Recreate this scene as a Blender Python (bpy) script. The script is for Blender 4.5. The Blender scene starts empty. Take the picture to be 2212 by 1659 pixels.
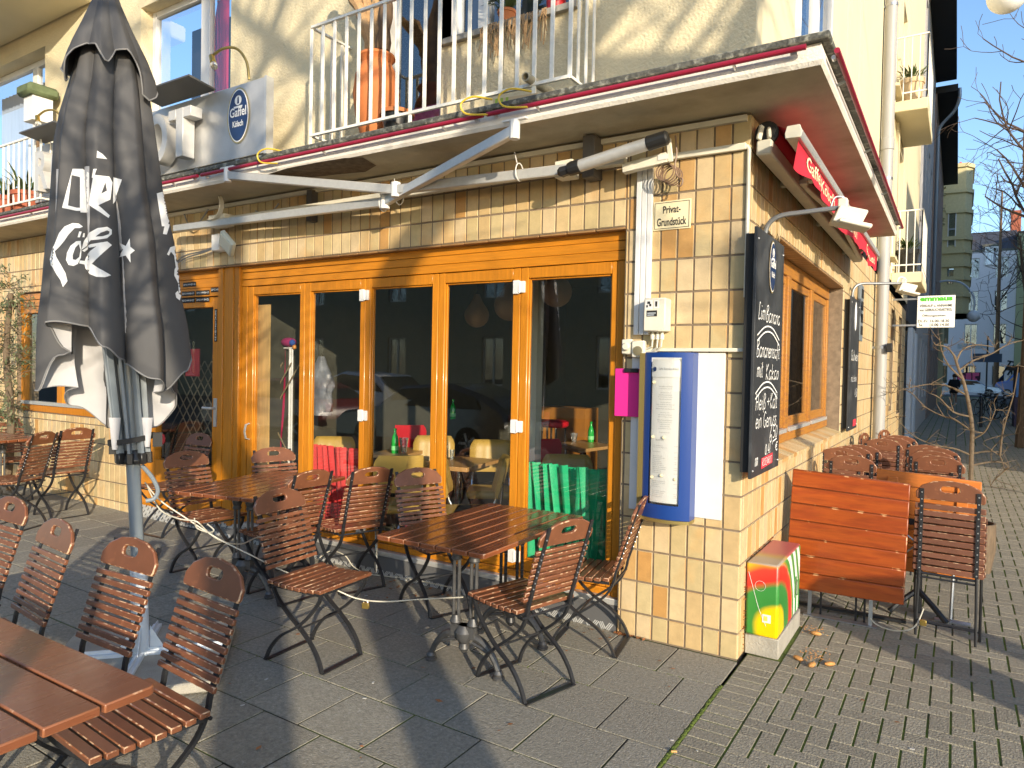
import bpy, math, random
from math import sin, cos, pi, radians
from mathutils import Vector, Matrix, Quaternion
from mathutils.bvhtree import BVHTree
from mathutils.geometry import tessellate_polygon
random.seed(7)
scene = bpy.context.scene
COL = scene.collection
V = Vector

# ------------------------------------------------------------------ camera (calibrated from the facade's tile grid)
CAM = V((0.98197, -3.94086, 1.58652)); FOC = 2756.24 / 4000 * 2212
RX = V((0.84550086, 0.53361461, 0.01958943)); DN = V((0.02823204, -0.00803805, -0.99956908)); FW = V((-0.5332272, 0.84568957, -0.02186121))

def ray(px, py):
    return RX * ((px - 1106) / FOC) + DN * ((py - 829.5) / FOC) + FW

def at(px, py, x=None, y=None, z=None):
    """point of the real plane x=.., y=.. or z=.. seen at a spot of the photograph (2212 px wide)"""
    d = ray(px, py)
    i, v = (0, x) if x is not None else (1, y) if y is not None else (2, z)
    return CAM + d * ((v - CAM[i]) / d[i])

def gz(x):
    return 0.011 * max(0.0, -x - 0.5)

# ------------------------------------------------------------------ mesh collector
class MB:
    def __init__(s): s.v = []; s.f = []
    def add(s, vs, fs):
        n = len(s.v); s.v += [tuple(p) for p in vs]; s.f += [tuple(n + i for i in f) for f in fs]; return s
    def poly(s, *p): return s.add(p, [tuple(range(len(p)))])
    def box(s, x0, y0, z0, x1, y1, z1):
        x0, x1 = min(x0, x1), max(x0, x1); y0, y1 = min(y0, y1), max(y0, y1); z0, z1 = min(z0, z1), max(z0, z1)
        return s.add([(x0,y0,z0),(x1,y0,z0),(x1,y1,z0),(x0,y1,z0),(x0,y0,z1),(x1,y0,z1),(x1,y1,z1),(x0,y1,z1)],
                     [(0,3,2,1),(4,5,6,7),(0,1,5,4),(1,2,6,5),(2,3,7,6),(3,0,4,7)])
    def obox(s, c, u, v, w):
        """box round c with half-axis vectors u, v, w"""
        c, u, v, w = V(c), V(u), V(v), V(w)
        if u.cross(v).dot(w) < 0: u = -u
        P = [c + u*a + v*b + w*d for d in (-1,1) for b in (-1,1) for a in (-1,1)]
        return s.add(P, [(0,2,3,1),(4,5,7,6),(0,1,5,4),(1,3,7,5),(3,2,6,7),(2,0,4,6)])
    def bar(s, a, b, w, t, up=(0,0,1)):
        a, b = V(a), V(b); d = b - a; L = d.length; d = d / L; up = V(up)
        u = d.cross(up)
        if u.length < 1e-4: u = d.cross(V((1,0,0)))
        u.normalize(); n = u.cross(d).normalized()
        return s.obox((a+b)/2, d*(L/2), u*(w/2), n*(t/2))
    def strip(s, pts, w, t, side):
        """flat bar following pts; side = the direction of its width"""
        pts = [V(p) for p in pts]; side = V(side).normalized(); P = []
        for i, p in enumerate(pts):
            d = (pts[min(i+1, len(pts)-1)] - pts[max(i-1, 0)]).normalized(); n = side.cross(d).normalized()
            P += [p - side*w/2 - n*t/2, p + side*w/2 - n*t/2, p + side*w/2 + n*t/2, p - side*w/2 + n*t/2]
        F = [(3,2,1,0)]
        for i in range(len(pts)-1):
            a = i*4
            F += [(a+k, a+(k+1)%4, a+4+(k+1)%4, a+4+k) for k in range(4)]
        a = (len(pts)-1)*4; F.append((a,a+1,a+2,a+3))
        return s.add(P, F)
    def tube(s, pts, r, seg=8, cap=True):
        pts = [V(p) for p in pts]; n = len(pts)
        rr = r if isinstance(r, (list, tuple)) else [r]*n
        d0 = (pts[1]-pts[0]).normalized()
        u = d0.cross(V((0,0,1)));
        if u.length < 1e-3: u = d0.cross(V((1,0,0)))
        u.normalize(); P = []; F = []; prev = d0
        for i, p in enumerate(pts):
            d = (pts[min(i+1,n-1)] - pts[max(i-1,0)])
            d = d.normalized() if d.length > 1e-9 else prev
            q = prev.rotation_difference(d); u = (q @ u); u = (u - d*u.dot(d)).normalized(); w = d.cross(u); prev = d
            P += [p + (u*cos(2*pi*k/seg) + w*sin(2*pi*k/seg))*rr[i] for k in range(seg)]
        for i in range(n-1):
            for k in range(seg):
                a, b = i*seg+k, i*seg+(k+1)%seg; F.append((a, b, b+seg, a+seg))
        if cap: F.append(tuple(reversed(range(seg)))); F.append(tuple(range((n-1)*seg, n*seg)))
        return s.add(P, F)
    def lathe(s, prof, c=(0,0,0), seg=20, ax=(0,0,1), cap=True, sx=1.0):
        ax = V(ax).normalized(); c = V(c)
        u = ax.cross(V((0,1,0)))
        if u.length < 1e-3: u = V((1,0,0))
        u.normalize(); w = ax.cross(u); P = []; F = []
        for r, z in prof:
            P += [c + ax*z + u*(r*cos(2*pi*k/seg)*sx) + w*(r*sin(2*pi*k/seg)) for k in range(seg)]
        for i in range(len(prof)-1):
            for k in range(seg):
                a, b = i*seg+k, i*seg+(k+1)%seg; F.append((a,b,b+seg,a+seg))
        if cap: F.append(tuple(reversed(range(seg)))); F.append(tuple(range((len(prof)-1)*seg, len(prof)*seg)))
        return s.add(P, F)
    def prism(s, pts, d):
        """polygon of 3-D points extruded by vector d"""
        pts = [V(p) for p in pts]; d = V(d); n = len(pts)
        nn = sum(((pts[i]-pts[0]).cross(pts[(i+1)%n]-pts[0]) for i in range(n)), V((0,0,0)))
        if nn.dot(d) > 0: pts = pts[::-1]
        return s.add(pts + [p+d for p in pts], [tuple(range(n)), tuple(range(2*n-1, n-1, -1))] + [(i, i+n, (i+1)%n+n, (i+1)%n) for i in range(n)])
    def ring(s, outer, inner, d):
        """flat ring between two outlines of equal length, extruded by d"""
        o = [V(p) for p in outer]; i_ = [V(p) for p in inner]; d = V(d); n = len(o); P = o + i_ + [p+d for p in o] + [p+d for p in i_]; F = []
        for k in range(n):
            j = (k+1)%n
            F += [(k,j,n+j,n+k), (2*n+k,3*n+k,3*n+j,2*n+j), (k,2*n+k,2*n+j,j), (n+k,n+j,3*n+j,3*n+k)]
        return s.add(P, F)
    def plate(s, outer, hole, o, u, v, t):
        """plate with a hole: 2-D outlines in the plane o,u,v, thickness vector t"""
        o, u, v, t = V(o), V(u), V(v), V(t); L = [V((a,b,0)) for a,b in outer]; H = [V((a,b,0)) for a,b in hole]
        tri = tessellate_polygon([L, H]); al = L + H; n = len(al); P = [o + u*p.x + v*p.y for p in al]; P += [p + t for p in P]
        F = [tuple(x) for x in tri] + [tuple(i+n for i in reversed(x)) for x in tri]; a = len(L)
        F += [(i,(i+1)%a,(i+1)%a+n,i+n) for i in range(a)]
        b = len(H); F += [(a+i,a+(i+1)%b,a+(i+1)%b+n,a+i+n) for i in range(b)]
        return s.add(P, F)
    def ball(s, c, r, seg=12, rings=8, sc=(1,1,1)):
        prof = [(max(1e-4, r*sin(pi*i/rings)), -r*cos(pi*i/rings)) for i in range(rings+1)]; n = len(s.v); c = V(c)
        s.lathe(prof, (0,0,0), seg, cap=False)
        for i in range(n, len(s.v)): p = s.v[i]; s.v[i] = (c.x+p[0]*sc[0], c.y+p[1]*sc[1], c.z+p[2]*sc[2])
        return s
    def build(s, name, mat, parent=None, bevel=0, angle=35, seg=1, fix=False):
        me = bpy.data.meshes.new(name); me.from_pydata(s.v, [], s.f)
        if fix:
            import bmesh
            bm = bmesh.new(); bm.from_mesh(me); bmesh.ops.recalc_face_normals(bm, faces=bm.faces); bm.to_mesh(me); bm.free()
        me.update()
        return link(name, me, mat, parent, bevel, angle, seg)

WM = {}
WORN = {'chair_wood': 'worn_edge', 'slat_dark': 'worn_edge', 'table_orange': 'worn_orange', 'table_near': 'worn_table', 'table_wood': 'worn_table'}
def link(name, me, mat, parent=None, bevel=0, angle=35, seg=1):
    o = bpy.data.objects.new(name, me); COL.objects.link(o)
    if mat is not None: me.materials.append(mat)
    if len(me.polygons):
        me.polygons.foreach_set('use_smooth', [True]*len(me.polygons)); me.set_sharp_from_angle(angle=radians(angle))
    if parent is not None:
        o.parent = parent; o.matrix_parent_inverse = WM.get(parent.name, Matrix.Identity(4)).inverted()
    WM[o.name] = Matrix.Identity(4)
    if bevel:
        m = o.modifiers.new('edge', 'BEVEL'); m.width = bevel; m.segments = seg; m.limit_method = 'ANGLE'; m.angle_limit = radians(40)
        if mat.name in WORN: me.materials.append(M[WORN[mat.name]]); m.material = 1
    return o

def thing(name, label, cat, loc=(0,0,0), group=None):
    o = bpy.data.objects.new(name, None); COL.objects.link(o); o.location = loc; o.empty_display_size = .1
    WM[o.name] = Matrix.Translation(V(loc)); return tag(o, label, cat, group)

def tag(o, label, cat, group=None):
    o['label'] = label; o['category'] = cat
    if group: o['group'] = group
    return o

def kind(o, k='structure'):
    o['kind'] = k; return o

def dup(root, loc, rz=0.0, label=None, group=None, scale=None):
    r = root.copy(); COL.objects.link(r); r.location = loc; r.rotation_euler = (0, 0, rz)
    if scale: r.scale = scale
    if label: r['label'] = label
    if group: r['group'] = group
    for ch in list(root.children):
        c = ch.copy(); COL.objects.link(c); c.parent = r
        for g in list(ch.children):
            d = g.copy(); COL.objects.link(d); d.parent = c
    return r

# ------------------------------------------------------------------ materials
MATS = {}
def mat(name, base, rough=.5, metal=0.0, var=0.0, noise=0.0, nscale=8.0, stretch=(1,1,1), bump=0.0, bscale=60.0, coat=0.0, second=None, sec_scale=3.0, sec_lo=.45, sec_hi=.62, spec=None, rvar=0.0, objvar=0.0, sheen=0.0, trans=0.0, palette=None):
    """principled material: island-to-island variation, mottling noise, an optional second colour in patches, fine bump"""
    m = bpy.data.materials.new(name); m.use_nodes = True; nt = m.node_tree; N = nt.nodes; Lk = nt.links
    b = N['Principled BSDF']; b.inputs['Roughness'].default_value = rough; b.inputs['Metallic'].default_value = metal
    if spec is not None: b.inputs['Specular IOR Level'].default_value = spec
    if coat: b.inputs['Coat Weight'].default_value = coat; b.inputs['Coat Roughness'].default_value = .12
    tc = N.new('ShaderNodeTexCoord'); mp = N.new('ShaderNodeMapping'); mp.inputs['Scale'].default_value = stretch; Lk.new(tc.outputs['Object'], mp.inputs['Vector'])
    col = None
    if palette:
        geo = N.new('ShaderNodeNewGeometry'); cr = N.new('ShaderNodeValToRGB'); cr.color_ramp.interpolation = 'CONSTANT'
        el = cr.color_ramp.elements
        while len(el) < len(palette): el.new(1)
        for e, (p, c) in zip(el, palette): e.position = p; e.color = (*c, 1)
        Lk.new(geo.outputs['Random Per Island'], cr.inputs[0]); col = cr.outputs[0]
    def mix(a, bcol, fac, mode='MIX'):
        x = N.new('ShaderNodeMix'); x.data_type = 'RGBA'; x.blend_type = mode
        for sock, val in ((x.inputs[6], a), (x.inputs[7], bcol)):
            if hasattr(val, 'links'): Lk.new(val, sock)
            else: sock.default_value = (*val, 1)
        if hasattr(fac, 'links'): Lk.new(fac, x.inputs[0])
        else: x.inputs[0].default_value = fac
        return x.outputs[2]
    cur = col if col is not None else base
    if second is not None:
        n2 = N.new('ShaderNodeTexNoise'); n2.inputs['Scale'].default_value = sec_scale; n2.inputs['Detail'].default_value = 4; Lk.new(mp.outputs[0], n2.inputs['Vector'])
        r2 = N.new('ShaderNodeMapRange'); r2.inputs[1].default_value = sec_lo; r2.inputs[2].default_value = sec_hi; Lk.new(n2.outputs[0], r2.inputs[0])
        cur = mix(cur, second, r2.outputs[0])
    if noise:
        n1 = N.new('ShaderNodeTexNoise'); n1.inputs['Scale'].default_value = nscale; n1.inputs['Detail'].default_value = 5; n1.inputs['Roughness'].default_value = .6; Lk.new(mp.outputs[0], n1.inputs['Vector'])
        r1 = N.new('ShaderNodeMapRange'); r1.inputs[1].default_value = .3; r1.inputs[2].default_value = .7; r1.inputs[3].default_value = 1-noise; r1.inputs[4].default_value = 1+noise; Lk.new(n1.outputs[0], r1.inputs[0])
        h = N.new('ShaderNodeHueSaturation'); Lk.new(r1.outputs[0], h.inputs['Value'])
        if hasattr(cur, 'links'): Lk.new(cur, h.inputs['Color'])
        else: h.inputs['Color'].default_value = (*cur, 1)
        cur = h.outputs[0]
    if var or objvar:
        if objvar: geo2 = N.new('ShaderNodeObjectInfo'); src = geo2.outputs['Random']; var = objvar
        else: geo2 = N.new('ShaderNodeNewGeometry'); src = geo2.outputs['Random Per Island']
        r3 = N.new('ShaderNodeMapRange'); r3.inputs[3].default_value = 1-var; r3.inputs[4].default_value = 1+var; Lk.new(src, r3.inputs[0])
        h = N.new('ShaderNodeHueSaturation'); Lk.new(r3.outputs[0], h.inputs['Value'])
        if hasattr(cur, 'links'): Lk.new(cur, h.inputs['Color'])
        else: h.inputs['Color'].default_value = (*cur, 1)
        cur = h.outputs[0]
    if hasattr(cur, 'links'): Lk.new(cur, b.inputs['Base Color'])
    else: b.inputs['Base Color'].default_value = (*cur, 1)
    if bump:
        n3 = N.new('ShaderNodeTexNoise'); n3.inputs['Scale'].default_value = bscale; n3.inputs['Detail'].default_value = 4; Lk.new(mp.outputs[0], n3.inputs['Vector'])
        bp = N.new('ShaderNodeBump'); bp.inputs['Strength'].default_value = bump; bp.inputs['Distance'].default_value = .01; Lk.new(n3.outputs[0], bp.inputs['Height']); Lk.new(bp.outputs[0], b.inputs['Normal'])
    if rvar:
        n4 = N.new('ShaderNodeTexNoise'); n4.inputs['Scale'].default_value = nscale*.7; Lk.new(mp.outputs[0], n4.inputs['Vector'])
        r4 = N.new('ShaderNodeMapRange'); r4.inputs[1].default_value = .3; r4.inputs[2].default_value = .7; r4.inputs[3].default_value = max(.02, rough-rvar); r4.inputs[4].default_value = min(1, rough+rvar); Lk.new(n4.outputs[0], r4.inputs[0]); Lk.new(r4.outputs[0], b.inputs['Roughness'])
    if trans: b.inputs['Transmission Weight'].default_value = trans
    MATS[name] = m; return m

def glass(name, tint=(1,1,1), ior=1.6, rough=0.0):
    """thin pane: clear straight through, mirror-like by Fresnel"""
    m = bpy.data.materials.new(name); m.use_nodes = True; nt = m.node_tree; N = nt.nodes
    N.remove(N['Principled BSDF']); out = N['Material Output']
    t = N.new('ShaderNodeBsdfTransparent'); t.inputs[0].default_value = (*tint, 1)
    g = N.new('ShaderNodeBsdfGlossy'); g.inputs['Roughness'].default_value = rough; g.inputs['Color'].default_value = (1,1,1,1)
    lw = N.new('ShaderNodeLayerWeight'); lw.inputs[0].default_value = .5; f0 = ((ior-1)/(ior+1))**2; pw = N.new('ShaderNodeMath'); pw.operation = 'POWER'; pw.inputs[1].default_value = 5; nt.links.new(lw.outputs['Facing'], pw.inputs[0])
    fr = N.new('ShaderNodeMath'); fr.operation = 'MULTIPLY_ADD'; fr.inputs[1].default_value = 1-f0; fr.inputs[2].default_value = f0; nt.links.new(pw.outputs[0], fr.inputs[0])       # Schlick, the same from both sides
    mx = N.new('ShaderNodeMixShader'); nt.links.new(fr.outputs[0], mx.inputs[0]); nt.links.new(t.outputs[0], mx.inputs[1]); nt.links.new(g.outputs[0], mx.inputs[2]); nt.links.new(mx.outputs[0], out.inputs[0])
    return m

M = {}
M['tile'] = mat('tile', (.6,.45,.25), rough=.38, noise=.10, nscale=14, bump=.12, bscale=90, second=(.62,.36,.13), sec_scale=3.1, sec_lo=.55, sec_hi=.78, var=.0,
    palette=[(0,(.55,.405,.21)),(.2,(.59,.46,.26)),(.38,(.52,.37,.18)),(.52,(.53,.42,.225)),(.64,(.50,.39,.20)),(.78,(.57,.44,.26)),(.90,(.53,.325,.13)),(.96,(.49,.27,.09))])
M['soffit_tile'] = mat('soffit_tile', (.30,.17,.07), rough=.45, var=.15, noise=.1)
M['mortar'] = mat('mortar', (.20,.15,.10), rough=.9, noise=.25, nscale=20)
M['stucco'] = mat('stucco', (.66,.57,.37), rough=.9, noise=.05, nscale=2, bump=.8, bscale=55, second=(.55,.47,.31), sec_scale=1.1, sec_lo=.55, sec_hi=.8)
M['stucco_smooth'] = mat('stucco_smooth', (.68,.60,.40), rough=.85, noise=.04, nscale=2, bump=.15, bscale=40)
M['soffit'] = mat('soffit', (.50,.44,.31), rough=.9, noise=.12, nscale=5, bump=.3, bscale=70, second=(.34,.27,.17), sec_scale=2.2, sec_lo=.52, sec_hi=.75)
M['fascia'] = mat('fascia', (.74,.70,.62), rough=.85, noise=.08, nscale=9, bump=.4, bscale=80)
M['edge_strip'] = mat('edge_strip', (.085,.085,.07), rough=.7, noise=.5, nscale=30, bump=.6, bscale=60, second=(.20,.20,.165), sec_scale=26, sec_lo=.52, sec_hi=.60)
M['gold_wood'] = mat('gold_wood', (.50,.185,.011), rough=.38, noise=.16, nscale=7, stretch=(9,9,.7), var=.05, coat=.25, spec=.4)
M['gold_wood_h'] = mat('gold_wood_h', (.50,.185,.011), rough=.38, noise=.14, nscale=7, stretch=(.7,9,9), var=.06, coat=.25, spec=.4)
M['old_wood'] = mat('old_wood', (.42,.18,.028), rough=.5, noise=.25, nscale=6, stretch=(9,.8,9), second=(.26,.11,.03), sec_scale=6)
M['chair_wood'] = mat('chair_wood', (.168,.063,.030), rough=.40, noise=.12, nscale=12, var=.16, coat=.2, spec=.45, second=(.26,.10,.045), sec_scale=30, sec_lo=.62, sec_hi=.75)
M['slat_dark'] = mat('slat_dark', (.15,.06,.035), rough=.5, noise=.15, nscale=12, var=.15)
M['worn_edge'] = mat('worn_edge', (.20,.075,.035), rough=.45, second=(.55,.36,.22), sec_scale=34, sec_lo=.50, sec_hi=.60)
M['worn_orange'] = mat('worn_orange', (.24,.05,.01), rough=.4, second=(.55,.30,.14), sec_scale=16, sec_lo=.60, sec_hi=.66)
M['worn_table'] = mat('worn_table', (.26,.10,.045), rough=.3, second=(.50,.32,.20), sec_scale=18, sec_lo=.62, sec_hi=.68)
M['table_wood'] = mat('table_wood', (.20,.060,.022), rough=.25, noise=.12, nscale=6, stretch=(8,1,8), var=.10, coat=.35, rvar=.08, second=(.15,.05,.022), sec_scale=7, sec_lo=.5, sec_hi=.7)
M['table_near'] = mat('table_near', (.20,.068,.030), rough=.30, noise=.10, nscale=6, stretch=(1,8,8), var=.06, coat=.3, rvar=.08)
M['table_orange'] = mat('table_orange', (.29,.058,.007), rough=.42, noise=.2, nscale=5, stretch=(1,8,8), var=.14, coat=.12, spec=.3, second=(.24,.042,.006), sec_scale=4)
M['table_under'] = mat('table_under', (.50,.15,.022), rough=.45, noise=.2, nscale=5, stretch=(1,8,8), var=.12)
M['black_steel'] = mat('black_steel', (.018,.019,.022), rough=.38, metal=.0, spec=.5, noise=.3, nscale=25)
M['cast_iron'] = mat('cast_iron', (.10,.10,.10), rough=.45, metal=.5, noise=.3, nscale=20)
M['galv'] = mat('galv', (.40,.41,.43), rough=.38, metal=.85, noise=.1, nscale=10)
M['alu'] = mat('alu', (.56,.56,.54), rough=.40, metal=.45, noise=.06, nscale=30)
M['rivet'] = mat('rivet', (.75,.75,.75), rough=.3, metal=.9)
M['white_paint'] = mat('white_paint', (.70,.70,.68), rough=.45, noise=.04)
M['cream_paint'] = mat('cream_paint', (.66,.63,.52), rough=.5, noise=.08)
M['rail_paint'] = mat('rail_paint', (.80,.78,.70), rough=.45, noise=.12, nscale=25)
M['grey_paint'] = mat('grey_paint', (.17,.20,.225), rough=.4, noise=.05)
M['pale_blue_paint'] = mat('pale_blue_paint', (.58,.64,.70), rough=.5, noise=.06)
M['black_plastic'] = mat('black_plastic', (.02,.02,.02), rough=.35)
M['red_tube'] = mat('red_tube', (.30,.015,.04), rough=.35)
M['red_cloth'] = mat('red_cloth', (.52,.018,.04), rough=.8, noise=.08)
M['white_print'] = mat('white_print', (.82,.82,.80), rough=.7)
M['cream_print'] = mat('cream_print', (.80,.70,.45), rough=.7)
M['umb'] = mat('umbrella_cloth', (.066,.066,.068), rough=.75, noise=.10, nscale=4, bump=.08, bscale=300)
M['umb_in'] = mat('umbrella_lining', (.42,.42,.43), rough=.85, noise=.08, nscale=4)
M['umb_edge'] = mat('umbrella_hem', (.20,.20,.20), rough=.8)
M['chalkboard'] = mat('chalkboard', (.030,.033,.037), rough=.55, noise=.2, nscale=3, second=(.075,.08,.085), sec_scale=4, sec_lo=.5, sec_hi=.75)
M['chalk'] = mat('chalk', (.85,.85,.82), rough=.9)
M['chalk_red'] = mat('chalk_red', (.65,.03,.05), rough=.9)
M['chalk_faint'] = mat('chalk_faint', (.42,.42,.40), rough=.9)
M['black'] = mat('matt_black', (.012,.012,.012), rough=.7)
M['ink'] = mat('ink', (.02,.02,.02), rough=.6)
M['navy'] = mat('navy', (.008,.045,.22), rough=.35, coat=.2)
M['oval_blue'] = mat('oval_blue', (.012,.03,.10), rough=.3, coat=.3)
M['gold'] = mat('gold_rim', (.55,.42,.20), rough=.35, metal=.7)
M['brass'] = mat('brass', (.60,.42,.12), rough=.3, metal=.9)
M['sign_steel'] = mat('sign_steel', (.50,.50,.49), rough=.42, metal=.45, noise=.12, nscale=4)
M['letter_white'] = mat('letter_white', (.56,.55,.52), rough=.45, metal=.2, noise=.10)
M['paper'] = mat('paper', (.70,.69,.66), rough=.8)
M['grey_ink'] = mat('grey_ink', (.30,.30,.30), rough=.8)
M['pink'] = mat('pink_acrylic', (.78,.03,.27), rough=.25, coat=.3)
M['bronze'] = mat('bronze_edge', (.30,.23,.08), rough=.4, metal=.5)
M['terracotta'] = mat('terracotta', (.52,.17,.05), rough=.75, noise=.15, nscale=6)
M['terracotta_dark'] = mat('terracotta_dark', (.36,.10,.05), rough=.75, noise=.15, nscale=6)
M['clay'] = mat('clay_pot', (.62,.47,.28), rough=.8, noise=.1)
M['bark'] = mat('bark', (.16,.10,.055), rough=.9, noise=.4, nscale=14, stretch=(3,3,.6), bump=.9, bscale=40)
M['bark_light'] = mat('bark_light', (.40,.25,.12), rough=.9, noise=.35, nscale=14, bump=.8, bscale=40)
M['twig'] = mat('twig', (.13,.095,.06), rough=.85, noise=.3, nscale=20)
M['leaf'] = mat('leaf', (.07,.11,.03), rough=.55, var=.4)
M['olive_leaf'] = mat('olive_leaf', (.085,.105,.045), rough=.5, var=.45)
M['dead_leaf'] = mat('dead_leaf', (.30,.12,.04), rough=.8, var=.35)
M['moss'] = mat('moss', (.10,.14,.02), rough=1.0, noise=.4, nscale=60, bump=.8, bscale=200)
M['slab'] = mat('paving_slab', (.25,.232,.185), rough=.85, var=.10, noise=.26, nscale=55, bump=.8, bscale=120, second=(.30,.285,.245), sec_scale=85, sec_lo=.56, sec_hi=.66)
M['brick_paver'] = mat('brick_paver', (.26,.235,.178), rough=.9, var=.12, noise=.26, nscale=60, bump=.9, bscale=110, second=(.30,.28,.23), sec_scale=80, sec_lo=.56, sec_hi=.66)
M['joint'] = mat('joint_soil', (.030,.027,.018), rough=1.0, noise=.3, nscale=30, second=(.075,.105,.015), sec_scale=2.2, sec_lo=.42, sec_hi=.60)
M['joint_brick'] = mat('joint_moss', (.045,.045,.022), rough=1.0, noise=.3, nscale=40, second=(.11,.15,.02), sec_scale=2.6, sec_lo=.34, sec_hi=.50)
M['asphalt'] = mat('asphalt', (.05,.05,.052), rough=.9, noise=.15, nscale=5, bump=.4, bscale=120)
M['concrete'] = mat('concrete', (.34,.32,.27), rough=.9, noise=.15, nscale=10, bump=.5, bscale=90)
M['pane'] = glass('window_pane', (.95,.96,.95), 2.0)
M['pane_up'] = glass('upper_pane', (.80,.85,.9), 2.6)
M['pane_side'] = glass('side_pane', (.85,.87,.86), 2.3)

# ------------------------------------------------------------------ lettering
def flat_text(s, mtx_o, u, v, height=None, width=None, bold=0.0, depth=.0012, space=1.0, shear=0.0):
    cu = bpy.data.curves.new('t', 'FONT'); cu.body = s; cu.size = 1; cu.offset = bold; cu.space_character = space; cu.shear = shear; cu.resolution_u = 3
    ob = bpy.data.objects.new('t', cu); me = bpy.data.meshes.new_from_object(ob); bpy.data.objects.remove(ob); bpy.data.curves.remove(cu)
    xs = [p.co.x for p in me.vertices]; ys = [p.co.y for p in me.vertices]
    x0, x1, y0, y1 = min(xs), max(xs), min(ys), max(ys)
    o, u, v = V(mtx_o), V(u).normalized(), V(v).normalized(); n = u.cross(v)
    ky = (height / (y1-y0)) if height else (width / (x1-x0)); kx = (width / (x1-x0)) if width else ky
    P = [o + u*((p.co.x-x0)*kx) + v*((p.co.y-y0)*ky) + n*depth for p in me.vertices]
    F = [tuple(f.vertices) for f in me.polygons]
    bpy.data.meshes.remove(me); return P, F, (x1-x0)*kx

def text(name, s, o, u, v, m, parent, center=False, right=False, thick=.0, **k):
    P, F, w = flat_text(s, o, u, v, **k)
    if center or right:
        d = V(u).normalized() * (w if right else w/2); P = [p - d for p in P]
    b = MB().add(P, F)
    if thick:
        n = V(u).cross(V(v)).normalized(); from collections import Counter
        b2 = MB(); cnt = Counter(); dirn = {}
        for f in F:
            for i in range(len(f)):
                a, c = f[i], f[(i+1) % len(f)]; cnt[frozenset((a, c))] += 1; dirn[frozenset((a, c))] = (a, c)
        N = len(P); b2.add(P + [p + n*thick for p in P], [tuple(i+N for i in f) for f in F] + [(dirn[e][0], dirn[e][1], dirn[e][1]+N, dirn[e][0]+N) for e in cnt if cnt[e] == 1])
        b = b2
    return b.build(name, m, parent)

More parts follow.
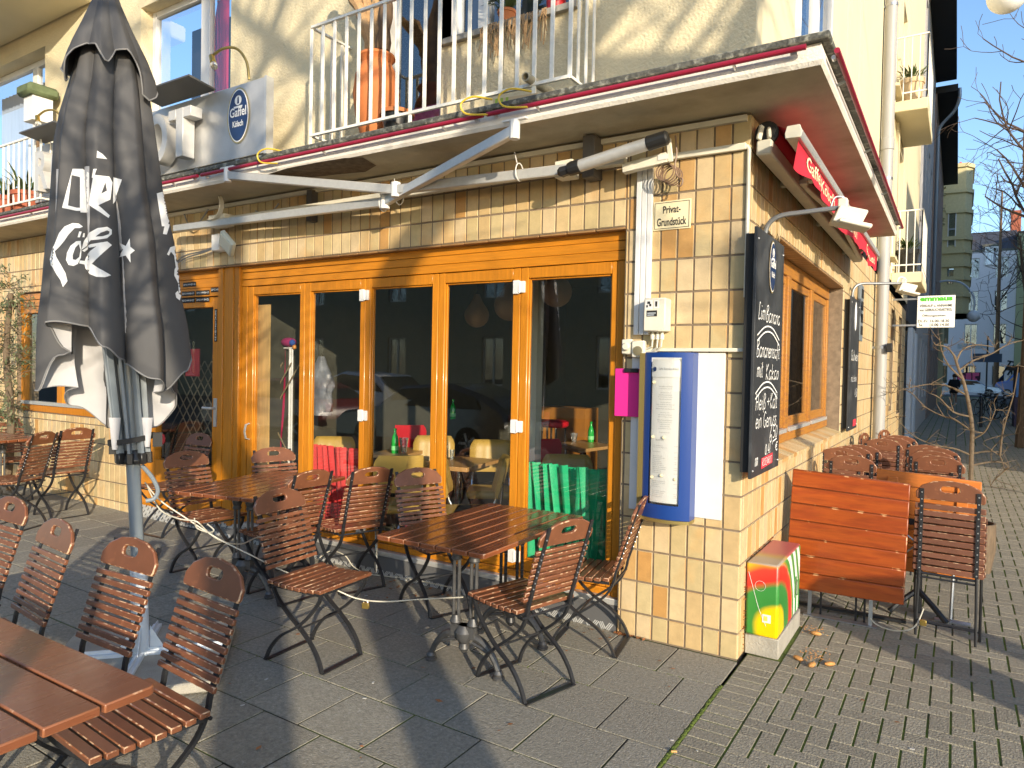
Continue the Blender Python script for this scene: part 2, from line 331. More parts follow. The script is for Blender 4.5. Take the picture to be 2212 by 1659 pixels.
# hand lettering: letters as pen strokes on a 0..1 wide, 0..1 high (x-height .6) grid
STROKES = {
'a': (.55, ['.5,.55 .3,.62 .1,.45 .08,.15 .25,0 .45,.2 .5,.55 .48,.15 .58,0']), 'b': (.5, ['.08,1.05 .08,.0', '.08,.3 .3,.58 .48,.35 .35,.05 .08,.05']),
'e': (.5, ['.08,.3 .42,.35 .4,.55 .22,.6 .06,.3 .2,.02 .46,.12']), 'f': (.42, ['.42,.95 .25,1.05 .18,.7 .15,-.15', '.0,.55 .38,.58']), 'g': (.55, ['.48,.55 .28,.62 .1,.35 .25,.08 .46,.3 .48,.55 .45,-.2 .22,-.38 .05,-.2']),
'h': (.5, ['.1,1.05 .08,0', '.08,.35 .3,.6 .42,.45 .42,0']), 'i': (.25, ['.12,.58 .1,.05 .2,.0', '.14,.82 .15,.88']), 'k': (.5, ['.1,1.05 .08,0', '.42,.6 .1,.28 .46,0']),
'l': (.25, ['.12,1.05 .08,.1 .2,.0']), 'm': (.78, ['.06,.58 .06,0', '.06,.4 .22,.62 .34,.5 .34,0', '.34,.4 .5,.62 .64,.5 .66,0']), 'n': (.52, ['.06,.58 .06,0', '.06,.4 .28,.62 .42,.48 .44,0']),
'o': (.5, ['.25,.6 .06,.35 .2,.02 .42,.2 .4,.5 .25,.6']), 'r': (.4, ['.08,.58 .08,0', '.08,.4 .22,.6 .38,.55']), 's': (.42, ['.38,.55 .2,.62 .1,.45 .32,.25 .28,.02 .04,.06']), 't': (.4, ['.2,.95 .16,.1 .34,.02', '.02,.62 .38,.66']),
'u': (.52, ['.06,.58 .08,.1 .24,0 .42,.2 .44,.58 .46,0']), 'v': (.45, ['.04,.58 .2,0 .42,.6']), 'w': (.7, ['.04,.58 .16,0 .34,.5 .46,0 .64,.6']), 'ü': (.52, ['.06,.58 .08,.1 .24,0 .42,.2 .44,.58 .46,0', '.12,.8 .13,.86', '.38,.8 .39,.86']),
'ß': (.52, ['.1,-.2 .1,.8 .28,1.02 .42,.82 .24,.55 .44,.3 .36,.02 .2,.06']), 'B': (.62, ['.12,1.05 .08,0', '.06,.95 .4,1.08 .5,.85 .12,.55 .5,.45 .52,.12 .25,-.02 .04,.06']), 'G': (.65, ['.55,.9 .35,1.05 .1,.75 .1,.25 .35,.0 .55,.2 .55,.45 .35,.45']),
'H': (.6, ['.1,1.05 .06,0', '.5,1.05 .48,0', '.06,.5 .5,.55']), 'K': (.6, ['.1,1.05 .06,0', '.5,1.05 .08,.45 .55,0']), 'L': (.5, ['.35,1.0 .2,1.05 .15,.6 .06,.05 .2,.0 .48,.08']),
'6': (.5, ['.4,1.0 .12,.5 .1,.15 .28,0 .44,.2 .32,.42 .1,.28']), '5': (.5, ['.44,1.0 .14,1.0 .1,.58 .36,.6 .42,.2 .22,0 .06,.08']), '0': (.5, ['.25,1.0 .08,.6 .12,.1 .28,0 .44,.4 .4,.85 .25,1.0']), '4': (.5, ['.3,1.0 .06,.35 .46,.4', '.34,.6 .32,0']), ',': (.2, ['.1,.08 .04,-.15']),
'€': (.55, ['.5,.9 .3,.95 .14,.6 .16,.2 .34,0 .5,.1', '.02,.6 .4,.62', '.02,.4 .36,.42']), '+': (.5, ['.25,.65 .25,.15', '.02,.4 .46,.42']), ' ': (.35, []), '-': (.4, ['.05,.35 .35,.36']), 'M': (.7, ['.05,0 .12,.9 .3,.3 .5,.92 .58,0']), '2': (.5, ['.06,.8 .25,1.0 .42,.75 .06,.02 .48,.04']), 'T': (.55, ['.0,1.0 .54,1.03', '.28,1.0 .26,0']), 'R': (.55, ['.1,0 .1,1.0 .4,1.0 .44,.65 .12,.5 .5,0']), 'S': (.5, ['.45,.9 .25,1.02 .1,.78 .4,.4 .3,.02 .05,.08']), 'E': (.5, ['.45,1.0 .1,1.0 .08,0 .46,.02', '.1,.5 .4,.52']), 'N': (.6, ['.08,0 .1,1.0 .48,.02 .52,1.0']), 'O': (.6, ['.3,1.0 .08,.6 .14,.1 .34,0 .54,.4 .48,.9 .3,1.0']), 'F': (.5, ['.1,0 .1,1.0 .46,1.02', '.1,.55 .4,.56']),
}
def spline(pts, n=5):
    if len(pts) < 3: return pts
    out = []
    for i in range(len(pts)-1):
        p0, p1, p2, p3 = pts[max(i-1,0)], pts[i], pts[i+1], pts[min(i+2,len(pts)-1)]
        for k in range(n):
            t = k/n
            out.append(tuple(.5*((2*p1[j]) + (-p0[j]+p2[j])*t + (2*p0[j]-5*p1[j]+4*p2[j]-p3[j])*t*t + (-p0[j]+3*p1[j]-3*p2[j]+p3[j])*t*t*t) for j in range(len(p1))))
    out.append(tuple(pts[-1])); return out

def ribbon(b, pts2, o, u, v, w, lift=.001):
    """flat pen line lying on a board"""
    o, u, v = V(o), V(u).normalized(), V(v).normalized(); n = u.cross(v)
    P = []; m = len(pts2)
    for i, (x, y) in enumerate(pts2):
        a, c = pts2[max(i-1,0)], pts2[min(i+1,m-1)]; dx, dy = c[0]-a[0], c[1]-a[1]; L = math.hypot(dx, dy) or 1
        for sgn in (1, -1): P.append(o + u*(x - sgn*dy/L*w/2) + v*(y + sgn*dx/L*w/2) + n*lift)
    b.add(P, [(2*i, 2*i+1, 2*i+3, 2*i+2) for i in range(m-1)])

def hand(b, s, o, u, v, h, width, pen, lift=.0012, slant=.12):
    tot = sum(STROKES[c][0] for c in s) + .06*len(s); k = width / tot; x = 0
    for c in s:
        w, st = STROKES[c]
        for line in st:
            pts = [tuple(float(q) for q in p.split(',')) for p in line.split()]
            ribbon(b, spline([((x + px)*k + slant*h*py, py*h + random.uniform(-.015,.015)*h) for px, py in pts]), o, u, v, pen, lift)
        x += w + .06
# ================================================================== CAFE BUILDING (corner of two streets, corner edge at x=0 y=0)
B = thing('cafe_building', 'cream corner building with tiled ground floor, golden wood shopfront and stucco upper storeys', 'building', (-4, 3, 0))
ROWS = [.145 + .19*k for k in range(-1, 17)]
JW = .0052
def tile_patch(b, P, cols, rows, u0, u1, z0, z1, d=.006):
    """tiles between joint lines, cut to a region; P(u, z, depth) gives the point"""
    for i in range(len(cols)-1):
        a, c = max(cols[i], u0), min(cols[i+1], u1)
        if c - a < .018: continue
        for k in range(len(rows)-1):
            e, f = max(rows[k], z0), min(rows[k+1], z1)
            if f - e < .02: continue
            j, t = JW, .0022
            q = [(a+j, e+j), (c-j, e+j), (c-j, f-j), (a+j, f-j)]; r = [(a+j+t, e+j+t), (c-j-t, e+j+t), (c-j-t, f-j-t), (a+j+t, f-j-t)]
            b.add([P(u, z, d) for u, z in q] + [P(u, z, random.uniform(-.0007, .0007)) for u, z in r], [(4,5,6,7)] + [(s, (s+1)%4, (s+1)%4+4, s+4) for s in range(4)])
PF = lambda u, z, d: V((u, d, z))
PS = lambda u, z, d: V((-d, u, z))
fcols = [-.1*k for k in range(110, -1, -1)]; fcols = sorted(fcols)
tb = MB()
DL, DR, DT = -6.0, -.72, 2.45            # shopfront opening
LWX0, LWX1 = -8.45, -6.62                  # window in the wall left of the door
LWZ0, LWZ1 = .98, 2.36
for k in (1,):
    tile_patch(tb, PF, fcols, ROWS, DR, 0, 0, 3.0)
    tile_patch(tb, PF, fcols, ROWS, DL, DR, DT, 3.0)
    tile_patch(tb, PF, fcols, ROWS, LWX1, DL, 0, 3.0); tile_patch(tb, PF, fcols, ROWS, -11, LWX0, 0, 3.0)
    tile_patch(tb, PF, fcols, ROWS, LWX0, LWX1, 0, LWZ0); tile_patch(tb, PF, fcols, ROWS, LWX0, LWX1, LWZ1, 3.0)
scols = [0, .05] + [.05 + .1*k for k in range(1, 150)]
SWY0, SWY1, SWZ0, SWZ1 = .80, 3.78, 1.022, 2.465
SEND = 13.6
slots = [(8.15, 8.75, 1.35, 2.75), (9.75, 10.45, .98, 2.75), (11.6, 12.5, .85, 2.75)]
def side_region(y0, y1): tile_patch(tb, PS, scols, ROWS, y0, y1, 0, 3.0)
side_region(0, SWY0); tile_patch(tb, PS, scols, ROWS, SWY0, SWY1, 0, SWZ0); tile_patch(tb, PS, scols, ROWS, SWY0, SWY1, SWZ1, 3.0)
yy = SWY1
big_rows = [.145 + .19*k for k in range(-1, 17)]
for a, c, e, f in slots:
    side_region(yy, a); tile_patch(tb, PS, scols, ROWS, a, c, 0, e); tile_patch(tb, PS, scols, ROWS, a, c, f, 3.0); yy = c
    tile_patch(tb, lambda u, z, d, c=c: V((-.02-u, c+d, z)), [.1*k for k in range(0, 4)], ROWS, 0, .26, e, f)   # far reveal of the slot window
side_region(yy, SEND)
# reveal at the left of the entry door
tile_patch(tb, lambda u, z, d: V((DL-d, u, z)), [0, .10, .20], ROWS, 0, .18, 0, DT)
tb.build('tile_wall', M['tile'], B)
mb = MB()
y = .005
for x0, x1, z0, z1 in [(DR, 0, -.05, 3), (DL, DR, DT, 3), (LWX1, DL, -.05, 3), (-11, LWX0, -.05, 3), (LWX0, LWX1, -.05, LWZ0), (LWX0, LWX1, LWZ1, 3)]:
    mb.box(x0, y, z0, x1-(.0052 if x1 == 0 else 0), .24, z1)
for y0, y1, z0, z1 in [(0.245, SWY0, -.05, 3), (SWY0, SWY1, -.05, SWZ0), (SWY0, SWY1, SWZ1, 3)]:
    mb.box(-.24, y0, z0, -.0052, y1, z1)
yy = SWY1
for a, c, e, f in slots:
    mb.box(-.24, yy, -.05, -.0052, a, 3); mb.box(-.24, a, -.05, -.0052, c, e); mb.box(-.24, a, f, -.0052, c, 3); mb.box(-.34, a, e, -.26, c, f); yy = c
mb.box(-.24, yy, -.05, -.0052, SEND, 3)
mb.build('mortar_bed', M['mortar'], B)
# soldier tiles over the openings (underside)
sb = MB()
x = DR
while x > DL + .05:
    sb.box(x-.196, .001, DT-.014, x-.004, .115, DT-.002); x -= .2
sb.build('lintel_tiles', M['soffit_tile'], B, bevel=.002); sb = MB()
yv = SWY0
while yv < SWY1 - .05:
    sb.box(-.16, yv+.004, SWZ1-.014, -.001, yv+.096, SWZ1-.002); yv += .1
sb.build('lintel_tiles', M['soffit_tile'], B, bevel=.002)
sb = MB(); yv = SWY0
while yv < SWY1 - .02:
    sb.add([(-.15, yv+.004, SWZ0+.045), (.012, yv+.004, SWZ0-.004), (.012, yv+.096, SWZ0-.004), (-.15, yv+.096, SWZ0+.045), (-.15, yv+.004, SWZ0+.01), (.012, yv+.004, SWZ0-.03), (.012, yv+.096, SWZ0-.03), (-.15, yv+.096, SWZ0+.01)],
           [(0,1,2,3),(7,6,5,4),(0,4,5,1),(1,5,6,2),(2,6,7,3),(3,7,4,0)]); yv += .1
sb.build('sill_tiles', M['tile'], B)

# ------------------------------------------------------------------ stucco storeys
US = 3.16; UT = 12.0
W1 = (-5.87, -4.47, 3.80, 5.04); W0 = (-9.9, -7.77, 3.30, 5.10); D2 = (-2.74, -2.13, 3.17, 5.4); W3 = (-2.13, -1.10, 3.86, 5.4)
def holed(b, P, u0, u1, z0, z1, holes, depth=.22):
    us = sorted({u0, u1} | {h[0] for h in holes} | {h[1] for h in holes}); zs = sorted({z0, z1} | {h[2] for h in holes} | {h[3] for h in holes})
    for i in range(len(us)-1):
        for k in range(len(zs)-1):
            cu, cz = (us[i]+us[i+1])/2, (zs[k]+zs[k+1])/2
            if any(h[0] < cu < h[1] and h[2] < cz < h[3] for h in holes): continue
            b.poly(P(us[i], zs[k], 0), P(us[i+1], zs[k], 0), P(us[i+1], zs[k+1], 0), P(us[i], zs[k+1], 0))
    for a, c, e, f in holes:
        b.poly(P(a,e,0), P(a,f,0), P(a,f,depth), P(a,e,depth)); b.poly(P(c,f,0), P(c,e,0), P(c,e,depth), P(c,f,depth))
        b.poly(P(a,f,0), P(c,f,0), P(c,f,depth), P(a,f,depth)); b.poly(P(c,e,0), P(a,e,0), P(a,e,depth), P(c,e,depth))
PFs = lambda u, z, d: V((u, d-.012, z)); PSs = lambda u, z, d: V((.012-d, u, z))
SW = [(1.02, 2.36, 3.66, 5.2)]
SWU = [(8.35, 9.0, 3.5, 5.0), (9.95, 11.2, 3.35, 5.6), (8.35, 9.0, 6.1, 7.7), (9.95, 11.2, 6.0, 8.2), (8.35, 9.0, 8.9, 10.4), (9.95, 11.2, 8.8, 10.8), (11.9, 12.5, 4.1, 4.9), (11.9, 12.5, 6.6, 7.4), (4.6, 5.9, 6.6, 8.0), (1.03, 2.30, 6.6, 8.1)]
st = MB()
holed(st, PFs, -11, .012, US, UT, [W1, W0, D2, W3], .16)
st.build('front_stucco_wall', M['stucco'], B, fix=True)
st = MB(); holed(st, PSs, -.012, 17.5, US, UT, SW + SWU, .18)
for yl in (3.42, 4.35, 7.85): st.box(.004, yl, US, .034, yl+.035, UT)               # raised bands of the render
st.box(.0, 9.35, US, .05, 9.75, UT); st.box(.0, 11.45, US, .05, 11.75, UT)
st.build('side_stucco_wall', M['stucco_smooth'], B, fix=True)
rf = MB().box(-11, -.5, UT, .6, SEND, UT+.2); rf.box(-11, SEND-.2, 0, -.25, SEND, UT)
rf.box(-11, 6.0, 0, -10.8, SEND, UT); rf.build('roof', M['edge_strip'], B)

def win(name, P, a, c, e, f, d, fr, paned, split=(), mats=None, glassmat='pane_up', dark=True, sash=.055, parent=B):
    """window in opening a..c x e..f at depth d: frame mesh > pane"""
    b = MB()
    def bx(a_, c_, e_, f_, d0, d1):
        p = [P(a_, e_, d0), P(c_, f_, d1)]; b.box(*p[0], *p[1])
    bx(a, a+fr, e, f, d, d+.06); bx(c-fr, c, e, f, d, d+.06); bx(a+fr, c-fr, f-fr, f, d+.002, d+.06); bx(a+fr, c-fr, e, e+fr, d+.002, d+.06)
    edges = [a+fr] + [x for s in split for x in (s-sash/2, s+sash/2)] + [c-fr]
    for s in split: bx(s-sash/2, s+sash/2, e+fr, f-fr, d+.004, d+.06)
    g = MB()
    o = b.build(name, M[mats or 'white_paint'], parent, bevel=.004)
    for i in range(0, len(edges), 2):
        g.poly(P(edges[i]-.005, e+fr-.005, d+.035), P(edges[i+1]+.005, e+fr-.005, d+.035), P(edges[i+1]+.005, f-fr+.005, d+.035), P(edges[i]-.005, f-fr+.005, d+.035))
    g.build('pane', M[glassmat], o)
    if dark:
        k = MB(); p = [P(a+.01, e+.01, d+.42), P(c-.01, f-.01, d+.44)]; k.box(*p[0], *p[1]); k.build('room_shade_panel', MATS['room_shade'], o)  # near-black panel stands in for the shade of the unlit room
    return o
mat('room_shade', (.02,.022,.03), rough=.9)
mat('curtain_white', (.55,.60,.70), rough=.9, noise=.1, nscale=3, stretch=(8,8,.5))
mat('curtain_pink', (.80,.02,.10), rough=.8, noise=.1, nscale=3, stretch=(8,8,.5))
mat('blue_curtain', (.10,.16,.42), rough=.8, noise=.2, nscale=3, stretch=(8,8,.5))
w = win('window', PFs, *W1, .12, .06, 'pane_up', split=(-5.02,), sash=.13)
cb = MB(); ca_, cc_ = at(456, 100, y=.165).x, at(494, 100, y=.165).x
for i in range(12):
    x0, x1 = ca_ + (cc_-ca_)*i/12, ca_ + (cc_-ca_)*(i+1)/12; cb.add([(x0, .165+.02*(i%2), 4.95-.02*(12-i)*(i<3)), (x1, .165+.02*((i+1)%2), 4.95), (x1-.04*(12-i)/12*0, .165+.02*((i+1)%2), 3.87), (x0+.10*(12-i)/12, .165+.02*(i%2), 3.87)], [(0,1,2,3)])
cb.build('pink_curtain', MATS['curtain_pink'], w)
w = win('window', PFs, *W0, .15, .07, 'pane_up', split=(-8.35,), sash=.12)
cb = MB()
for i in range(24):
    x0 = -9.75 + .05*i; cb.add([(x0, .36+.03*(i%2), 5.0), (x0+.05, .36+.03*((i+1)%2), 5.0), (x0+.05, .36+.03*((i+1)%2), 3.4), (x0, .36+.03*(i%2), 3.4)], [(0,1,2,3)])
cb.build('curtain', MATS['curtain_white'], w)
w = win('balcony_door', PFs, *D2, .10, .09, 'pane_up')
MB().box(-2.7, .33, 3.2, -2.2, .36, 3.6).build('pink_bag', mat('pink_bag', (.50,.12,.30), rough=.6, noise=.4, nscale=20), w)
w = win('window', PFs, *W3, .10, .07, 'pane_up', split=(-1.85,), sash=.10)
MB().box(-2.12, -.05, 3.82, -1.06, .10, 3.858).build('sill', M['concrete'], w)
# ledge stucco sill of side window, blue sky mirrored in it
w = win('window', PSs, *SW[0], -.03, .05, 'pane_up', split=(1.72,), sash=.09)
MB().prism([(-.08,1.02,3.66),(.14,1.02,3.60),(.14,1.02,3.565),(-.08,1.02,3.59)], (0,1.29,0)).build('sill', M['stucco_smooth'], w)
for h in SWU:
    w = win('window', PSs, *h, .12, .06, 'pane_up')
    if h[0] != 11.9: MB().prism([(-.08,h[0]-.03,h[2]),(.12,h[0]-.03,h[2]-.05),(.12,h[0]-.03,h[2]-.09),(-.08,h[0]-.03,h[2]-.06)], (0,h[1]-h[0]+.06,0)).build('sill', M['stucco_smooth'], w)
# window box flap beside the downpipe
# ------------------------------------------------------------------ projecting ledge over the ground floor
LX, LY, LE = .415, -.455, 4.15
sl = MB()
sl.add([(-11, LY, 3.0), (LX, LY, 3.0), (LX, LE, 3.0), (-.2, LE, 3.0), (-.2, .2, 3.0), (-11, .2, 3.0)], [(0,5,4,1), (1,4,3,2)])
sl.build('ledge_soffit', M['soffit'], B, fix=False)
fa = MB()
prof = [(0, 3.0), (.012, 3.02), (.008, 3.06), (0, 3.10)]
for i in range(3):
    o0, z0 = prof[i]; o1, z1 = prof[i+1]
    fa.poly((-11, LY-o0, z0), (LX+o0, LY-o0, z0), (LX+o1, LY-o1, z1), (-11, LY-o1, z1)); fa.poly((LX+o0, LY-o0, z0), (LX+o0, LE, z0), (LX+o1, LE, z1), (LX+o1, LY-o1, z1))
fa.poly((LX, LE, 3.0), (-.2, LE, 3.0), (-.2, LE, 3.10), (LX, LE, 3.10))
fa.build('ledge_fascia', M['fascia'], B, angle=60)
es = MB().box(-11, LY-.04, 3.102, LX+.04, .0, 3.136); es.box(.0, 0, 3.102, LX+.04, LE, 3.136)
es.build('ledge_edge', M['edge_strip'], B, bevel=.006)
stn = MB()   # bare patch where the soffit's render has come off
ctr = [(1000+a/2.011, b/2.011) for a, b in ((40,1385),(250,1320),(480,1275),(700,1240),(840,1240),(945,1300),(860,1350),(640,1370),(420,1395),(200,1410))]
stn.poly(*[at(x/1.80832, yv/1.80832, z=2.997) for x, yv in ctr]); stn.build('bare_patch', mat('bare_patch', (.14,.10,.06), rough=.95, noise=.4, nscale=20, bump=.8), B)
# upper balcony slab at the far left
ub = MB().box(-12, -.75, 5.32, -6.75, -.013, 5.50); ub.build('upper_balcony', M['stucco_smooth'], B, bevel=.02)
# wooden trim along the wall head
MB().box(-6.0, -.03, 2.955, -.02, -.001, 2.985).build('cable_trim', M['cream_paint'], B)

# ------------------------------------------------------------------ golden wood shopfront
PZ0, PZ1 = .27, 2.185
lint = MB()
for i in range(3):
    z0 = 2.262 + i*.0605; lint.box(-4.38, .062, z0, -.722, .12, z0+.0575)
lint.build('lintel_board', M['gold_wood_h'], B, bevel=.003)
fr = MB().box(-.795, .066, .16, -.722, .13, 2.2605); fr.box(-4.38, .066, .16, -4.31, .13, 2.2605); fr.box(-4.305, .070, .19, -.80, .13, .235)
fr.build('door_frame', M['gold_wood'], B, bevel=.004)
MB().box(-4.305, .03, .150, -.725, .14, .188).build('threshold', M['alu'], B, bevel=.004)
leaves = [(-4.305, -3.583), (-3.579, -2.903), (-2.899, -2.190), (-2.186, -1.497), (-1.493, -.798)]
panes = [(-4.235, -3.64), (-3.515, -2.955), (-2.845, -2.245), (-2.130, -1.555), (-1.435, -.835)]
for i, ((a, c), (p, q)) in enumerate(zip(leaves, panes)):
    b = MB()
    b.box(a, .072, .24, p, .128, 2.258); b.box(q, .072, .24, c, .128, 2.258); b.box(p, .073, .24, q, .128, PZ0+.045); b.box(p, .073, PZ1, q, .128, 2.258)
    t = .012
    b.box(p, .088, PZ0+.045, p+t, .10, PZ1); b.box(q-t, .088, PZ0+.045, q, .10, PZ1); b.box(p+t, .088, PZ0+.045, q-t, .10, PZ0+.045+t); b.box(p+t, .088, PZ1-t, q-t, .10, PZ1)
    leaf = b.build('door_leaf', M['gold_wood'], B, bevel=.004)
    MB().poly((p, .1, PZ0+.04), (q, .1, PZ0+.04), (q, .1, PZ1+.005), (p, .1, PZ1+.005)).build('pane', M['pane'], leaf)
    if i in (1, 3):
        for z in (.33, 1.20, 2.13):
            h = MB().box(c-.047, .052, z-.045, c-.004, .074, z+.045); h.box(c+.006, .055, z-.038, c+.04, .073, z+.038); h.tube([(c+.001, .056, z-.04), (c+.001, .056, z+.04)], .008)
            h.build('hinge', M['white_paint'], leaf, bevel=.002)
    if i == 0:
        h = MB(); h.strip([(a+.035, .07, 1.06), (a+.035, .035, 1.05), (a+.035, .022, .99), (a+.035, .035, .93), (a+.035, .07, .92)], .018, .008, (1,0,0)); h.build('handle', M['alu'], leaf, angle=60)
# beaded post
pb = MB()
for i in range(4):
    x0 = -4.668 + i*.0715; pb.box(x0, .028+.008*(i%2), .02, x0+.069, .12, 2.448)
pb.build('post', M['gold_wood'], B, bevel=.004)
# entry door
eb = MB()
for i in range(3): eb.box(-5.995, .085, 2.2+i*.083, -4.67, .14, 2.28+i*.083)
eb.build('transom_board', M['gold_wood_h'], B, bevel=.003)
eb = MB().box(-5.995, .10, .10, -5.86, .18, 2.2); eb.box(-5.86, .09, .08, -5.74, .16, 2.19); eb.box(-4.83, .09, .08, -4.672, .16, 2.19); eb.box(-5.74, .092, .08, -4.83, .16, .62); eb.box(-5.74, .092, 2.10, -4.83, .16, 2.19)
ed = eb.build('entry_door', M['gold_wood'], B, bevel=.004)
MB().poly((-5.74, .13, .62), (-4.83, .13, .62), (-4.83, .13, 2.10), (-5.74, .13, 2.10)).build('pane', M['pane'], ed)
hd = MB().box(-4.79, .075, 1.00, -4.745, .089, 1.26); hd.tube([(-4.765, .075, 1.17), (-4.765, .03, 1.17), (-4.86, .028, 1.17), (-4.89, .035, 1.17)], .012)
hd.build('handle', M['alu'], ed, bevel=.002)
sk = MB(); lt = []
stick = [(-5.42,2.335),(-5.06,2.325),(-5.42,2.235),(-5.18,2.235),(-4.90,2.270),(-5.42,2.205-.03),(-5.16,2.205-.03)]
for (x, z), s in zip([(-5.28,2.30),(-5.30,2.215),(-5.075,2.215),(-4.85,2.235),(-5.30,2.15),(-5.075,2.15)], ['20*C+M+B+16','20*C+M+B+10','20*C+M+B+13','20*C+M+B+15','20*C+M+B+21','20*C+M+B+22']):
    sk.box(x, .080, z, x+.20, .0835, z+.042); lt.append((s, (x+.008, .0795, z+.011), (1,0,0), (0,0,1)))
for x, s in ((-4.80, '20*C+M+B+25'), (-4.745, '20*C+M+B+23')):
    sk.box(x, .0855, 1.78, x+.038, .0885, 2.08); lt.append((s, (x+.010, .0848, 2.07), (0,0,-1), (1,0,0)))
so = sk.build('door_stickers', M['black'], ed)
tt = MB()
for s, o, u, v in lt:
    P, F, _ = flat_text(s, o, u, v, width=.185 if u[0] else .28, height=.02, depth=.0006); tt.add(P, F)
tt.build('sticker_lettering', M['white_print'], ed)
rs = MB()
for z in (1.03, .82): rs.lathe([(.001,0),(.055,0),(.055,.002),(.001,.002)], (-5.70+.02, .128, z), 20, ax=(0,-1,0))
rs.build('round_sticker', mat('red_sticker', (.45,.03,.04), rough=.5), ed)
MB().box(-5.72, .126, 1.22, -5.60, .128, 1.32).build('blue_sticker', mat('blue_sticker', (.25,.35,.65), rough=.5), ed)
# window left of the entry
wf = win('window', PF, LWX0, LWX1, LWZ0, LWZ1, .05, .075, 'pane', split=(-7.55,), mats='gold_wood', glassmat='pane', dark=False, sash=.12)
MB().box(LWX0+.02, .035, LWZ0+.08, LWX1-.02, .06, LWZ0+.12).build('drip_bar', M['alu'], wf)
for i in range(3): pass
lb = MB()
for i in range(3): lb.box(LWX0, .04, 2.12+i*.08, LWX1, .055, 2.195+i*.08)
lb.build('head_board', M['gold_wood_h'], wf, bevel=.003)
MB().box(LWX0, .5, .4, LWX1, .52, 2.4).build('inner_wall', mat('mint_wall', (.55,.72,.60), rough=.8), wf)
# side window, three lights
b = MB(); ys = [SWY0, 1.80, 2.80, SWY1]
X0 = -.13
b.box(X0-.06, SWY0, SWZ1-.13, X0, SWY1, SWZ1-.012); b.box(X0-.06, SWY0, SWZ0+.045, X0+.012, SWY1, SWZ0+.115); b.box(X0-.06, SWY0, SWZ0+.115, X0, SWY0+.07, SWZ1-.13); b.box(X0-.06, SWY1-.07, SWZ0+.115, X0, SWY1, SWZ1-.13)
for yv in ys[1:3]: b.box(X0-.06, yv-.055, SWZ0+.115, X0+.006, yv+.055, SWZ1-.13)
sw = b.build('side_window', M['old_wood'], B, bevel=.006)
for i in range(3):
    a, c = ys[i]+(.07 if i == 0 else .06), ys[i+1]-(.07 if i == 2 else .06); s = MB()
    s.box(X0-.05, a, SWZ0+.15, X0-.012, a+.045, SWZ1-.135); s.box(X0-.05, c-.045, SWZ0+.15, X0-.012, c, SWZ1-.135); s.box(X0-.05, a+.045, SWZ0+.15, X0-.012, c-.045, SWZ0+.23); s.box(X0-.05, a+.045, SWZ1-.20, X0-.012, c-.045, SWZ1-.135)
    s.build('sash', M['old_wood'], sw, bevel=.004)
    MB().poly((X0-.02, a+.04, SWZ0+.22), (X0-.02, c-.04, SWZ0+.22), (X0-.02, c-.04, SWZ1-.19), (X0-.02, a+.04, SWZ1-.19)).build('pane', M['pane_side'], sw)
    MB().box(X0-.02, a, SWZ0+.118, X0+.022, c, SWZ0+.148).build('drip_bar', M['alu'], sw)
# tread-plate step under the shopfront
tp = MB(); tl = MB()
P0, P1 = V((-5.99, .0, 0)), V((-.73, .0, 0))
def stepz(x): return gz(x)
tp.add([(-5.995, -.015, stepz(-6)+.0), (-.727, .008, .0), (-.727, .035, .152), (-5.995, .045, .152)], [(0,1,2,3)])
nu, nv = 110, 4
for i in range(nu):
    for k in range(nv):
        x = -5.97 + (i+.5)*(5.22/nu); f = (k+.5)/nv; y0 = -.015 + (x+5.995)/5.268*.023; zz = gz(x)*(1-f) + .152*f; yv = y0 + f*.05
        d = .019; sg = 1 if (i+k) % 2 else -1
        for q in (-1, 0, 1):
            ox = q*.011
            a = V((x - d*.7 + ox, yv-.0025-.0000, zz - sg*d - q*sg*.003)); c = V((x + d*.7 + ox, yv-.0025, zz + sg*d - q*sg*.003))
            dy = .05/.152
            a.y += (a.z-zz)*dy; c.y += (c.z-zz)*dy
            tl.bar(a, c, .006, .006, (0,-1,.3))
tread = tp.build('tread_plate', mat('tread_base', (.13,.13,.13), rough=.5, metal=.3), B); tl.build('tread_ribs', mat('tread_rib', (.55,.55,.53), rough=.35, metal=.3), tread)
# ================================================================== THINGS FIXED TO THE FACADE
# electric conduit, meter box, key switch
c = thing('cable_duct', 'white vertical cable duct with parallel grooves on the tiled pillar', 'cable duct', (-.6, 0, 1.75))
b = MB()
for i in range(3): b.box(-.648+i*.034, -.022, 1.80, -.617+i*.034, -.001, 2.80)
b.build('duct', M['white_paint'], c, bevel=.003)
b = MB().box(-.63, -.03, 2.80, -.02, -.001, 2.835)
tag(b.build('cable_trunking', M['cream_paint'], bevel=.003), 'cream horizontal cable trunking under the ledge, running to the corner', 'cable duct')
tag(MB().tube([(-.02,-.012,2.82),(-.006,-.012,2.80),(-.005,-.011,2.5),(-.005,-.011,2.0)], .011).build('corner_bead', M['cream_paint']), 'cream pipe down the tiled corner edge below the red awning', 'pipe')
m = thing('switch_box', 'grey-white awning control box with printed stickers beside the white duct', 'control box', (-.5, -.05, 1.9))
b = MB().box(-.555, -.10, 1.815, -.425, -.001, 2.005); b.build('box', M['cream_paint'], m, bevel=.006)
MB().box(-.545, -.102, 1.94, -.500, -.1005, 1.995).box(-.493, -.102, 1.945, -.462, -.1005, 1.993).build('diagram_sticker', M['paper'], m)
MB().box(-.538, -.103, 1.952, -.528, -.1022, 1.965).box(-.520, -.103, 1.958, -.508, -.1022, 1.972).box(-.532, -.103, 1.972, -.515, -.1022, 1.986).box(-.484, -.103, 1.955, -.472, -.1022, 1.985).build('diagram', M['ink'], m)
MB().box(-.535, -.102, 1.900, -.473, -.1005, 1.934).build('display', M['ink'], m)
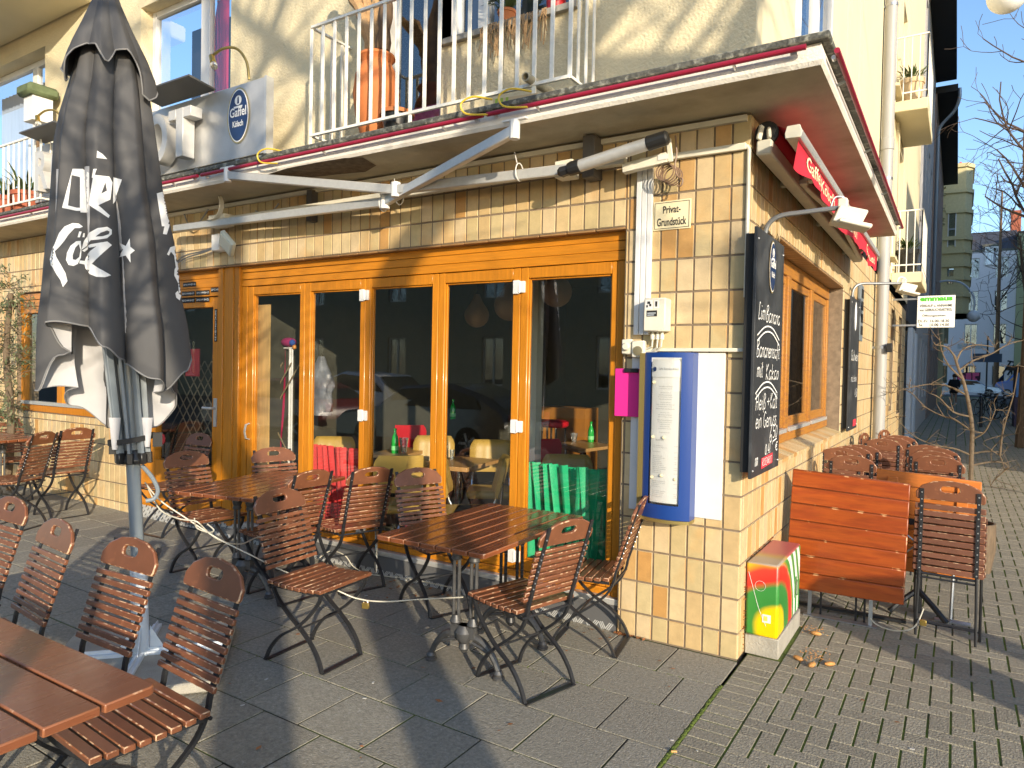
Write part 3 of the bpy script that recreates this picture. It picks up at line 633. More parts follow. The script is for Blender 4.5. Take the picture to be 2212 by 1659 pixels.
MB().box(-.53, -.103, 1.917, -.48, -.1025, 1.921).box(-.53, -.103, 1.906, -.49, -.1025, 1.910).build('display_lines', M['pale_blue_paint'], m)
b = MB()
for x in (-.515, -.485, -.46): b.lathe([(.014,0),(.014,.03),(.010,.032),(.010,.045)], (x, -.05, 1.77), 8)
b.tube([(-.515,-.05,1.77),(-.52,-.045,1.73),(-.56,-.03,1.715),(-.60,-.02,1.71)], .006, 6); b.tube([(-.485,-.05,1.77),(-.49,-.045,1.725),(-.53,-.03,1.70),(-.60,-.02,1.695)], .006, 6); b.tube([(-.46,-.05,1.77),(-.465,-.045,1.73),(-.50,-.03,1.70),(-.60,-.02,1.68)], .006, 6)
b.build('cable_glands', M['cream_paint'], m)
k = thing('key_switch', 'cream key switch and turn knob below the white duct', 'switch', (-.64, -.03, 1.72))
MB().box(-.715, -.035, 1.685, -.650, -.001, 1.775).box(-.645, -.05, 1.665, -.565, -.001, 1.765).build('housing', M['cream_paint'], k, bevel=.006)
MB().lathe([(.024,0),(.024,.012),(.018,.02)], (-.683, -.035, 1.73), 16, ax=(0,-1,0)).build('knob', M['cream_paint'], k)
MB().lathe([(.028,0),(.028,.006),(.012,.008)], (-.605, -.05, 1.705), 16, ax=(0,-1,0)).build('lock', mat('old_brass', (.35,.30,.18), rough=.4, metal=.6), k)
# notice "Privat-Grundstueck"
s = thing('notice_sign', 'small cream notice reading Privat-Grundstück on the tiled pillar', 'sign', (-.42, -.01, 2.48))
p0 = at(1404.5, 427, y=-.006); p1 = at(1484, 480, y=-.006)
sx0, sx1, sz0, sz1 = -.545, -.322, 2.405, 2.572
MB().box(sx0, -.008, sz0, sx1, -.001, sz1).build('plate', mat('sign_cream', (.80,.70,.45), rough=.35), s, bevel=.002)
MB().ring([(sx0+.008,-.0095,sz0+.008),(sx1-.008,-.0095,sz0+.008),(sx1-.008,-.0095,sz1-.008),(sx0+.008,-.0095,sz1-.008)], [(sx0+.011,-.0095,sz0+.011),(sx1-.011,-.0095,sz0+.011),(sx1-.011,-.0095,sz1-.011),(sx0+.011,-.0095,sz1-.011)], (0,.001,0)).build('border', M['ink'], s)
text('lettering', 'Privat-', ((sx0+sx1)/2, -.0085, 2.50), (1,0,0), (0,0,1), M['ink'], s, center=True, height=.043, width=.105, bold=.018)
text('lettering', 'Grundstück', ((sx0+sx1)/2, -.0085, 2.428), (1,0,0), (0,0,1), M['ink'], s, center=True, height=.047, width=.175, bold=.018)
# menu board
mz0, mz1 = .745, 1.70
s = thing('menu_backboard', 'white backing board behind the blue menu case on the tiled pillar', 'board', (-.36, -.01, 1.2))
MB().box(-.655, -.012, mz0+.02, -.105, -.001, mz1-.005).build('board', M['white_paint'], s, bevel=.002)
MB().box(-.64, -.014, .775, -.575, -.0125, .83).build('sticker', M['paper'], s)
tag(MB().box(-.66, -.03, 1.702, -.005, -.001, 1.722).build('shelf_rail', M['cream_paint'], bevel=.003), 'cream rail along the top of the white menu board', 'rail')
s = thing('menu_case', 'tall blue menu case with curved front and paper menus behind glass', 'menu case', (-.42, -.06, 1.2))
N = 12; cx0, cx1 = -.535, -.255
def cy(x): t = (x-cx0)/(cx1-cx0)*2-1; return -.105 - .035*(1-t*t)
def curve(x0, x1, n=N): return [(x0+(x1-x0)*i/n) for i in range(n+1)]
fr_ = MB()
def cpatch(bm, x0, x1, z0, z1, off=0, n=N):
    xs = curve(x0, x1, n); P = []
    for x in xs: P += [(x, cy(x)-off, z0), (x, cy(x)-off, z1)]
    bm.add(P, [(2*i, 2*i+2, 2*i+3, 2*i+1) for i in range(n)])
wx0, wx1, wz0, wz1 = -.492, -.312, .835, 1.665
cpatch(fr_, cx0, cx1, .755, wz0); cpatch(fr_, cx0, cx1, wz1, 1.695); cpatch(fr_, cx0, wx0, wz0, wz1, n=4); cpatch(fr_, wx1, cx1, wz0, wz1, n=4)
fr_.box(cx0, cy(cx0)+.001, .755, cx0+.004, -.012, 1.695); fr_.box(cx1-.004, cy(cx1)+.001, .755, cx1, -.012, 1.695)
fr_.build('blue_frame', M['navy'], s, angle=50)
bt = MB().box(cx0-.03, -.115, .745, cx0-.001, -.012, 1.69); bt.prism([(cx0-.03,-.012,.735),(cx1,-.012,.735)] + [(x, cy(x)-.004, .735) for x in curve(cx1, cx0)] + [(cx0-.03,-.115,.735)], (0,0,.018)); bt.build('bronze_edge', M['bronze'], s, angle=50)
pp = MB(); cpatch(pp, wx0+.006, wx1-.006, .845, 1.655, -.014); pp.build('paper_menu', M['paper'], s, angle=60)
pl = MB(); cpatch(pl, wx0+.004, wx1-.004, 1.555, 1.645, -.010); pl.build('header_card', M['white_paint'], s, angle=60)
def wrap_text(bm, sx, xc, z, h, w, off=-.0105, center=True, **kw):
    P, F, ww = flat_text(sx, (0,0,0), (1,0,0), (0,0,1), height=h, width=w, depth=0, **kw)
    bm.add([(xc - (ww/2 if center else 0) + p.x, cy(min(max(xc - (ww/2 if center else 0) + p.x, cx0), cx1)) - off - 0.0, z + p.z) for p in P], F)
for nm_, off_ in (('menu_lettering', 0),):
    tx = MB()
    wrap_text(tx, 'Gaffel. Besonders Kölsch.', -.385, 1.595, .014, .115, off=-.008)
    rows_ = [1.500,1.487,1.465,1.452,1.440,1.428,1.410,1.398,1.386,1.374,1.352,1.340,1.328,1.310,1.298,1.286,1.274,1.262,1.240]
    for z in rows_: wrap_text(tx, random.choice(['Kleine Karte und Getränke', 'Salat mit Brot und Olivenöl', 'Suppe des Tages mit Brot', 'hausgemachter Kuchen']), -.402, z, .006, random.uniform(.05,.11), off=-.0125)
    wrap_text(tx, 'FRÜHSTÜCK', -.455, 1.195, .011, .05, off=-.0125, center=False)
    z = 1.165
    while z > .87:
        wrap_text(tx, random.choice(['Rührei mit Kräutern', 'Müsli mit Joghurt', 'Brötchen und Marmelade', 'Croissant']), -.470, z, .005, random.uniform(.04,.085), off=-.0125, center=False)
        if random.random() < .6: wrap_text(tx, '6,50 €', -.345, z, .005, .018, off=-.0125, center=False)
        z -= random.choice([.0105, .0105, .0105, .024])
    tx.build(nm_, M['grey_ink'], s)
mg = MB()
for x, z in ((-.475,1.525),(-.405,1.215),(-.475,1.215),(-.415,1.00),(-.475,.985),(-.335,.985)): mg.lathe([(.009,0),(.009,.006),(.006,.009)], (x, cy(x)+.012, z), 12, ax=(0,-1,0))
mg.build('magnet', M['cream_print'], s)
g = MB(); cpatch(g, wx0+.001, wx1-.001, wz0+.001, wz1-.001, -.004); g.build('glass_front', M['pane'], s, angle=60)
MB().lathe([(.001,0),(.013,0),(.013,.001),(.001,.001)], (-.468, cy(-.468)+.006, 1.60), 20, ax=(0,-1,0), sx=.7).build('crest', M['oval_blue'], s)
s = thing('clipboard', 'pink clipboard with black clip hanging beside the blue menu case', 'clipboard', (-.64, -.02, 1.45))
MB().box(-.752, -.034, 1.315, -.562, -.028, 1.60).build('board', M['pink'], s, bevel=.002)
MB().box(-.69, -.05, 1.577, -.60, -.034, 1.602).build('clip', M['black_steel'], s, bevel=.004)

# ------------------------------------------------------------------ chalkboards on the side wall
def oval(o, u, v, w, h, par, small=False):
    o, u, v = V(o), V(u), V(v); n = u.cross(v)
    def el(a, c, z, nm, mt): MB().add([o + u*(a*cos(2*pi*k/40)) + v*(c*sin(2*pi*k/40)) + n*z for k in range(40)], [tuple(range(40))]).build(nm, mt, par)
    el(w/2, h/2, .003, 'gold_rim', M['gold']); el(w/2*.90, h/2*.94, .0045, 'white_rim', M['white_print']); el(w/2*.84, h/2*.90, .006, 'blue_oval', M['oval_blue'])
    text('oval_lettering', 'Gaffel', o - v*(h*.02) + n*.0065, u, v, M['white_print'], par, center=True, height=h*.17, width=w*.72, bold=.02)
    text('oval_lettering', 'Kölsch', o - v*(h*.20) + n*.0065, u, v, M['white_print'], par, center=True, height=h*.11, width=w*.46, bold=.02)
    b = MB(); c0 = o + v*(h*.27)
    b.add([c0 + u*(w*.15*cos(2*pi*k/20)) + v*(h*.085*sin(2*pi*k/20)) + n*.0068 for k in range(20)], [tuple(range(20))])
    b.poly(*[c0 + u*(w*a) + v*(h*e) + n*.0068 for a, e in ((-.2,-.1),(.2,-.1),(.17,-.135),(-.17,-.135))])
    b.build('crest', M['white_print'], par)
    MB().poly(*[c0 + u*(w*a) + v*(h*e) + n*.0072 for a, e in ((-.04,-.06),(.05,-.06),(.03,.05),(0,.07),(-.03,.04))]).build('crest_figure', M['oval_blue'], par)

def chalkboard(y0, y1, z0, z1, label, lines, mirror=None, ovl=True):
    s = thing('chalkboard', label, 'chalkboard', (.04, (y0+y1)/2, z0))
    MB().box(.002, y0+.03, z0+.03, .050, y1-.03, z1-.03).build('back_frame', M['black'], s)
    MB().box(.052, y0, z0, .068, y1, z1).build('board', M['chalkboard'], s, bevel=.002)
    cb = MB(); rb = MB(); o = V((.0695, y0, z0)); u = V((0,1,0)); v = V((0,0,1))
    lines(cb, rb, o, u, v)
    cb.build('chalk_writing', M['chalk'], s)
    if rb.v: rb.build('red_writing', M['chalk_red'], s)
    if ovl: oval(o + u*(.36) + v*(z1-z0-.17), u, v, .17, .30, s)
    sc = MB()
    for yv in (y0+.03, y1-.03):
        for z in (z0+.04, z1-.06): sc.ball((.069, yv, z), .006, 8, 5)
    sc.build('screw', M['rivet'], s)
    return s
def arcs(cb, o, u, v, x0, x1, y, n=2):
    for k in range(n):
        ribbon(cb, spline([(x0+.0*k, y-.03*k), ((x0*2+x1)/3, y+.055-.03*k), ((x0+x1*2)/3, y+.055-.03*k), (x1, y-.005-.03*k)]), o, u, v, .008)
def L1(cb, rb, o, u, v):
    h = .085; R = lambda s, x, y, w, hh=h, pen=.0065: hand(cb, s, o + u*x + v*y, u, v, hh, w, pen)
    R('Lim', .06, .86, .17); R('Banana', .24, .855, .36); arcs(cb, o, u, v, .05, .60, .77)
    R('Bananensaft', .04, .655, .58); R('mit', .06, .545, .14); R('Kakao', .27, .530, .34); arcs(cb, o, u, v, .04, .58, .455)
    R('Heiß', .05, .365, .24); R('+', .32, .37, .07); R('Kalt', .40, .362, .19); R('ein', .06, .265, .14); R('Genuss', .24, .26, .34)
    R('6', .40, .165, .08, .10); R('50', .49, .185, .13, .07); R(',', .48, .16, .03); R('0,4l', .30, .105, .14, .055); R('€', .56, .105, .08, .05)
    ribbon(cb, [(.50,.165),(.60,.175)], o, u, v, .007)
    hand(cb, 'mm', o + u*.07 + v*.06, u, v, .07, .07, .005)
    rb.poly(*[o + u*a + v*e + V((.001,0,0)) for a, e in ((.22,.03),(.50,.04),(.50,.10),(.22,.09))])
    hand(cb, 'ROSENROT', o + u*.235 + v*.045 + V((.0012,0,0)), u, v, .038, .24, .003)
chalkboard(-.09, .594, 1.022, 2.365, 'tall black chalkboard on the corner wall with white drink prices and beer oval', L1)
def L2(cb, rb, o, u, v):
    hand(cb, 'Glühwein', o + u*.08 + v*.72, u, v, .10, .60, .0075); hand(cb, 'mit Schuss' if 0 else 'mit ohne', o + u*.12 + v*.50, u, v, .07, .45, .006); hand(cb, '4,50', o + u*.45 + v*.34, u, v, .08, .24, .007)
    rb.poly(*[o + u*a + v*e + V((.001,0,0)) for a, e in ((.38,.03),(.62,.03),(.62,.10),(.38,.10))])
s = chalkboard(3.84, 4.56, 1.02, 2.38, 'second black chalkboard further along the side wall, before the grey downpipe', L2, ovl=False)
MB().add([(.0705, 3.84+.36+.085*cos(2*pi*k/40), 2.20+.15*sin(2*pi*k/40)) for k in range(40)], [tuple(range(40))]).build('blank_oval', M['white_print'], s)

# gooseneck floodlights above the chalkboards
def arm_light(y, zb, label, y2, x2, z2):
    s = thing('arm_floodlight', label, 'floodlight', (.05, y, zb))
    pts = spline([(.03, y, zb-.05), (.04, y, zb+.06), (.10, y+(y2-y)*.12, zb+.12), (x2*.55, y+(y2-y)*.5, (zb+.12+z2)/2), (x2, y2, z2)], 6)
    MB().tube(pts, .014, 8).build('arm', mat('arm_grey', (.16,.17,.18), rough=.4, metal=.4) if 'arm_grey' not in MATS else MATS['arm_grey'], s)
    c = V((x2, y2, z2)); b = MB()
    b.obox(c + V((.035,.03,-.055)), V((.07,.02,-.02)), V((-.02,.06,0)), V((.02,.004,.045))); b.obox(c + V((.01,.01,.0)), V((.025,0,.0)), V((0,.03,0)), V((.0,0,.05)))
    b.obox(c + V((.06,.03,-.10)), V((.08,.025,-.022)), V((-.025,.075,0)), V((.004,.001,.012))); b.build('lamp_head', M['cream_paint'], s, bevel=.006)
    MB().tube(spline([c + V((-.05,-.02,.0)), c + V((-.03,0,.06)), c + V((.02,.02,.05)), c + V((.03,.02,-.02))]), .006, 6).build('lamp_cable', M['galv'], s)
arm_light(.24, 2.36, 'grey arm with white floodlight over the nearer chalkboard', .42, .40, 2.53)
arm_light(4.2, 2.42, 'grey arm with white floodlight over the farther chalkboard', 4.5, .47, 2.56)

# ------------------------------------------------------------------ downpipe, house lamp strip
s = thing('downpipe', 'wide pale grey downpipe with brackets on the side wall', 'downpipe', (.08, 6.7, 0))
MB().lathe([(.074,0),(.074,4.6),(.084,4.61),(.084,4.75),(.074,4.76),(.074,12)], (.105, 6.75, 0), 20).build('pipe', mat('downpipe_grey', (.33,.33,.32), rough=.5, noise=.1, nscale=4, stretch=(6,6,.5)), s)
b = MB()
for z in (1.95, 4.2, 6.5): b.lathe([(.079,0),(.079,.035)], (.105, 6.75, z), 20); b.box(0, 6.73, z, .1, 6.77, z+.03)
b.build('bracket', M['galv'], s)
tag(MB().box(.18, 6.62, 1.9, .24, 6.70, 2.02).build('key_safe', M['black_plastic'], bevel=.005), 'small black box strapped to the grey downpipe', 'box')
b = MB().box(.005, 4.9, 1.98, .04, 5.16, 2.62); o = tag(b.build('slot_panel', M['grey_paint'], bevel=.006), 'narrow grey wall panel with black slots behind the farther chalkboard', 'panel')
b = MB()
for i in range(4): b.box(.041, 4.94, 2.05+i*.14, .045, 5.12, 2.15+i*.14)
b.build('slot', M['black'], o)

# ------------------------------------------------------------------ red tube lights along the ledge
def tube_light(a, c, label):
    s = thing('tube_light', label, 'tube light', a, 'red neon tubes along the ledge')
    MB().tube([a, c], .0135, 10).build('tube', M['red_tube'], s)
    b = MB(); a, c = V(a), V(c); n = max(2, int((c-a).length/1.2)+1)
    for i in range(n):
        p = a + (c-a)*((i+.3)/(n-.4)); q = p + (V((0,.05,-.02)) if abs(c.x-a.x) > .1 else V((-.05,0,-.02))); b.tube([p, q], .008, 6)
    for p, d in ((a, (c-a).normalized()), (c, (a-c).normalized())): b.lathe([(.011,0),(.011,.03)], p + d*.04 + (V((0,.02,-.012)) if abs(c.x-a.x) > .1 else V((-.02,0,-.012))), 8, ax=d)
    b.build('holder', M['rivet'], s)
yF = LY-.055; zF = 3.072
tube_light((-11, yF, zF), (-4.18, yF, zF), 'dark red tube light on the ledge, leftmost, ending below the big sign')
tube_light((-4.13, yF, zF), (-1.42, yF, zF), 'red tube light on the ledge below the terracotta pot')
tube_light((-1.39, yF, zF), (.36, yF, zF), 'red tube light on the ledge ending at its outer corner')
tube_light((LX+.06, LY+.05, zF), (LX+.06, LE-.02, zF), 'red tube light along the side street edge of the ledge')
def hoop(px, py, label):
    p = at(px, py, y=LY-.05); q = spline([p + V((.10,.03,.07)), p + V((.0,-.03,.085)), p + V((-.07,-.05,.05)), p + V((-.04,-.04,-.01)), p + V((.10,-.012,-.03))], 6)
    tag(MB().tube(q, .006, 6).build('yellow_cable', mat('yellow', (.65,.45,.04), rough=.5) if 'yellow' not in MATS else MATS['yellow']), label, 'cable')
hoop(582, 349, 'yellow cable loop on the ledge edge under the sign')
hoop(1027, 244, 'yellow cable loop on the ledge edge right of the terracotta pot')
hoop(1110, 228, 'yellow cable loop above the tip of the awning arm')

# ------------------------------------------------------------------ folded awning arms on the front (no cloth)
def Q(px, py, y): return at(px, py, y=y)
s = thing('folded_awning', 'folded white awning arms without cloth under the front ledge', 'awning frame', (-2.6, -.2, 2.8))
sh = V((-4.62, -.13, 2.745)); sr = V((-1.02, -.13, 2.80))
el1 = Q(832, 436, -.22); tip1 = Q(1112, 282, LY-.05); el2 = Q(855, 410, -.28); tip2 = Q(492, 379, LY-.05); shl = Q(378, 494, -.16); shr = Q(1195, 370, -.16); mid1 = Q(505, 475, -.16)
MB().bar(shl, el1, .045, .062).build('arm', M['alu'], s, bevel=.006)
MB().bar(el1, tip1, .045, .062).build('forearm', M['alu'], s, bevel=.006)
MB().bar(Q(1228, 366, -.17), el2, .045, .062).build('arm', M['alu'], s, bevel=.006)
MB().bar(el2, tip2, .045, .062).build('forearm', M['alu'], s, bevel=.006)
for e in (el1, el2): MB().lathe([(.034,-.05),(.034,.05)], e, 14).build('elbow_joint', M['white_paint'], s, bevel=.003)
for t in (tip1, tip2): MB().lathe([(.03,-.05),(.03,.06)], t, 10).bar(t + V((-.08,0,.06)), t + V((.08,0,.06)), .03, .012).build('tip_bracket', M['white_paint'], s, bevel=.003)
MB().bar(Q(462, 480, -.10), Q(1352, 346, -.10), .05, .05).build('back_beam', M['cream_paint'], s, bevel=.005)
b = MB().obox(Q(478, 478, -.12), V((.11,0,0)), V((0,.05,0)), V((0,0,.05))); b.obox(Q(1225, 368, -.12), V((.06,0,0)), V((0,.05,0)), V((0,0,.05)))
c0 = Q(455, 468, -.2); b.strip([c0 + V((.02+.13*sin(t), 0, .09-.12*cos(t))) for t in [i*.35 for i in range(-1, 9)]], .045, .008, (0,1,0)); b.build('bracket', M['cream_paint'], s, bevel=.004)
mat('dark_bracket', (.10,.09,.08), rough=.6); MB().box(-3.42, -.07, 2.72, -3.36, -.001, 2.97).build('wall_bracket', MATS['dark_bracket'], s, bevel=.004); MB().box(-.96, -.12, 2.74, -.88, -.001, 2.99).build('wall_bracket', MATS['dark_bracket'], s, bevel=.004)
b = MB()
for px, py in ((1122, 372), (828, 440), (862, 425)):
    p = Q(px, py, -.20); b.tube([p + V((0, .045*cos(t), .055*sin(t))) for t in [i*pi/6 for i in range(13)]], .004, 5); b.tube([p + V((0,-.03,.05)), p + V((-.02,-.03,.12))], .003, 5)
b.build('cable_tie', M['white_paint'], s)
s = thing('awning_motor', 'shiny aluminium roller tube with black ends hanging from the front awning', 'roller tube', (-.9, -.2, 2.8))
a, c = Q(1236, 364, -.24), Q(1432, 300, -.22)
MB().tube([a, c], .036, 18).build('tube', M['alu'], s)
d = (c-a).normalized()
MB().lathe([(.038,-.02),(.042,0),(.042,.05),(.037,.052)], a, 14, ax=d).lathe([(.02,-.09),(.034,-.07),(.03,-.02)], a, 7, ax=d).build('black_end', M['black_plastic'], s, angle=25); MB().lathe([(.038,-.09),(.042,-.085),(.04,.02),(.03,.03)], c, 14, ax=d).build('black_end', M['black_plastic'], s, angle=25)
MB().bar(Q(1347, 366, -.12), Q(1443, 341, -.12), .05, .055).bar(Q(1444, 300, -.13), Q(1449, 350, -.13), .03, .012, (0,1,0)).build('mount', M['cream_paint'], s, bevel=.004)
MB().bar(Q(1421, 341, -.1485), Q(1444, 337, -.1485), .001, .028, ).build('label_plate', M['paper'], s)
b = MB(); c0 = Q(1446, 372, -.09)
for i in range(5):
    r = .045 + .008*random.random(); ph = random.random()*6
    b.tube([c0 + V((r*cos(t+ph)+.01*i-.02, .008*i-.02, r*.95*sin(t+ph)-.006*i)) for t in [j*pi/9 for j in range(19)]], .0045, 5)
b.tube(spline([c0 + V((.03,0,.20)), c0 + V((.04,0,.1)), c0 + V((.035,-.01,.03)), c0 + V((.05,-.01,-.03)), c0 + V((.08,-.01,-.05)), c0 + V((.075,-.01,-.085)), c0 + V((.05,-.01,-.085))]), .005, 6)
tag(b.build('cable_coil', mat('brown_cable', (.22,.14,.09), rough=.5)), 'coil of thin brown cable hanging above the notice sign', 'cable')
b = MB().tube(spline([Q(1450,300,-.1), Q(1462,325,-.08), Q(1452,345,-.1)]), .005, 6)
b = MB().tube(spline([Q(368, 442, -.02), Q(420, 430, -.03), Q(470, 412, -.03)]), .012, 6)
tag(b.build('wall_cable', M['cream_paint']), 'cream cable running up under the ledge left of the front floodlight', 'cable')
b = MB()
for pts in ([(398,463),(410,490),(425,488),(450,452)], [(372,575),(398,553),(440,542),(470,530)], [(372,577),(400,558),(440,545),(470,533)], [(552,455),(575,470),(588,458),(602,440)]):
    b.tube(spline([Q(x, yv, -.06) for x, yv in pts]), .007, 6)
tag(b.build('loose_cables', M['galv']), 'loose grey cables hanging from the awning beam by the front floodlight', 'cable')
s = thing('floodlight', 'white square floodlight with junction box on the tiles above the post', 'floodlight', (-4.4, -.1, 2.6))
c0 = Q(491, 526, -.13)
MB().obox(Q(474, 525, -.05), V((.055,0,0)), V((0,.045,0)), V((0,0,.075))).build('junction_box', M['white_paint'], s, bevel=.008)
u = V((.070,-.035,.045)); w = V((-.035,-.03,.075)); u = V((.62,-.35,.42)).normalized(); w = V((-.35,-.25,.62)); w = (w - u*w.dot(u)).normalized(); n = u.cross(w)
b = MB().obox(c0, u*.085, w*.085, n*.022); b.build('housing', mat('lamp_grey_green', (.50,.55,.50), rough=.4), s, bevel=.012, seg=2)
MB().obox(c0 + n*.0225*(1 if n.y < 0 else -1), u*.066, w*.066, n*.002).build('lens', mat('lamp_lens', (.75,.76,.65), rough=.25), s)

# ------------------------------------------------------------------ red cassette awning on the side
s = thing('awning', 'red roller awning with scalloped valance above the side window', 'awning', (.2, 2, 2.8))
MB().lathe([(.058,0),(.058,4.1)], (.075, .05, 2.885), 20, ax=(0,1,0)).build('roll', M['red_cloth'], s)
MB().lathe([(.03,-.03),(.062,-.028),(.062,.0)], (.075, .05, 2.885), 20, ax=(0,1,0), cap=True).lathe([(.03,-.045),(.045,-.045),(.045,-.02),(.03,-.02)], (.075,.05,2.885), 14, ax=(0,1,0)).build('roll_end', M['black_plastic'], s)
MB().box(.035, -.03, 2.755, .115, 4.15, 2.835).build('beam', M['cream_paint'], s, bevel=.008)
for xa, xb, zt in ((.045,.055,2.92),(.10,.09,2.90)): MB().bar((xa,-.02,2.84), (xb,.0,zt), .018, .03).build('roll_bracket', M['cream_paint'], s, bevel=.004)
for yv in (.75, 2.1, 3.6): MB().box(.0, yv, 2.77, .16, yv+.05, 2.80).lathe([(.05,0),(.055,.02),(.04,.05)], (.16, yv+.05, 2.79), 10).build('bracket', M['cream_paint'], s, bevel=.004)
MB().bar((.12,.80,2.80), (.215,2.35,2.79), .04, .05).build('arm', M['cream_paint'], s, bevel=.005); MB().bar((.20,2.3,2.74), (.13,3.9,2.76), .04, .05).build('arm', M['cream_paint'], s, bevel=.005)
MB().poly((.10, .06, 2.935), (.235, -.10, 2.835), (.235, 3.98, 2.835), (.10, 4.1, 2.935)).build('cloth', M['red_cloth'], s)
yv0, yv1 = -.17, 4.03
b = MB().prism([(.215,yv0,2.775),(.285,yv0,2.775),(.292,yv0,2.80),(.280,yv0,2.835),(.222,yv0,2.835),(.212,yv0,2.80)], (0,yv1-yv0,0)); b.build('front_bar', M['alu'], s, bevel=.004)
MB().prism([(.213,yv0-.012,2.773),(.287,yv0-.012,2.773),(.294,yv0-.012,2.80),(.282,yv0-.012,2.837),(.220,yv0-.012,2.837),(.210,yv0-.012,2.80)], (0,.012,0)).build('end_cap', M['cream_paint'], s, bevel=.003)
n = 120; P = []; VD = lambda yv: 2.645 - .018*abs(sin(pi*(yv-yv0)/.35)) 
for i in range(n+1):
    yv = yv0 + .05 + (yv1-yv0-.05)*i/n; wv = .012*sin(yv*7)+.006*sin(yv*19)
    for k in range(5):
        f = k/4; P.append((.265 + wv*f + .02*f*sin(yv*3), yv, 2.775*(1-f) + VD(yv)*f))
vb = MB().add(P, [(i*5+k, i*5+k+1, i*5+k+6, i*5+k+5) for i in range(n) for k in range(4)])
va = vb.build('valance', M['red_cloth'], s, angle=80)
for sx, y0, h, wd in (('Gaffel-Kölsch', .06, .075, 1.0), ('ROSENROT', 1.72, .085, .62), ('Gaffel-Kölsch', 2.95, .075, .9)):
    P, F, ww = flat_text(sx, (0,0,0), (1,0,0), (0,1,0), height=h, width=wd, bold=.01, depth=0)
    MB().add([(.2685 + (.012*sin((y0+p.x)*7)+.006*sin((y0+p.x)*19))*.6 + .012*sin((y0+p.x)*3), y0 + p.x, 2.672 + p.y) for p in P], F).build('valance_lettering', M['cream_print'], va)

# ------------------------------------------------------------------ big metal sign above the ledge
SY = -.30
zb = lambda px, py: at(px, py, y=SY)
s = thing('shop_sign', 'long brushed metal shop sign with raised pale letters and beer ovals', 'shop sign', (-5.2, SY, 3.5))
pr, pl_ = zb(571, 190), zb(75, 330)
X1s = zb(572, 250).x; X0s = zb(76, 350).x; Z0 = zb(571, 329).z; Z1 = zb(571, 166).z
MB().box(X0s, SY, Z0, X1s, SY+.06, Z1).build('panel', M['sign_steel'], s, bevel=.004)
MB().box(X1s-.004, SY-.004, Z0-.01, X1s+.02, SY+.066, Z1+.006).build('end_plate', M['alu'], s)
b = MB()
for f in (.02, .3, .55, .75, .9): b.box(X0s+(X1s-X0s)*f, SY+.01, 3.14, X0s+(X1s-X0s)*f+.05, SY+.05, Z0)
b.build('sign_foot', M['galv'], s)
ow = zb(539, 240).x - zb(493, 240).x
oval((zb(516, 250).x, SY-.002, zb(516, 250).z), (1,0,0), (0,0,1), ow*1.06, (zb(516, 187).z - zb(516, 308).z), s)
oval((X0s+.14, SY-.002, (Z0+Z1)/2), (1,0,0), (0,0,1), ow*1.06, (Z1-Z0)*.72, s)
LH = .40; LW = .26; lz = Z0+.06
txr = zb(440, 250).x; tx0 = txr - .26
# letters spread from the left oval to the T
nlet = 'ROSENROT'; xl = X0s + .32; step = (tx0 - xl)/7
for i, ch in enumerate(nlet):
    x = xl + step*i
    if ch == 'O':
        k_ = [(x + .02 + .12 + .155*cos(2*pi*j/32), SY-.14, lz+LH/2+ (LH/2+.01)*sin(2*pi*j/32)) for j in range(32)]; i_ = [(x + .02 + .12 + .085*cos(2*pi*j/32), SY-.14, lz+LH/2+ (LH/2-.075)*sin(2*pi*j/32)) for j in range(32)]
        MB().ring(k_, i_, (0,.11,0)).build('letter', M['letter_white'], s)
    elif ch == 'T':
        MB().box(x+.085, SY-.14, lz, x+.185, SY-.03, lz+LH).box(x-.02, SY-.14, lz+LH-.085, x+.084, SY-.03, lz+LH).box(x+.186, SY-.14, lz+LH-.085, x+.29, SY-.03, lz+LH).build('letter', M['letter_white'], s, bevel=.004)
    else:
        text('letter', ch, (x, SY-.03, lz), (1,0,0), (0,0,1), M['letter_white'], s, height=LH, width=LW, bold=.03, thick=.11)
mat('dark_hood', (.10,.10,.095), rough=.5, metal=.3)
for x0, x1 in ((zb(355,200).x, zb(470,200).x), (X0s+.25, X0s+.95)): MB().prism([(x0, SY-.02, Z1), (x1, SY-.02, Z1), (x1, SY-.26, Z1+.035), (x0, SY-.26, Z1+.035)], (0,.004,.015)).build('sign_hood', MATS['dark_hood'], s)
def sign_lamp(px, py, sgn, label):
    s = thing('sign_lamp', label, 'lamp', at(px, py, y=SY), None)
    p = at(px, py, y=SY+.03); L = .42
    pts = spline([p, p + V((-.01*sgn,-.02,.14)), p + V((-.08*sgn,-.06,.24)), p + V((-.20*sgn,-.10,.25)), p + V((-.30*sgn,-.13,.20))], 6)
    MB().tube(pts, .011, 8).build('arm', M['bronze'], s); q = V(pts[-1]); d = V((.06*sgn,-.02,-.09)).normalized()
    MB().lathe([(.012,-.01),(.022,.0),(.024,.075),(.018,.08)], q, 12, ax=d).build('socket', M['brass'], s)
    MB().lathe([(.015,.08),(.028,.105),(.026,.135),(.003,.15)], q, 12, ax=d).build('bulb', mat('bulb', (.9,.9,.85), rough=.05, trans=.8) if 'bulb' not in MATS else MATS['bulb'], s)
sign_lamp(538, 172, 1, 'brass gooseneck lamp curving over the right end of the metal sign')
sign_lamp(142, 292, 1, 'brass gooseneck lamp over the left end of the metal sign, by the birdhouse')

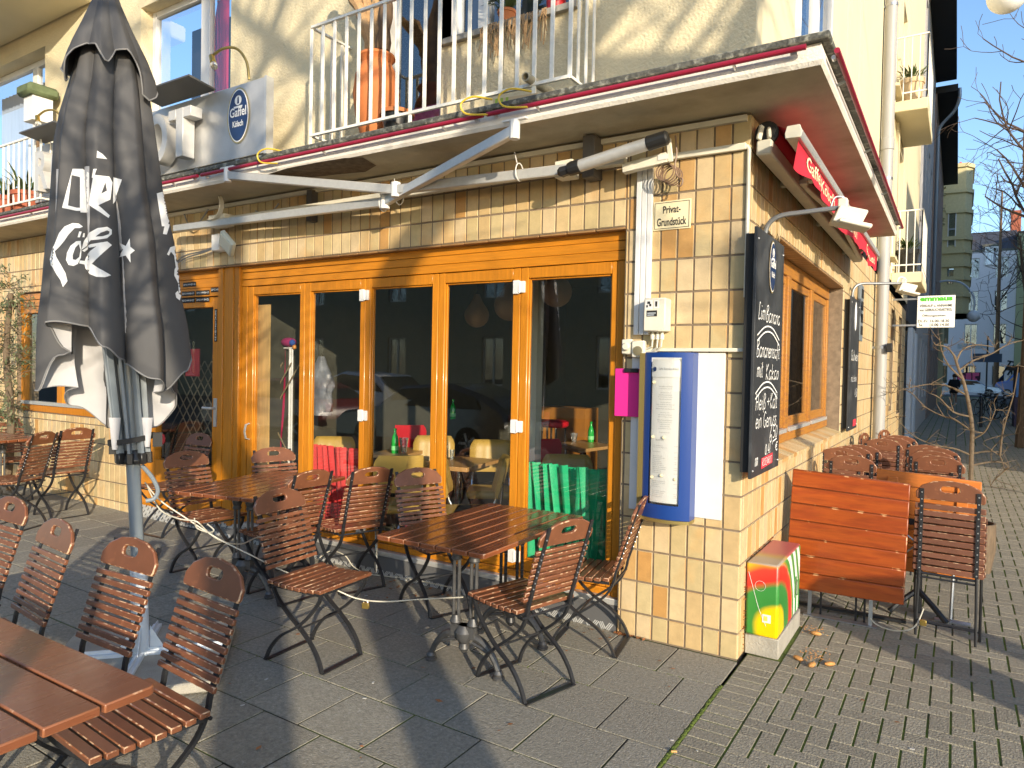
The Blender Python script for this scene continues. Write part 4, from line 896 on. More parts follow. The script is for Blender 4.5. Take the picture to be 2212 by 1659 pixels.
# ------------------------------------------------------------------ balcony above the ledge
def railing(label, xs, y, z0, z1, ends, name='balcony_railing', pitch=.115):
    s = thing(name, label, 'railing', (xs[0], y, z0))
    x0, x1 = xs; b = MB()
    b.box(x0, y-.012, z1-.02, x1, y+.012, z1); b.box(x0, y-.010, z0+.08, x1, y+.010, z0+.10)
    for e in ends:
        b.box(e-.012, y, z1-.018, e+.012, -.013, z1-.002); b.box(e-.010, y, z0+.082, e+.010, -.013, z0+.098)
    b.build('rail', M['rail_paint'], s, bevel=.002)
    c = MB(); n = int((x1-x0)/pitch)
    for i in range(n+1):
        x = x0 + (x1-x0)*i/n; zz = z0 if i % 8 == 0 else z0+.09
        c.box(x-.013, y-.005, zz, x+.013, y+.005, z1-.01)
    for e in ends:
        for yv in (y*.75, y*.5, y*.25): c.box(e-.005, yv-.013, z0+.09, e+.005, yv+.013, z1-.01)
    c.build('baluster', M['rail_paint'], s, bevel=.0015)
    return s
RYY = LY+.06
railing('white flat-bar balcony railing around the terracotta pot above the ledge', (at(672,200,y=RYY).x, at(1232,100,y=RYY).x), RYY, 3.147, 4.02, (at(672,200,y=RYY).x, at(1232,100,y=RYY).x))
railing('white balcony railing at the left end, in front of flower pots', (-11, at(88,300,y=RYY).x), RYY, 3.147, 3.90, (at(88,300,y=RYY).x,))
px, py = at(812, 280, y=-.2).x, -.20
s = thing('terracotta_pot', 'tall orange terracotta jar behind the white balcony railing', 'pot', (px, py, 3.147))
jh = (at(812,122,y=-.2).z-3.147)/.80; jw = .93
MB().lathe([(r_*jw, z_*jh) for r_, z_ in [(.085,0),(.10,.02),(.155,.25),(.178,.45),(.160,.62),(.115,.72),(.118,.745),(.142,.775),(.135,.80),(.10,.80),(.095,.70)]], (px, py, 3.147), 28).build('jar', M['terracotta'], s)
s = thing('driftwood', 'bare gnarled branches standing in the tall terracotta jar', 'branches', (px, py, 3.7))
def knot(pts, r, seg=8):
    pts = spline([V(p) for p in pts], 4); return MB().tube(pts, [r*(1.15-.45*i/len(pts))*(1+.18*sin(i*2.3)) for i in range(len(pts))], seg)
knot([(px-.04,py,3.8),(px-.10,py-.02,4.02),(px-.16,py-.03,4.16),(px-.32,py-.04,4.36),(px-.40,py-.03,4.42)], .042).build('branch', M['bark_light'], s)
knot([(px+.02,py,3.8),(px-.02,py+.02,4.1),(px+.04,py+.0,4.5),(px+.10,py+.02,4.9)], .05).build('branch', M['bark_light'], s)
knot([(px+.07,py-.02,3.8),(px+.10,py-.02,4.1),(px+.09,py+.0,4.3),(px+.16,py,4.8)], .045).build('branch', M['bark'], s)
knot([(px-.05,py+.02,3.8),(px-.06,py+.02,4.0),(px-.16,py+.02,4.28),(px-.22,py+.02,4.34)], .04).build('branch', M['bark_light'], s)
s = thing('plant_pot', 'small black plastic flower pot beside the terracotta jar', 'pot', (px+.27, py-.08, 3.147))
MB().lathe([(.085,0),(.105,.15),(.11,.15)], (px+.25, py-.06, 3.147), 20).build('pot', M['black_plastic'], s); MB().lathe([(.11,.15),(.12,.15),(.12,.175),(.10,.175)], (px+.25, py-.06, 3.147), 20).build('rim', M['terracotta'], s)
a, c = at(1135, 165, y=LY-.02), at(1195, 203, y=-.12)
b = MB(); d = (c-a).normalized(); b.lathe([(.019,0),(.026,0),(.026,.5),(.019,.5),(.019,0)], a, 14, ax=d, cap=False); tag(b.build('drain_pipe', mat('old_pipe', (.45,.40,.28), rough=.8, noise=.3, nscale=15)), 'short open drain pipe sticking out over the ledge under the railing', 'pipe')
a, c = at(1068, 222, y=LY), at(1165, 208, y=LY); b = MB().bar(a, c, .03, .03); o = tag(b.build('wooden_stick', mat('pale_wood', (.55,.42,.25), rough=.8)), 'painted wooden stick lying on the ledge edge', 'stick')
b = MB(); n = 6
for i in range(3): p = a + (c-a)*(.05+.12*i); q = p + (c-a)*.06; b.bar(p, q, .0315, .0315)
b.build('green_band', mat('green_band', (.30,.42,.05), rough=.7), o)
# flower pots and plants at the left balcony
def planter(x, y, z, r, h, m, label, leafy=True, nm='flower_pot'):
    s = thing(nm, label, 'flower pot', (x, y, z))
    MB().lathe([(r*.72,0),(r*.95,h*.82),(r*1.04,h*.82),(r*1.06,h),(r*.9,h),(r*.88,h*.9)], (x, y, z), 22).build('pot', M[m], s)
    if leafy:
        b = MB()
        for i in range(60):
            t = random.random()*6.28; rr = r*random.random()*1.2; L = random.uniform(.12,.30); p = V((x+rr*cos(t)*.6, y+rr*sin(t)*.6, z+h)); q = p + V((cos(t)*L*.7, sin(t)*L*.7, L*random.uniform(.3,1))); w_ = V((-sin(t), cos(t), 0))*.014; mdl = (p+q)/2 + V((0,0,.04))
            b.add([p, mdl-w_, q, mdl+w_], [(0,1,2,3)])
        b.build('leaves', M['leaf'], s)
    return s
pz = 3.147
q = at(62, 405, y=-.25); planter(q.x, -.25, pz, .16, .24, 'terracotta_dark', 'terracotta flower pot behind the left railing, right one', True)
q = at(14, 420, y=-.22); planter(q.x, -.22, pz, .17, .26, 'terracotta_dark', 'terracotta flower pot at the left picture edge, behind the railing', True)
s = thing('birdhouse', 'white birdhouse with dark green roof on a post behind the metal sign', 'birdhouse', (at(82,230,y=-.2).x, -.2, pz))
q = at(83, 240, y=-.2); hx, hz = q.x, q.z
MB().box(hx-.10, -.30, hz-.13, hx+.10, -.10, hz+.13).build('house', M['white_paint'], s, bevel=.003); MB().box(hx-.15, -.36, hz+.13, hx+.15, -.05, hz+.25).build('roof', mat('moss_green', (.10,.13,.06), rough=.8, noise=.3), s, bevel=.03); MB().box(hx-.02, -.22, pz, hx+.02, -.18, hz-.13).build('post', M['bark'], s)
# parapet box on the side window ledge / plants on the upper sill
b = MB()
for i in range(70):
    t = random.uniform(-1.75,-1.25); L = random.uniform(.05,.22); b.tube([(t, -.04, 3.87), (t+random.uniform(-.03,.03), -.06, 3.84), (t+random.uniform(-.06,.06), -.07, 3.84-L)], .0035, 4)
tag(b.build('hanging_plant', M['bark_light']), 'dry brown plant trailing over the upper window sill', 'plant')
s = planter(-1.62, .03, 3.86, .06, .10, 'terracotta', 'tiny terracotta pot on the upper window sill', True)
o = MB().lathe([(.06,0),(.065,.12),(.05,.12)], (-1.24, .02, 3.86), 16).build('red_cup', mat('red_plastic', (.6,.02,.02), rough=.4)); tag(o, 'red plastic pot at the right end of the upper window sill', 'pot')
# ================================================================== BEER GARDEN CHAIRS AND TABLES
BD = V((0, -.329, 1)).normalized(); BN = V((0, 1, .329)).normalized()      # up along the back, front normal
def bk(z, off=0.0): return V((0, -.188, .482)) + BD*((z-.482)/BD.z) + BN*off
BOARD = [(-.172,0),(.172,0),(.180,.012),(.182,.045),(.150,.086),(.088,.114),(0,.124),(-.088,.114),(-.150,.086),(-.182,.045),(-.180,.012)]
def slot(cx, cy, w, h, n=5):
    r = h/2; return [(cx + sx*(w/2-r) + r*cos(a), cy + r*sin(a)) for sx, a0 in ((1,-pi/2),(-1,pi/2)) for a in [a0 + pi*i/n for i in range(n+1)]]
def make_chair():
    t = thing('folding_chair', 'brown slatted folding chair', 'chair')
    MB().plate(BOARD, slot(0,.070,.098,.036), bk(.760,-.008), (1,0,0), BD, BN*.016).build('back_board', M['chair_wood'], t, bevel=.0045, seg=2, fix=True)
    b = MB()
    for i in range(9):
        c = bk(.495+.0295*i); b.obox(c, V((.183,0,0)), BD*.0105, BN*.0075)
    b.build('backrest', M['chair_wood'], t, bevel=.003)
    b = MB()
    for i in range(8):
        y = -.150+.0475*i; z = .424 + .010*((i-3.5)/3.5)**2
        b.box(-.198, y-.0185, z-.010, .198, y+.0185, z+.010)
    b.build('seat', M['chair_wood'], t, bevel=.003)
    up = [bk(.86,-.012), bk(.70,-.012), bk(.55,-.012), bk(.47,-.012)]
    dn = [(0,-.186,.42),(0,-.150,.345),(0,-.075,.275),(0,.02,.205),(0,.10,.135),(0,.150,.065),(0,.172,.006)]
    front = spline([tuple(p) for p in up[2:]] + dn, 4)
    for x in (-.147, .147):
        sh = V((x,0,0)); b = MB().strip([p+sh for p in up[:3]], .021, .006, (1,0,0)); b.strip([V(p)+sh for p in front], .019, .013, (1,0,0)); b.build('leg', M['black_steel'], t, angle=50)
    rear = spline([(0,.178,.412),(0,.165,.37),(0,.095,.285),(0,.01,.215),(0,-.10,.150),(0,-.170,.075),(0,-.204,.006)], 4)
    for x in (-.168, .168): MB().strip([V(p)+V((x,0,0)) for p in rear], .019, .013, (1,0,0)).build('leg', M['black_steel'], t, angle=50)
    for p, q, r in (((-.175,-.182,.405),(.175,-.182,.405),.007), ((-.16,.02,.205),(.16,.02,.205),.006), ((-.17,.17,.405),(.17,.17,.405),.006)): MB().tube([p, q], r, 8).build('stretcher', M['black_steel'], t)
    for x in (-.17, .17): MB().bar((x,-.165,.410), (x,.19,.410), .008, .016).build('seat_rail', M['black_steel'], t)
    MB().box(-.150,.158,.001,.150,.186,.007).build('foot_bar', M['black_steel'], t); MB().box(-.172,-.218,.001,.172,-.190,.007).build('foot_bar', M['black_steel'], t)
    b = MB()
    for i in range(10):
        z = .495+.0295*i if i < 9 else .80
        for x in (-.147, .147): b.lathe([(.0045,0),(.0035,.003)], bk(z,-.015) + V((x,0,0)), 6, ax=-BN)
    b.build('rivet', M['rivet'], t)
    return t
chair0 = make_chair(); first = [True]
def place(x, y, deg, label, group, s=1.0):
    loc = (x, y, gz(x)); a = radians(deg)
    if first[0]: first[0] = False; r = chair0; r.location = loc; r.rotation_euler = (0,0,a); r['label'] = label; r['group'] = group
    else: r = dup(chair0, loc, a, label, group)
    return r
G1 = 'folding chairs on the pavement terrace'
place(-1.256,-2.68,175.7, 'brown folding chair nearest the camera, seat slid under the near table', G1)
place(-1.735,-2.70,181, 'brown folding chair in front of the white umbrella foot, second at the near table', G1)
place(-2.308,-2.718,174.5, 'brown folding chair at the near table, second from the left picture edge', G1)
place(-2.95,-2.62,180, 'brown folding chair cut by the left picture edge at the near table', G1)
place(-1.883,-1.304,273.7, 'brown folding chair with empty seat in the middle, between the two small tables', G1)
place(-.848,-.895,74.6, 'brown folding chair seen from behind at the right small table, near the pillar', G1)
place(-.80,-.235,100, 'brown folding chair seen edge-on beside the tiled pillar', G1)
place(-1.86,-.30,248, 'brown folding chair with sunlit back behind the right small table', G1)
place(-3.655,-.745,268, 'brown folding chair in half shade left of the left small table, before the entry door', G1)
place(-3.42,-.22,252, 'brown folding chair behind the left small table, before the wooden post', G1)
place(-2.855,-.735,86.6, 'brown folding chair seen from behind right of the left small table, nearer one', G1)
place(-2.66,-.30,72, 'brown folding chair seen from behind by the folding door, right of the left small table', G1)
place(-6.22,-.967,117.6, 'brown folding chair seen from behind at the far left table, left of two', G1)
place(-6.426,-.467,91.1, 'brown folding chair seen from behind at the far left table, against the tiled wall', G1)
place(-7.55,-.42,262, 'reddish folding chair facing us behind the far left table', G1)
q = at(411, 1000, y=-.12)
place(-4.98,-.22,182, 'dark folding chair in shade right before the glazed entry door', G1)

def pedestal(b, x, y, z1, ax=(1,0), w=.215):
    """cast iron trestle: two columns, knee and two curved feet along ax"""
    ax = V((ax[0], ax[1], 0)); c = V((x, y, 0))
    for s in (-.055, .055):
        o = c + ax*s
        for d in (-.016, .016): b.tube([o + ax*d + V((0,0,.26)), o + ax*d + V((0,0,z1-.10))], .0095, 8)
        b.lathe([(.024,z1-.11),(.030,z1-.10),(.024,z1-.085),(.034,z1-.06),(.026,z1-.04),(.03,z1-.02)], o, 12)
        b.lathe([(.02,.23),(.034,.245),(.026,.262),(.02,.28)], o, 12)
    b.box(x-.09, y-.015, z1-.045, x+.09, y+.015, z1-.02)
    b.lathe([(.012,.09),(.03,.115),(.024,.14),(.045,.17),(.05,.20),(.03,.235)], c, 14)
    b.obox(c + V((0,0,.205)), ax*.075, V((-ax.y,ax.x,0))*.022, V((0,0,.03)))
    for s in (-1, 1):
        pts = spline([c + ax*s*.03 + V((0,0,.19)), c + ax*s*.12 + V((0,0,.165)), c + ax*s*(w*.85) + V((0,0,.10)), c + ax*s*w + V((0,0,.035))], 5)
        b.tube(pts, [.022-.008*i/len(pts) for i in range(len(pts))], 8); b.lathe([(.03,0),(.032,.012),(.024,.018),(.027,.03),(.018,.045)], c + ax*s*w, 10)
        pts = spline([c + ax*s*.05 + V((0,0,.15)), c + ax*s*.11 + V((0,0,.135)), c + ax*s*(w*.75) + V((0,0,.115))], 4); b.tube(pts, .010, 6)
def table(label, x, y, deg, lx, ly, n, along_y=True, mt='table_wood', zt=.725, ped=True):
    t = thing('cafe_table', label, 'table'); b = MB(); pw = lx/n
    for i in range(n):
        x0 = -lx/2 + pw*i
        if i in (0, n-1):
            s_ = -1 if i == 0 else 1; a, c = (x0, x0+pw-.005) if i == 0 else (x0+.005, x0+pw); r = .018; out = a if i == 0 else c; inn = c if i == 0 else a
            pl = [(inn,-ly/2), (out - s_*r,-ly/2), (out - s_*r*.3,-ly/2+r*.3), (out,-ly/2+r), (out,ly/2-r), (out - s_*r*.3,ly/2-r*.3), (out - s_*r,ly/2), (inn,ly/2)]
            b.prism([(p[0],p[1],zt-.024) for p in pl], (0,0,.024))
        else: b.box(x0+.005 if i else x0, -ly/2, zt-.024, x0+pw-.005, ly/2, zt)
    b.build('tabletop', M[mt], t, bevel=.004, seg=2)
    b = MB()
    for yv in (-ly*.32, ly*.32): b.box(-lx/2+.05, yv-.03, zt-.046, lx/2-.05, yv+.03, zt-.0245)
    b.build('batten', M['slat_dark'], t)
    if ped:
        for yv in (-ly*.19, ly*.25):
            b = MB(); pedestal(b, 0, yv, zt-.045); b.build('pedestal', M['cast_iron'] if yv < 0 else M['black_steel'], t)
    else:
        b = MB()
        for yv in (-ly*.3, ly*.3): b.bar((-lx*.3,yv,.0),(lx*.3,yv,zt-.05),.03,.012,(0,1,0)); b.bar((lx*.3,yv,.0),(-lx*.3,yv,zt-.05),.03,.012,(0,1,0))
        b.build('folding_legs', M['black_steel'], t)
    t.location = (x, y, gz(x)); t.rotation_euler = (0,0,radians(deg)); return t
T2 = table('dark red-brown plank table on cast iron legs, the right small one by the pillar', -1.165, -.76, 1.0, .66, 1.06, 7)
T1 = table('dark plank table on cast iron legs between the wooden post and the middle chairs', -3.10, -.70, 12, .68, 1.02, 7)
table('close brown plank table at the lower left corner of the picture', -1.72, -3.235, 90.5, .70, 1.9, 5, mt='table_near', ped=False)
table('far left brown table before the window in the tiled wall', -7.2, -.78, 95, .66, .9, 7)

# ------------------------------------------------------------------ closed parasol
p0 = at(305, 1420, z=.06); UY = p0.y
VD_ = V((p0.x-CAM.x, p0.y-CAM.y, 0)).normalized()
def uq(px, py, d=0.0):
    r_ = ray(px, py); return CAM + r_*(((p0-CAM).dot(VD_)+d)/r_.dot(VD_))       # upright plane through the pole, square to its line of sight
ax0, ax1 = uq(303, 1300), uq(232, -60)
U = thing('closed_parasol', 'large closed charcoal parasol with white lettering on a grey pole', 'parasol', (p0.x, p0.y, 0))
E1 = V((-VD_.y, VD_.x, 0)) * -1; E2 = -VD_      # picture right, towards camera
if E1.dot(RX) < 0: E1 = -E1
def lerp_tab(tab, y):
    if y <= tab[0][0]: return tab[0][1:]
    for a, c in zip(tab, tab[1:]):
        if y <= c[0]: f = (y-a[0])/(c[0]-a[0]); return tuple(a[i]+(c[i]-a[i])*f for i in range(1, len(a)))
    return tab[-1][1:]
def pleat(th, ph, n=8):
    return (1 - abs(((th*n/(2*pi) + ph) % 1) - .5)*2)      # 0 at valley, 1 at ridge
def skin(tab, hem, y0, amp0, amp1, ph, nth=192, nl=34, squash=.80, inset=0.0, n=8, power=.75):
    P = []
    for l in range(nl+1):
        f = l/nl
        for k in range(nth):
            th = 2*pi*k/nth; yk = y0 + (hem(th)-y0)*f; xl, xr = lerp_tab(tab, yk); a, c = uq(xl, yk), uq(xr, yk)
            ctr = (a+c)/2; r = (c-a).length/2; A = amp0 + (amp1-amp0)*f
            pl = pleat(th, ph + .06*sin(th*3+f*2), n)**power
            rr = r*(1 - A*(1-pl)) - inset
            ct, s_ = cos(th), sin(th)
            P.append(ctr + E1*(ct*rr) + E2*(s_*rr*squash))
    F = [(l*nth+k, l*nth+(k+1)%nth, (l+1)*nth+(k+1)%nth, (l+1)*nth+k) for l in range(nl) for k in range(nth)]
    return P, F
tabL = [(100,172,300),(180,150,320),(253,126,332),(320,112,342),(412,105,354),(456,101,364),(511,95,377),(575,88,386),(634,83,393),(700,73,408),(760,70,414),(850,68,417),(940,80,405)]
def hemL(th):
    d = math.degrees(th) % 360
    pts = [(0,742),(14,800),(32,846),(60,815),(84,775),(96,752),(112,712),(138,702),(158,712),(172,770),(186,845),(205,835),(235,880),(262,930),(285,905),(310,930),(335,850),(350,760),(360,742)]
    for a, c in zip(pts, pts[1:]):
        if d <= c[0]: f = (d-a[0])/(c[0]-a[0]); f = f*f*(3-2*f); return a[1]+(c[1]-a[1])*f
    return 742
P, F = skin(tabL, hemL, 100, .24, .52, .30, squash=.74, power=.45)
can = MB().add(P, F).build('canopy', M['umb'], U, angle=80)
bvh = BVHTree.FromPolygons([tuple(p) for p in P], F)
P2, F2 = skin(tabL, hemL, 380, .33, .52, .30, inset=.007, nl=24, squash=.74, power=.45)
MB().add(P2, [tuple(reversed(f)) for f in F2]).build('lining', M['umb_in'], U, angle=80)
nth = 192; MB().tube([P[len(P)-nth+k] for k in range(nth)] + [P[len(P)-nth]], .004, 5).build('hem', M['umb_edge'], U)
tabU = [(-70,222,238),(-40,212,250),(0,201,258),(60,173,286),(120,143,318),(165,128,336),(200,126,340)]
def hemU(th):
    d = math.degrees(th) % 360
    pts = [(0,172),(12,200),(24,214),(34,205),(46,150),(60,124),(76,130),(88,164),(92,164),(104,128),(122,124),(138,140),(152,178),(164,200),(176,176),(190,160),(230,180),(270,150),(315,180),(360,172)]
    for a, c in zip(pts, pts[1:]):
        if d <= c[0]: f = (d-a[0])/(c[0]-a[0]); return a[1]+(c[1]-a[1])*f
    return 183
PU, FU = skin(tabU, hemU, -70, .04, .20, .30, nl=20, squash=1.02, power=.8)
MB().add(PU, FU).build('vent_flap', M['umb'], U, angle=80)
MB().tube([PU[len(PU)-nth+k] for k in range(nth)] + [PU[len(PU)-nth]], .004, 5).build('flap_hem', M['umb_edge'], U)
# white print, wrapped on the cloth
o = lambda x, y: (x/1.80832, y/1.80832)
c5 = lambda x, y: (x/2.011, 750 + y/2.011); c8 = lambda x, y: (x*.394, 850 + y*.394); c1 = lambda x, y: (x/2.011, y/2.011)
PRT = [
 ([(284,660),(322,660),(350,676),(347,832),(314,830),(313,824),(298,824),(243,812)], [(280,684),(312,692),(312,812),(300,812),(266,803)]),
 ([(366,683),(426,690),(438,712),(430,780),(384,802),(428,842),(423,852),(348,800)], [(411,712),(395,757),(417,745)]),
 ([(441,692),(477,702),(449,785),(440,797)], None), ([(379,589),(400,602),(418,622),(377,617)], None), ([(366,661),(378,660),(368,697),(360,694)], None),
 ([c8(*p) for p in ((820,90),(780,60),(720,55),(640,90),(590,150),(545,260),(520,320),(497,420),(510,470),(560,560),(600,620),(625,690),(670,630),(650,550),(600,460),(560,390),(545,335),(600,280),(640,230),(680,170),(740,105),(790,105))], None),
 ([c8(*p) for p in ((800,232),(755,235),(700,280),(665,350),(655,420),(680,470),(730,480),(770,460),(800,400),(805,340))], [c8(*p) for p in ((780,265),(745,300),(722,370),(722,415),(750,420),(785,390),(798,320))]),
 ([c8(*p) for p in ((785,138),(808,140),(790,197),(768,195))], None), ([c8(*p) for p in ((825,155),(838,155),(835,195),(815,195))], None),
 ([c8(*p) for p in ((806,318),(830,230),(890,150),(970,105),(1060,92),(1105,120),(1105,165),(1060,205),(970,220),(905,225),(850,290))], [c8(*p) for p in ((950,190),(1000,150),(1060,128),(1085,140),(1075,165),(1020,185))]),
 ([c8(*p) for p in ((812,328),(900,265),(1062,237),(1107,273),(1020,350),(915,458),(985,505),(1100,572),(1040,592),(960,588),(895,560),(845,505),(835,465),(785,455),(790,425),(838,430),(850,395),(900,330),(960,285),(890,300),(835,340))], None),
 ([c5(*p) for p in ((1020,365),(1025,430),(1060,460),(1025,490),(1027,555),(990,500),(930,515),(970,455),(935,395),(990,425))], None),
 ([c5(*p) for p in ((1230,20),(1292,4),(1306,90),(1335,245),(1308,335),(1278,330),(1290,270),(1270,270))], None), ([c1(1228,1520), c1(1290,1502), c1(1300,1600), c1(1290,1659)], None),
 ([c5(*p) for p in ((1310,490),(1335,435),(1372,422),(1388,500),(1392,570),(1405,640),(1418,740),(1424,800),(1410,853),(1382,830),(1375,795),(1395,775),(1402,800),(1398,720),(1366,655),(1368,610),(1378,590),(1365,500),(1340,470),(1325,500))], None),
]
pb_ = MB()
for outer, hole in PRT:
    loops = [[V((*p, 0)) for p in outer]] + ([[V((*p, 0)) for p in hole]] if hole else [])
    tri = tessellate_polygon(loops); pts = [p for l in loops for p in l]; work = [[pts[i] for i in t] for t in tri]
    fin = []
    while work:
        t = work.pop(); e = [(t[(i+1)%3]-t[i]).length for i in range(3)]; m = max(e)
        if m < 11: fin.append(t); continue
        i = e.index(m); mid = (t[i]+t[(i+1)%3])/2; work += [[t[i], mid, t[(i+2)%3]], [mid, t[(i+1)%3], t[(i+2)%3]]]
    for t in fin:
        hit = []
        for p in t:
            d = ray(p.x/1.80832, p.y/1.80832); loc, nrm, ix, ds = bvh.ray_cast(CAM, d.normalized())
            if loc is None: break
            if nrm.dot(d) > 0: nrm = -nrm
            hit.append(loc + nrm*.0025)
        if len(hit) == 3 and max((hit[0]-hit[1]).length, (hit[1]-hit[2]).length, (hit[0]-hit[2]).length) < .16: pb_.poly(*hit)
pb_.build('lettering', M['white_print'], can)
# pole, ribs, runner, strap
mat('pole_paint', (.20,.235,.26), rough=.35, coat=.2)
MB().tube([ax0 + (ax1-ax0)*f for f in (0, .35, 1)], .032, 20).build('pole', MATS['pole_paint'], U)
MB().tube([p0 + V((0,0,.01)), ax0 + (ax1-ax0)*.06], .040, 20).build('sleeve', M['pale_blue_paint'], U)
rb = MB()
for k in range(8):
    th = 2*pi*k/8 + .2; dv = E1*cos(th) + E2*sin(th); a = uq(288+0, 985) + dv*.066; c = uq(250, 560) + dv*.09; rb.bar(a, c, .016, .034, dv)
rb.build('rib', M['grey_paint'], U, bevel=.002)
cr_ = uq(289, 992); axd = (ax1-ax0).normalized()
b = MB().lathe([(.035,-.02),(.06,-.02),(.065,.0),(.05,.03),(.04,.05)], cr_, 20, ax=axd)
for k in range(8): dv = E1*cos(2*pi*k/8+.2) + E2*sin(2*pi*k/8+.2); b.obox(cr_ + dv*.07 + axd*.01, dv*.016, axd.cross(dv)*.014, axd*.028)
b.build('runner', M['black_plastic'], U, bevel=.003)
c0 = uq(284, 948); b = MB(); ring_ = [c0 + E1*(.105*cos(t)) + E2*(.09*sin(t)) + axd*(.018*cos(t)) for t in [i*pi/18 for i in range(37)]]; b.strip(ring_, .026, .004, axd); b.obox(uq(340,948,-.0) + E2*.03, E1*.022, E2*.02, V((0,0,.035))); b.obox(uq(243,968), E1*.016, E2*.012, V((0,0,.03)))
b.build('strap', M['black'], U)
for x0, x1, yb in ((236, 262, 968), (306, 330, 962)):
    b = MB(); n_ = 9; Pq = []
    for i in range(n_+1):
        f = i/n_; yk = 900 + (yb-900)*f; wv = (1-f*.55)
        m_ = (x0+x1)/2; hw = (x1-x0)/2*wv
        for s_ in (-1, -.4, .4, 1): Pq.append(uq(m_ + hw*s_, yk) + E2*(.065 + .02*(1-abs(s_))))
    b.add(Pq, [(i*4+k, i*4+k+1, i*4+k+5, i*4+k+4) for i in range(n_) for k in range(3)])
    b.build('gathered_lining', M['umb_in'], U, angle=80)
b = MB(); h0 = uq(306, 1005); b.tube(spline([h0 + E2*.0, h0 + E1*.045 + V((0,0,-.06)), h0 + E1*.075 + V((0,0,-.13)), h0 + E1*.06 + V((0,0,-.175)), h0 + E1*.02 + V((0,0,-.185))], 5), .011, 8); b.build('crank_hook', M['grey_paint'], U)
# foot: white cross on concrete slabs
F0 = V((p0.x, p0.y, gz(p0.x))); b = MB(); ca = radians(48)
for k in range(4):
    dv = V((cos(ca + k*pi/2), sin(ca + k*pi/2), 0)); b.bar(F0 + dv*.03 + V((0,0,.062)), F0 + dv*.40 + V((0,0,.062)), .045, .02); b.bar(F0 + dv*.03 + V((0,0,.075)), F0 + dv*.40 + V((0,0,.075)), .008, .03)
    b.prism([F0 + dv*.04 + V((0,0,.08)), F0 + dv*.11 + V((0,0,.08)), F0 + dv*.04 + V((0,0,.20))], V((-dv.y, dv.x, 0))*.008)
b.build('cross_foot', M['pale_blue_paint'], U, bevel=.002)
for k in range(4):
    dv = V((cos(ca + pi/4 + k*pi/2), sin(ca + pi/4 + k*pi/2), 0)); cc = F0 + dv*.30
    s_ = MB().obox(cc + V((0,0,.028)), V((cos(ca), sin(ca), 0))*.205, V((-sin(ca), cos(ca), 0))*.205, V((0,0,.026))).build('ballast_slab', M['concrete'], U, bevel=.008)

# ------------------------------------------------------------------ steel cable locking the chairs
mat('cable_white', (.55,.52,.42), rough=.4)
def cablepath(pts, r=.0038):
    return spline([at(px, py, y=y) for px, py, y in pts], 6), r
s = thing('lock_cable', 'pale plastic coated steel cable with brass padlock joining parasol, chairs and tables', 'cable', at(315,1045,y=UY))
for pts in ([(313,1042,-1.78),(345,1080,-1.75),(400,1118,-1.66),(470,1163,-1.55),(540,1198,-1.45),(600,1228,-1.35),(660,1252,-1.32),(720,1272,-1.28),(762,1290,-1.22),(792,1297,-1.18)],
            [(792,1297,-1.18),(815,1299,-1.16),(850,1299,-1.1),(900,1295,-1.02),(960,1292,-.98),(1000,1290,-.97)],
            [(316,1046,-1.78),(345,1100,-1.72),(385,1120,-1.7),(420,1125,-1.66),(432,1132,-1.64)],
            [(420,1120,-1.66),(425,1140,-1.62),(450,1150,-1.6),(462,1145,-1.6),(448,1132,-1.6)],
            [(430,1130,-1.64),(470,1165,-1.5),(520,1175,-1.3),(560,1160,-1.0),(600,1170,-.9)],
            [(690,1205,-.35),(715,1190,-.3),(745,1200,-.3),(765,1225,-.25),(800,1240,-.12),(880,1250,-.10),(980,1270,-.12)]):
    P_, r_ = cablepath(pts); MB().tube(P_, r_, 6).build('cable', MATS['cable_white'], s)
c0 = at(790, 1300, y=-1.18); MB().obox(c0 + V((0,0,-.02)), V((.018,.008,0)), V((-.004,.009,0)), V((0,0,.016))).build('padlock', M['brass'], s, bevel=.003); MB().tube([c0 + V((.012*cos(t), .004*cos(t), .012*sin(t)-.004)) for t in [i*pi/8 for i in range(9)]], .0035, 6).build('shackle', M['galv'], s)

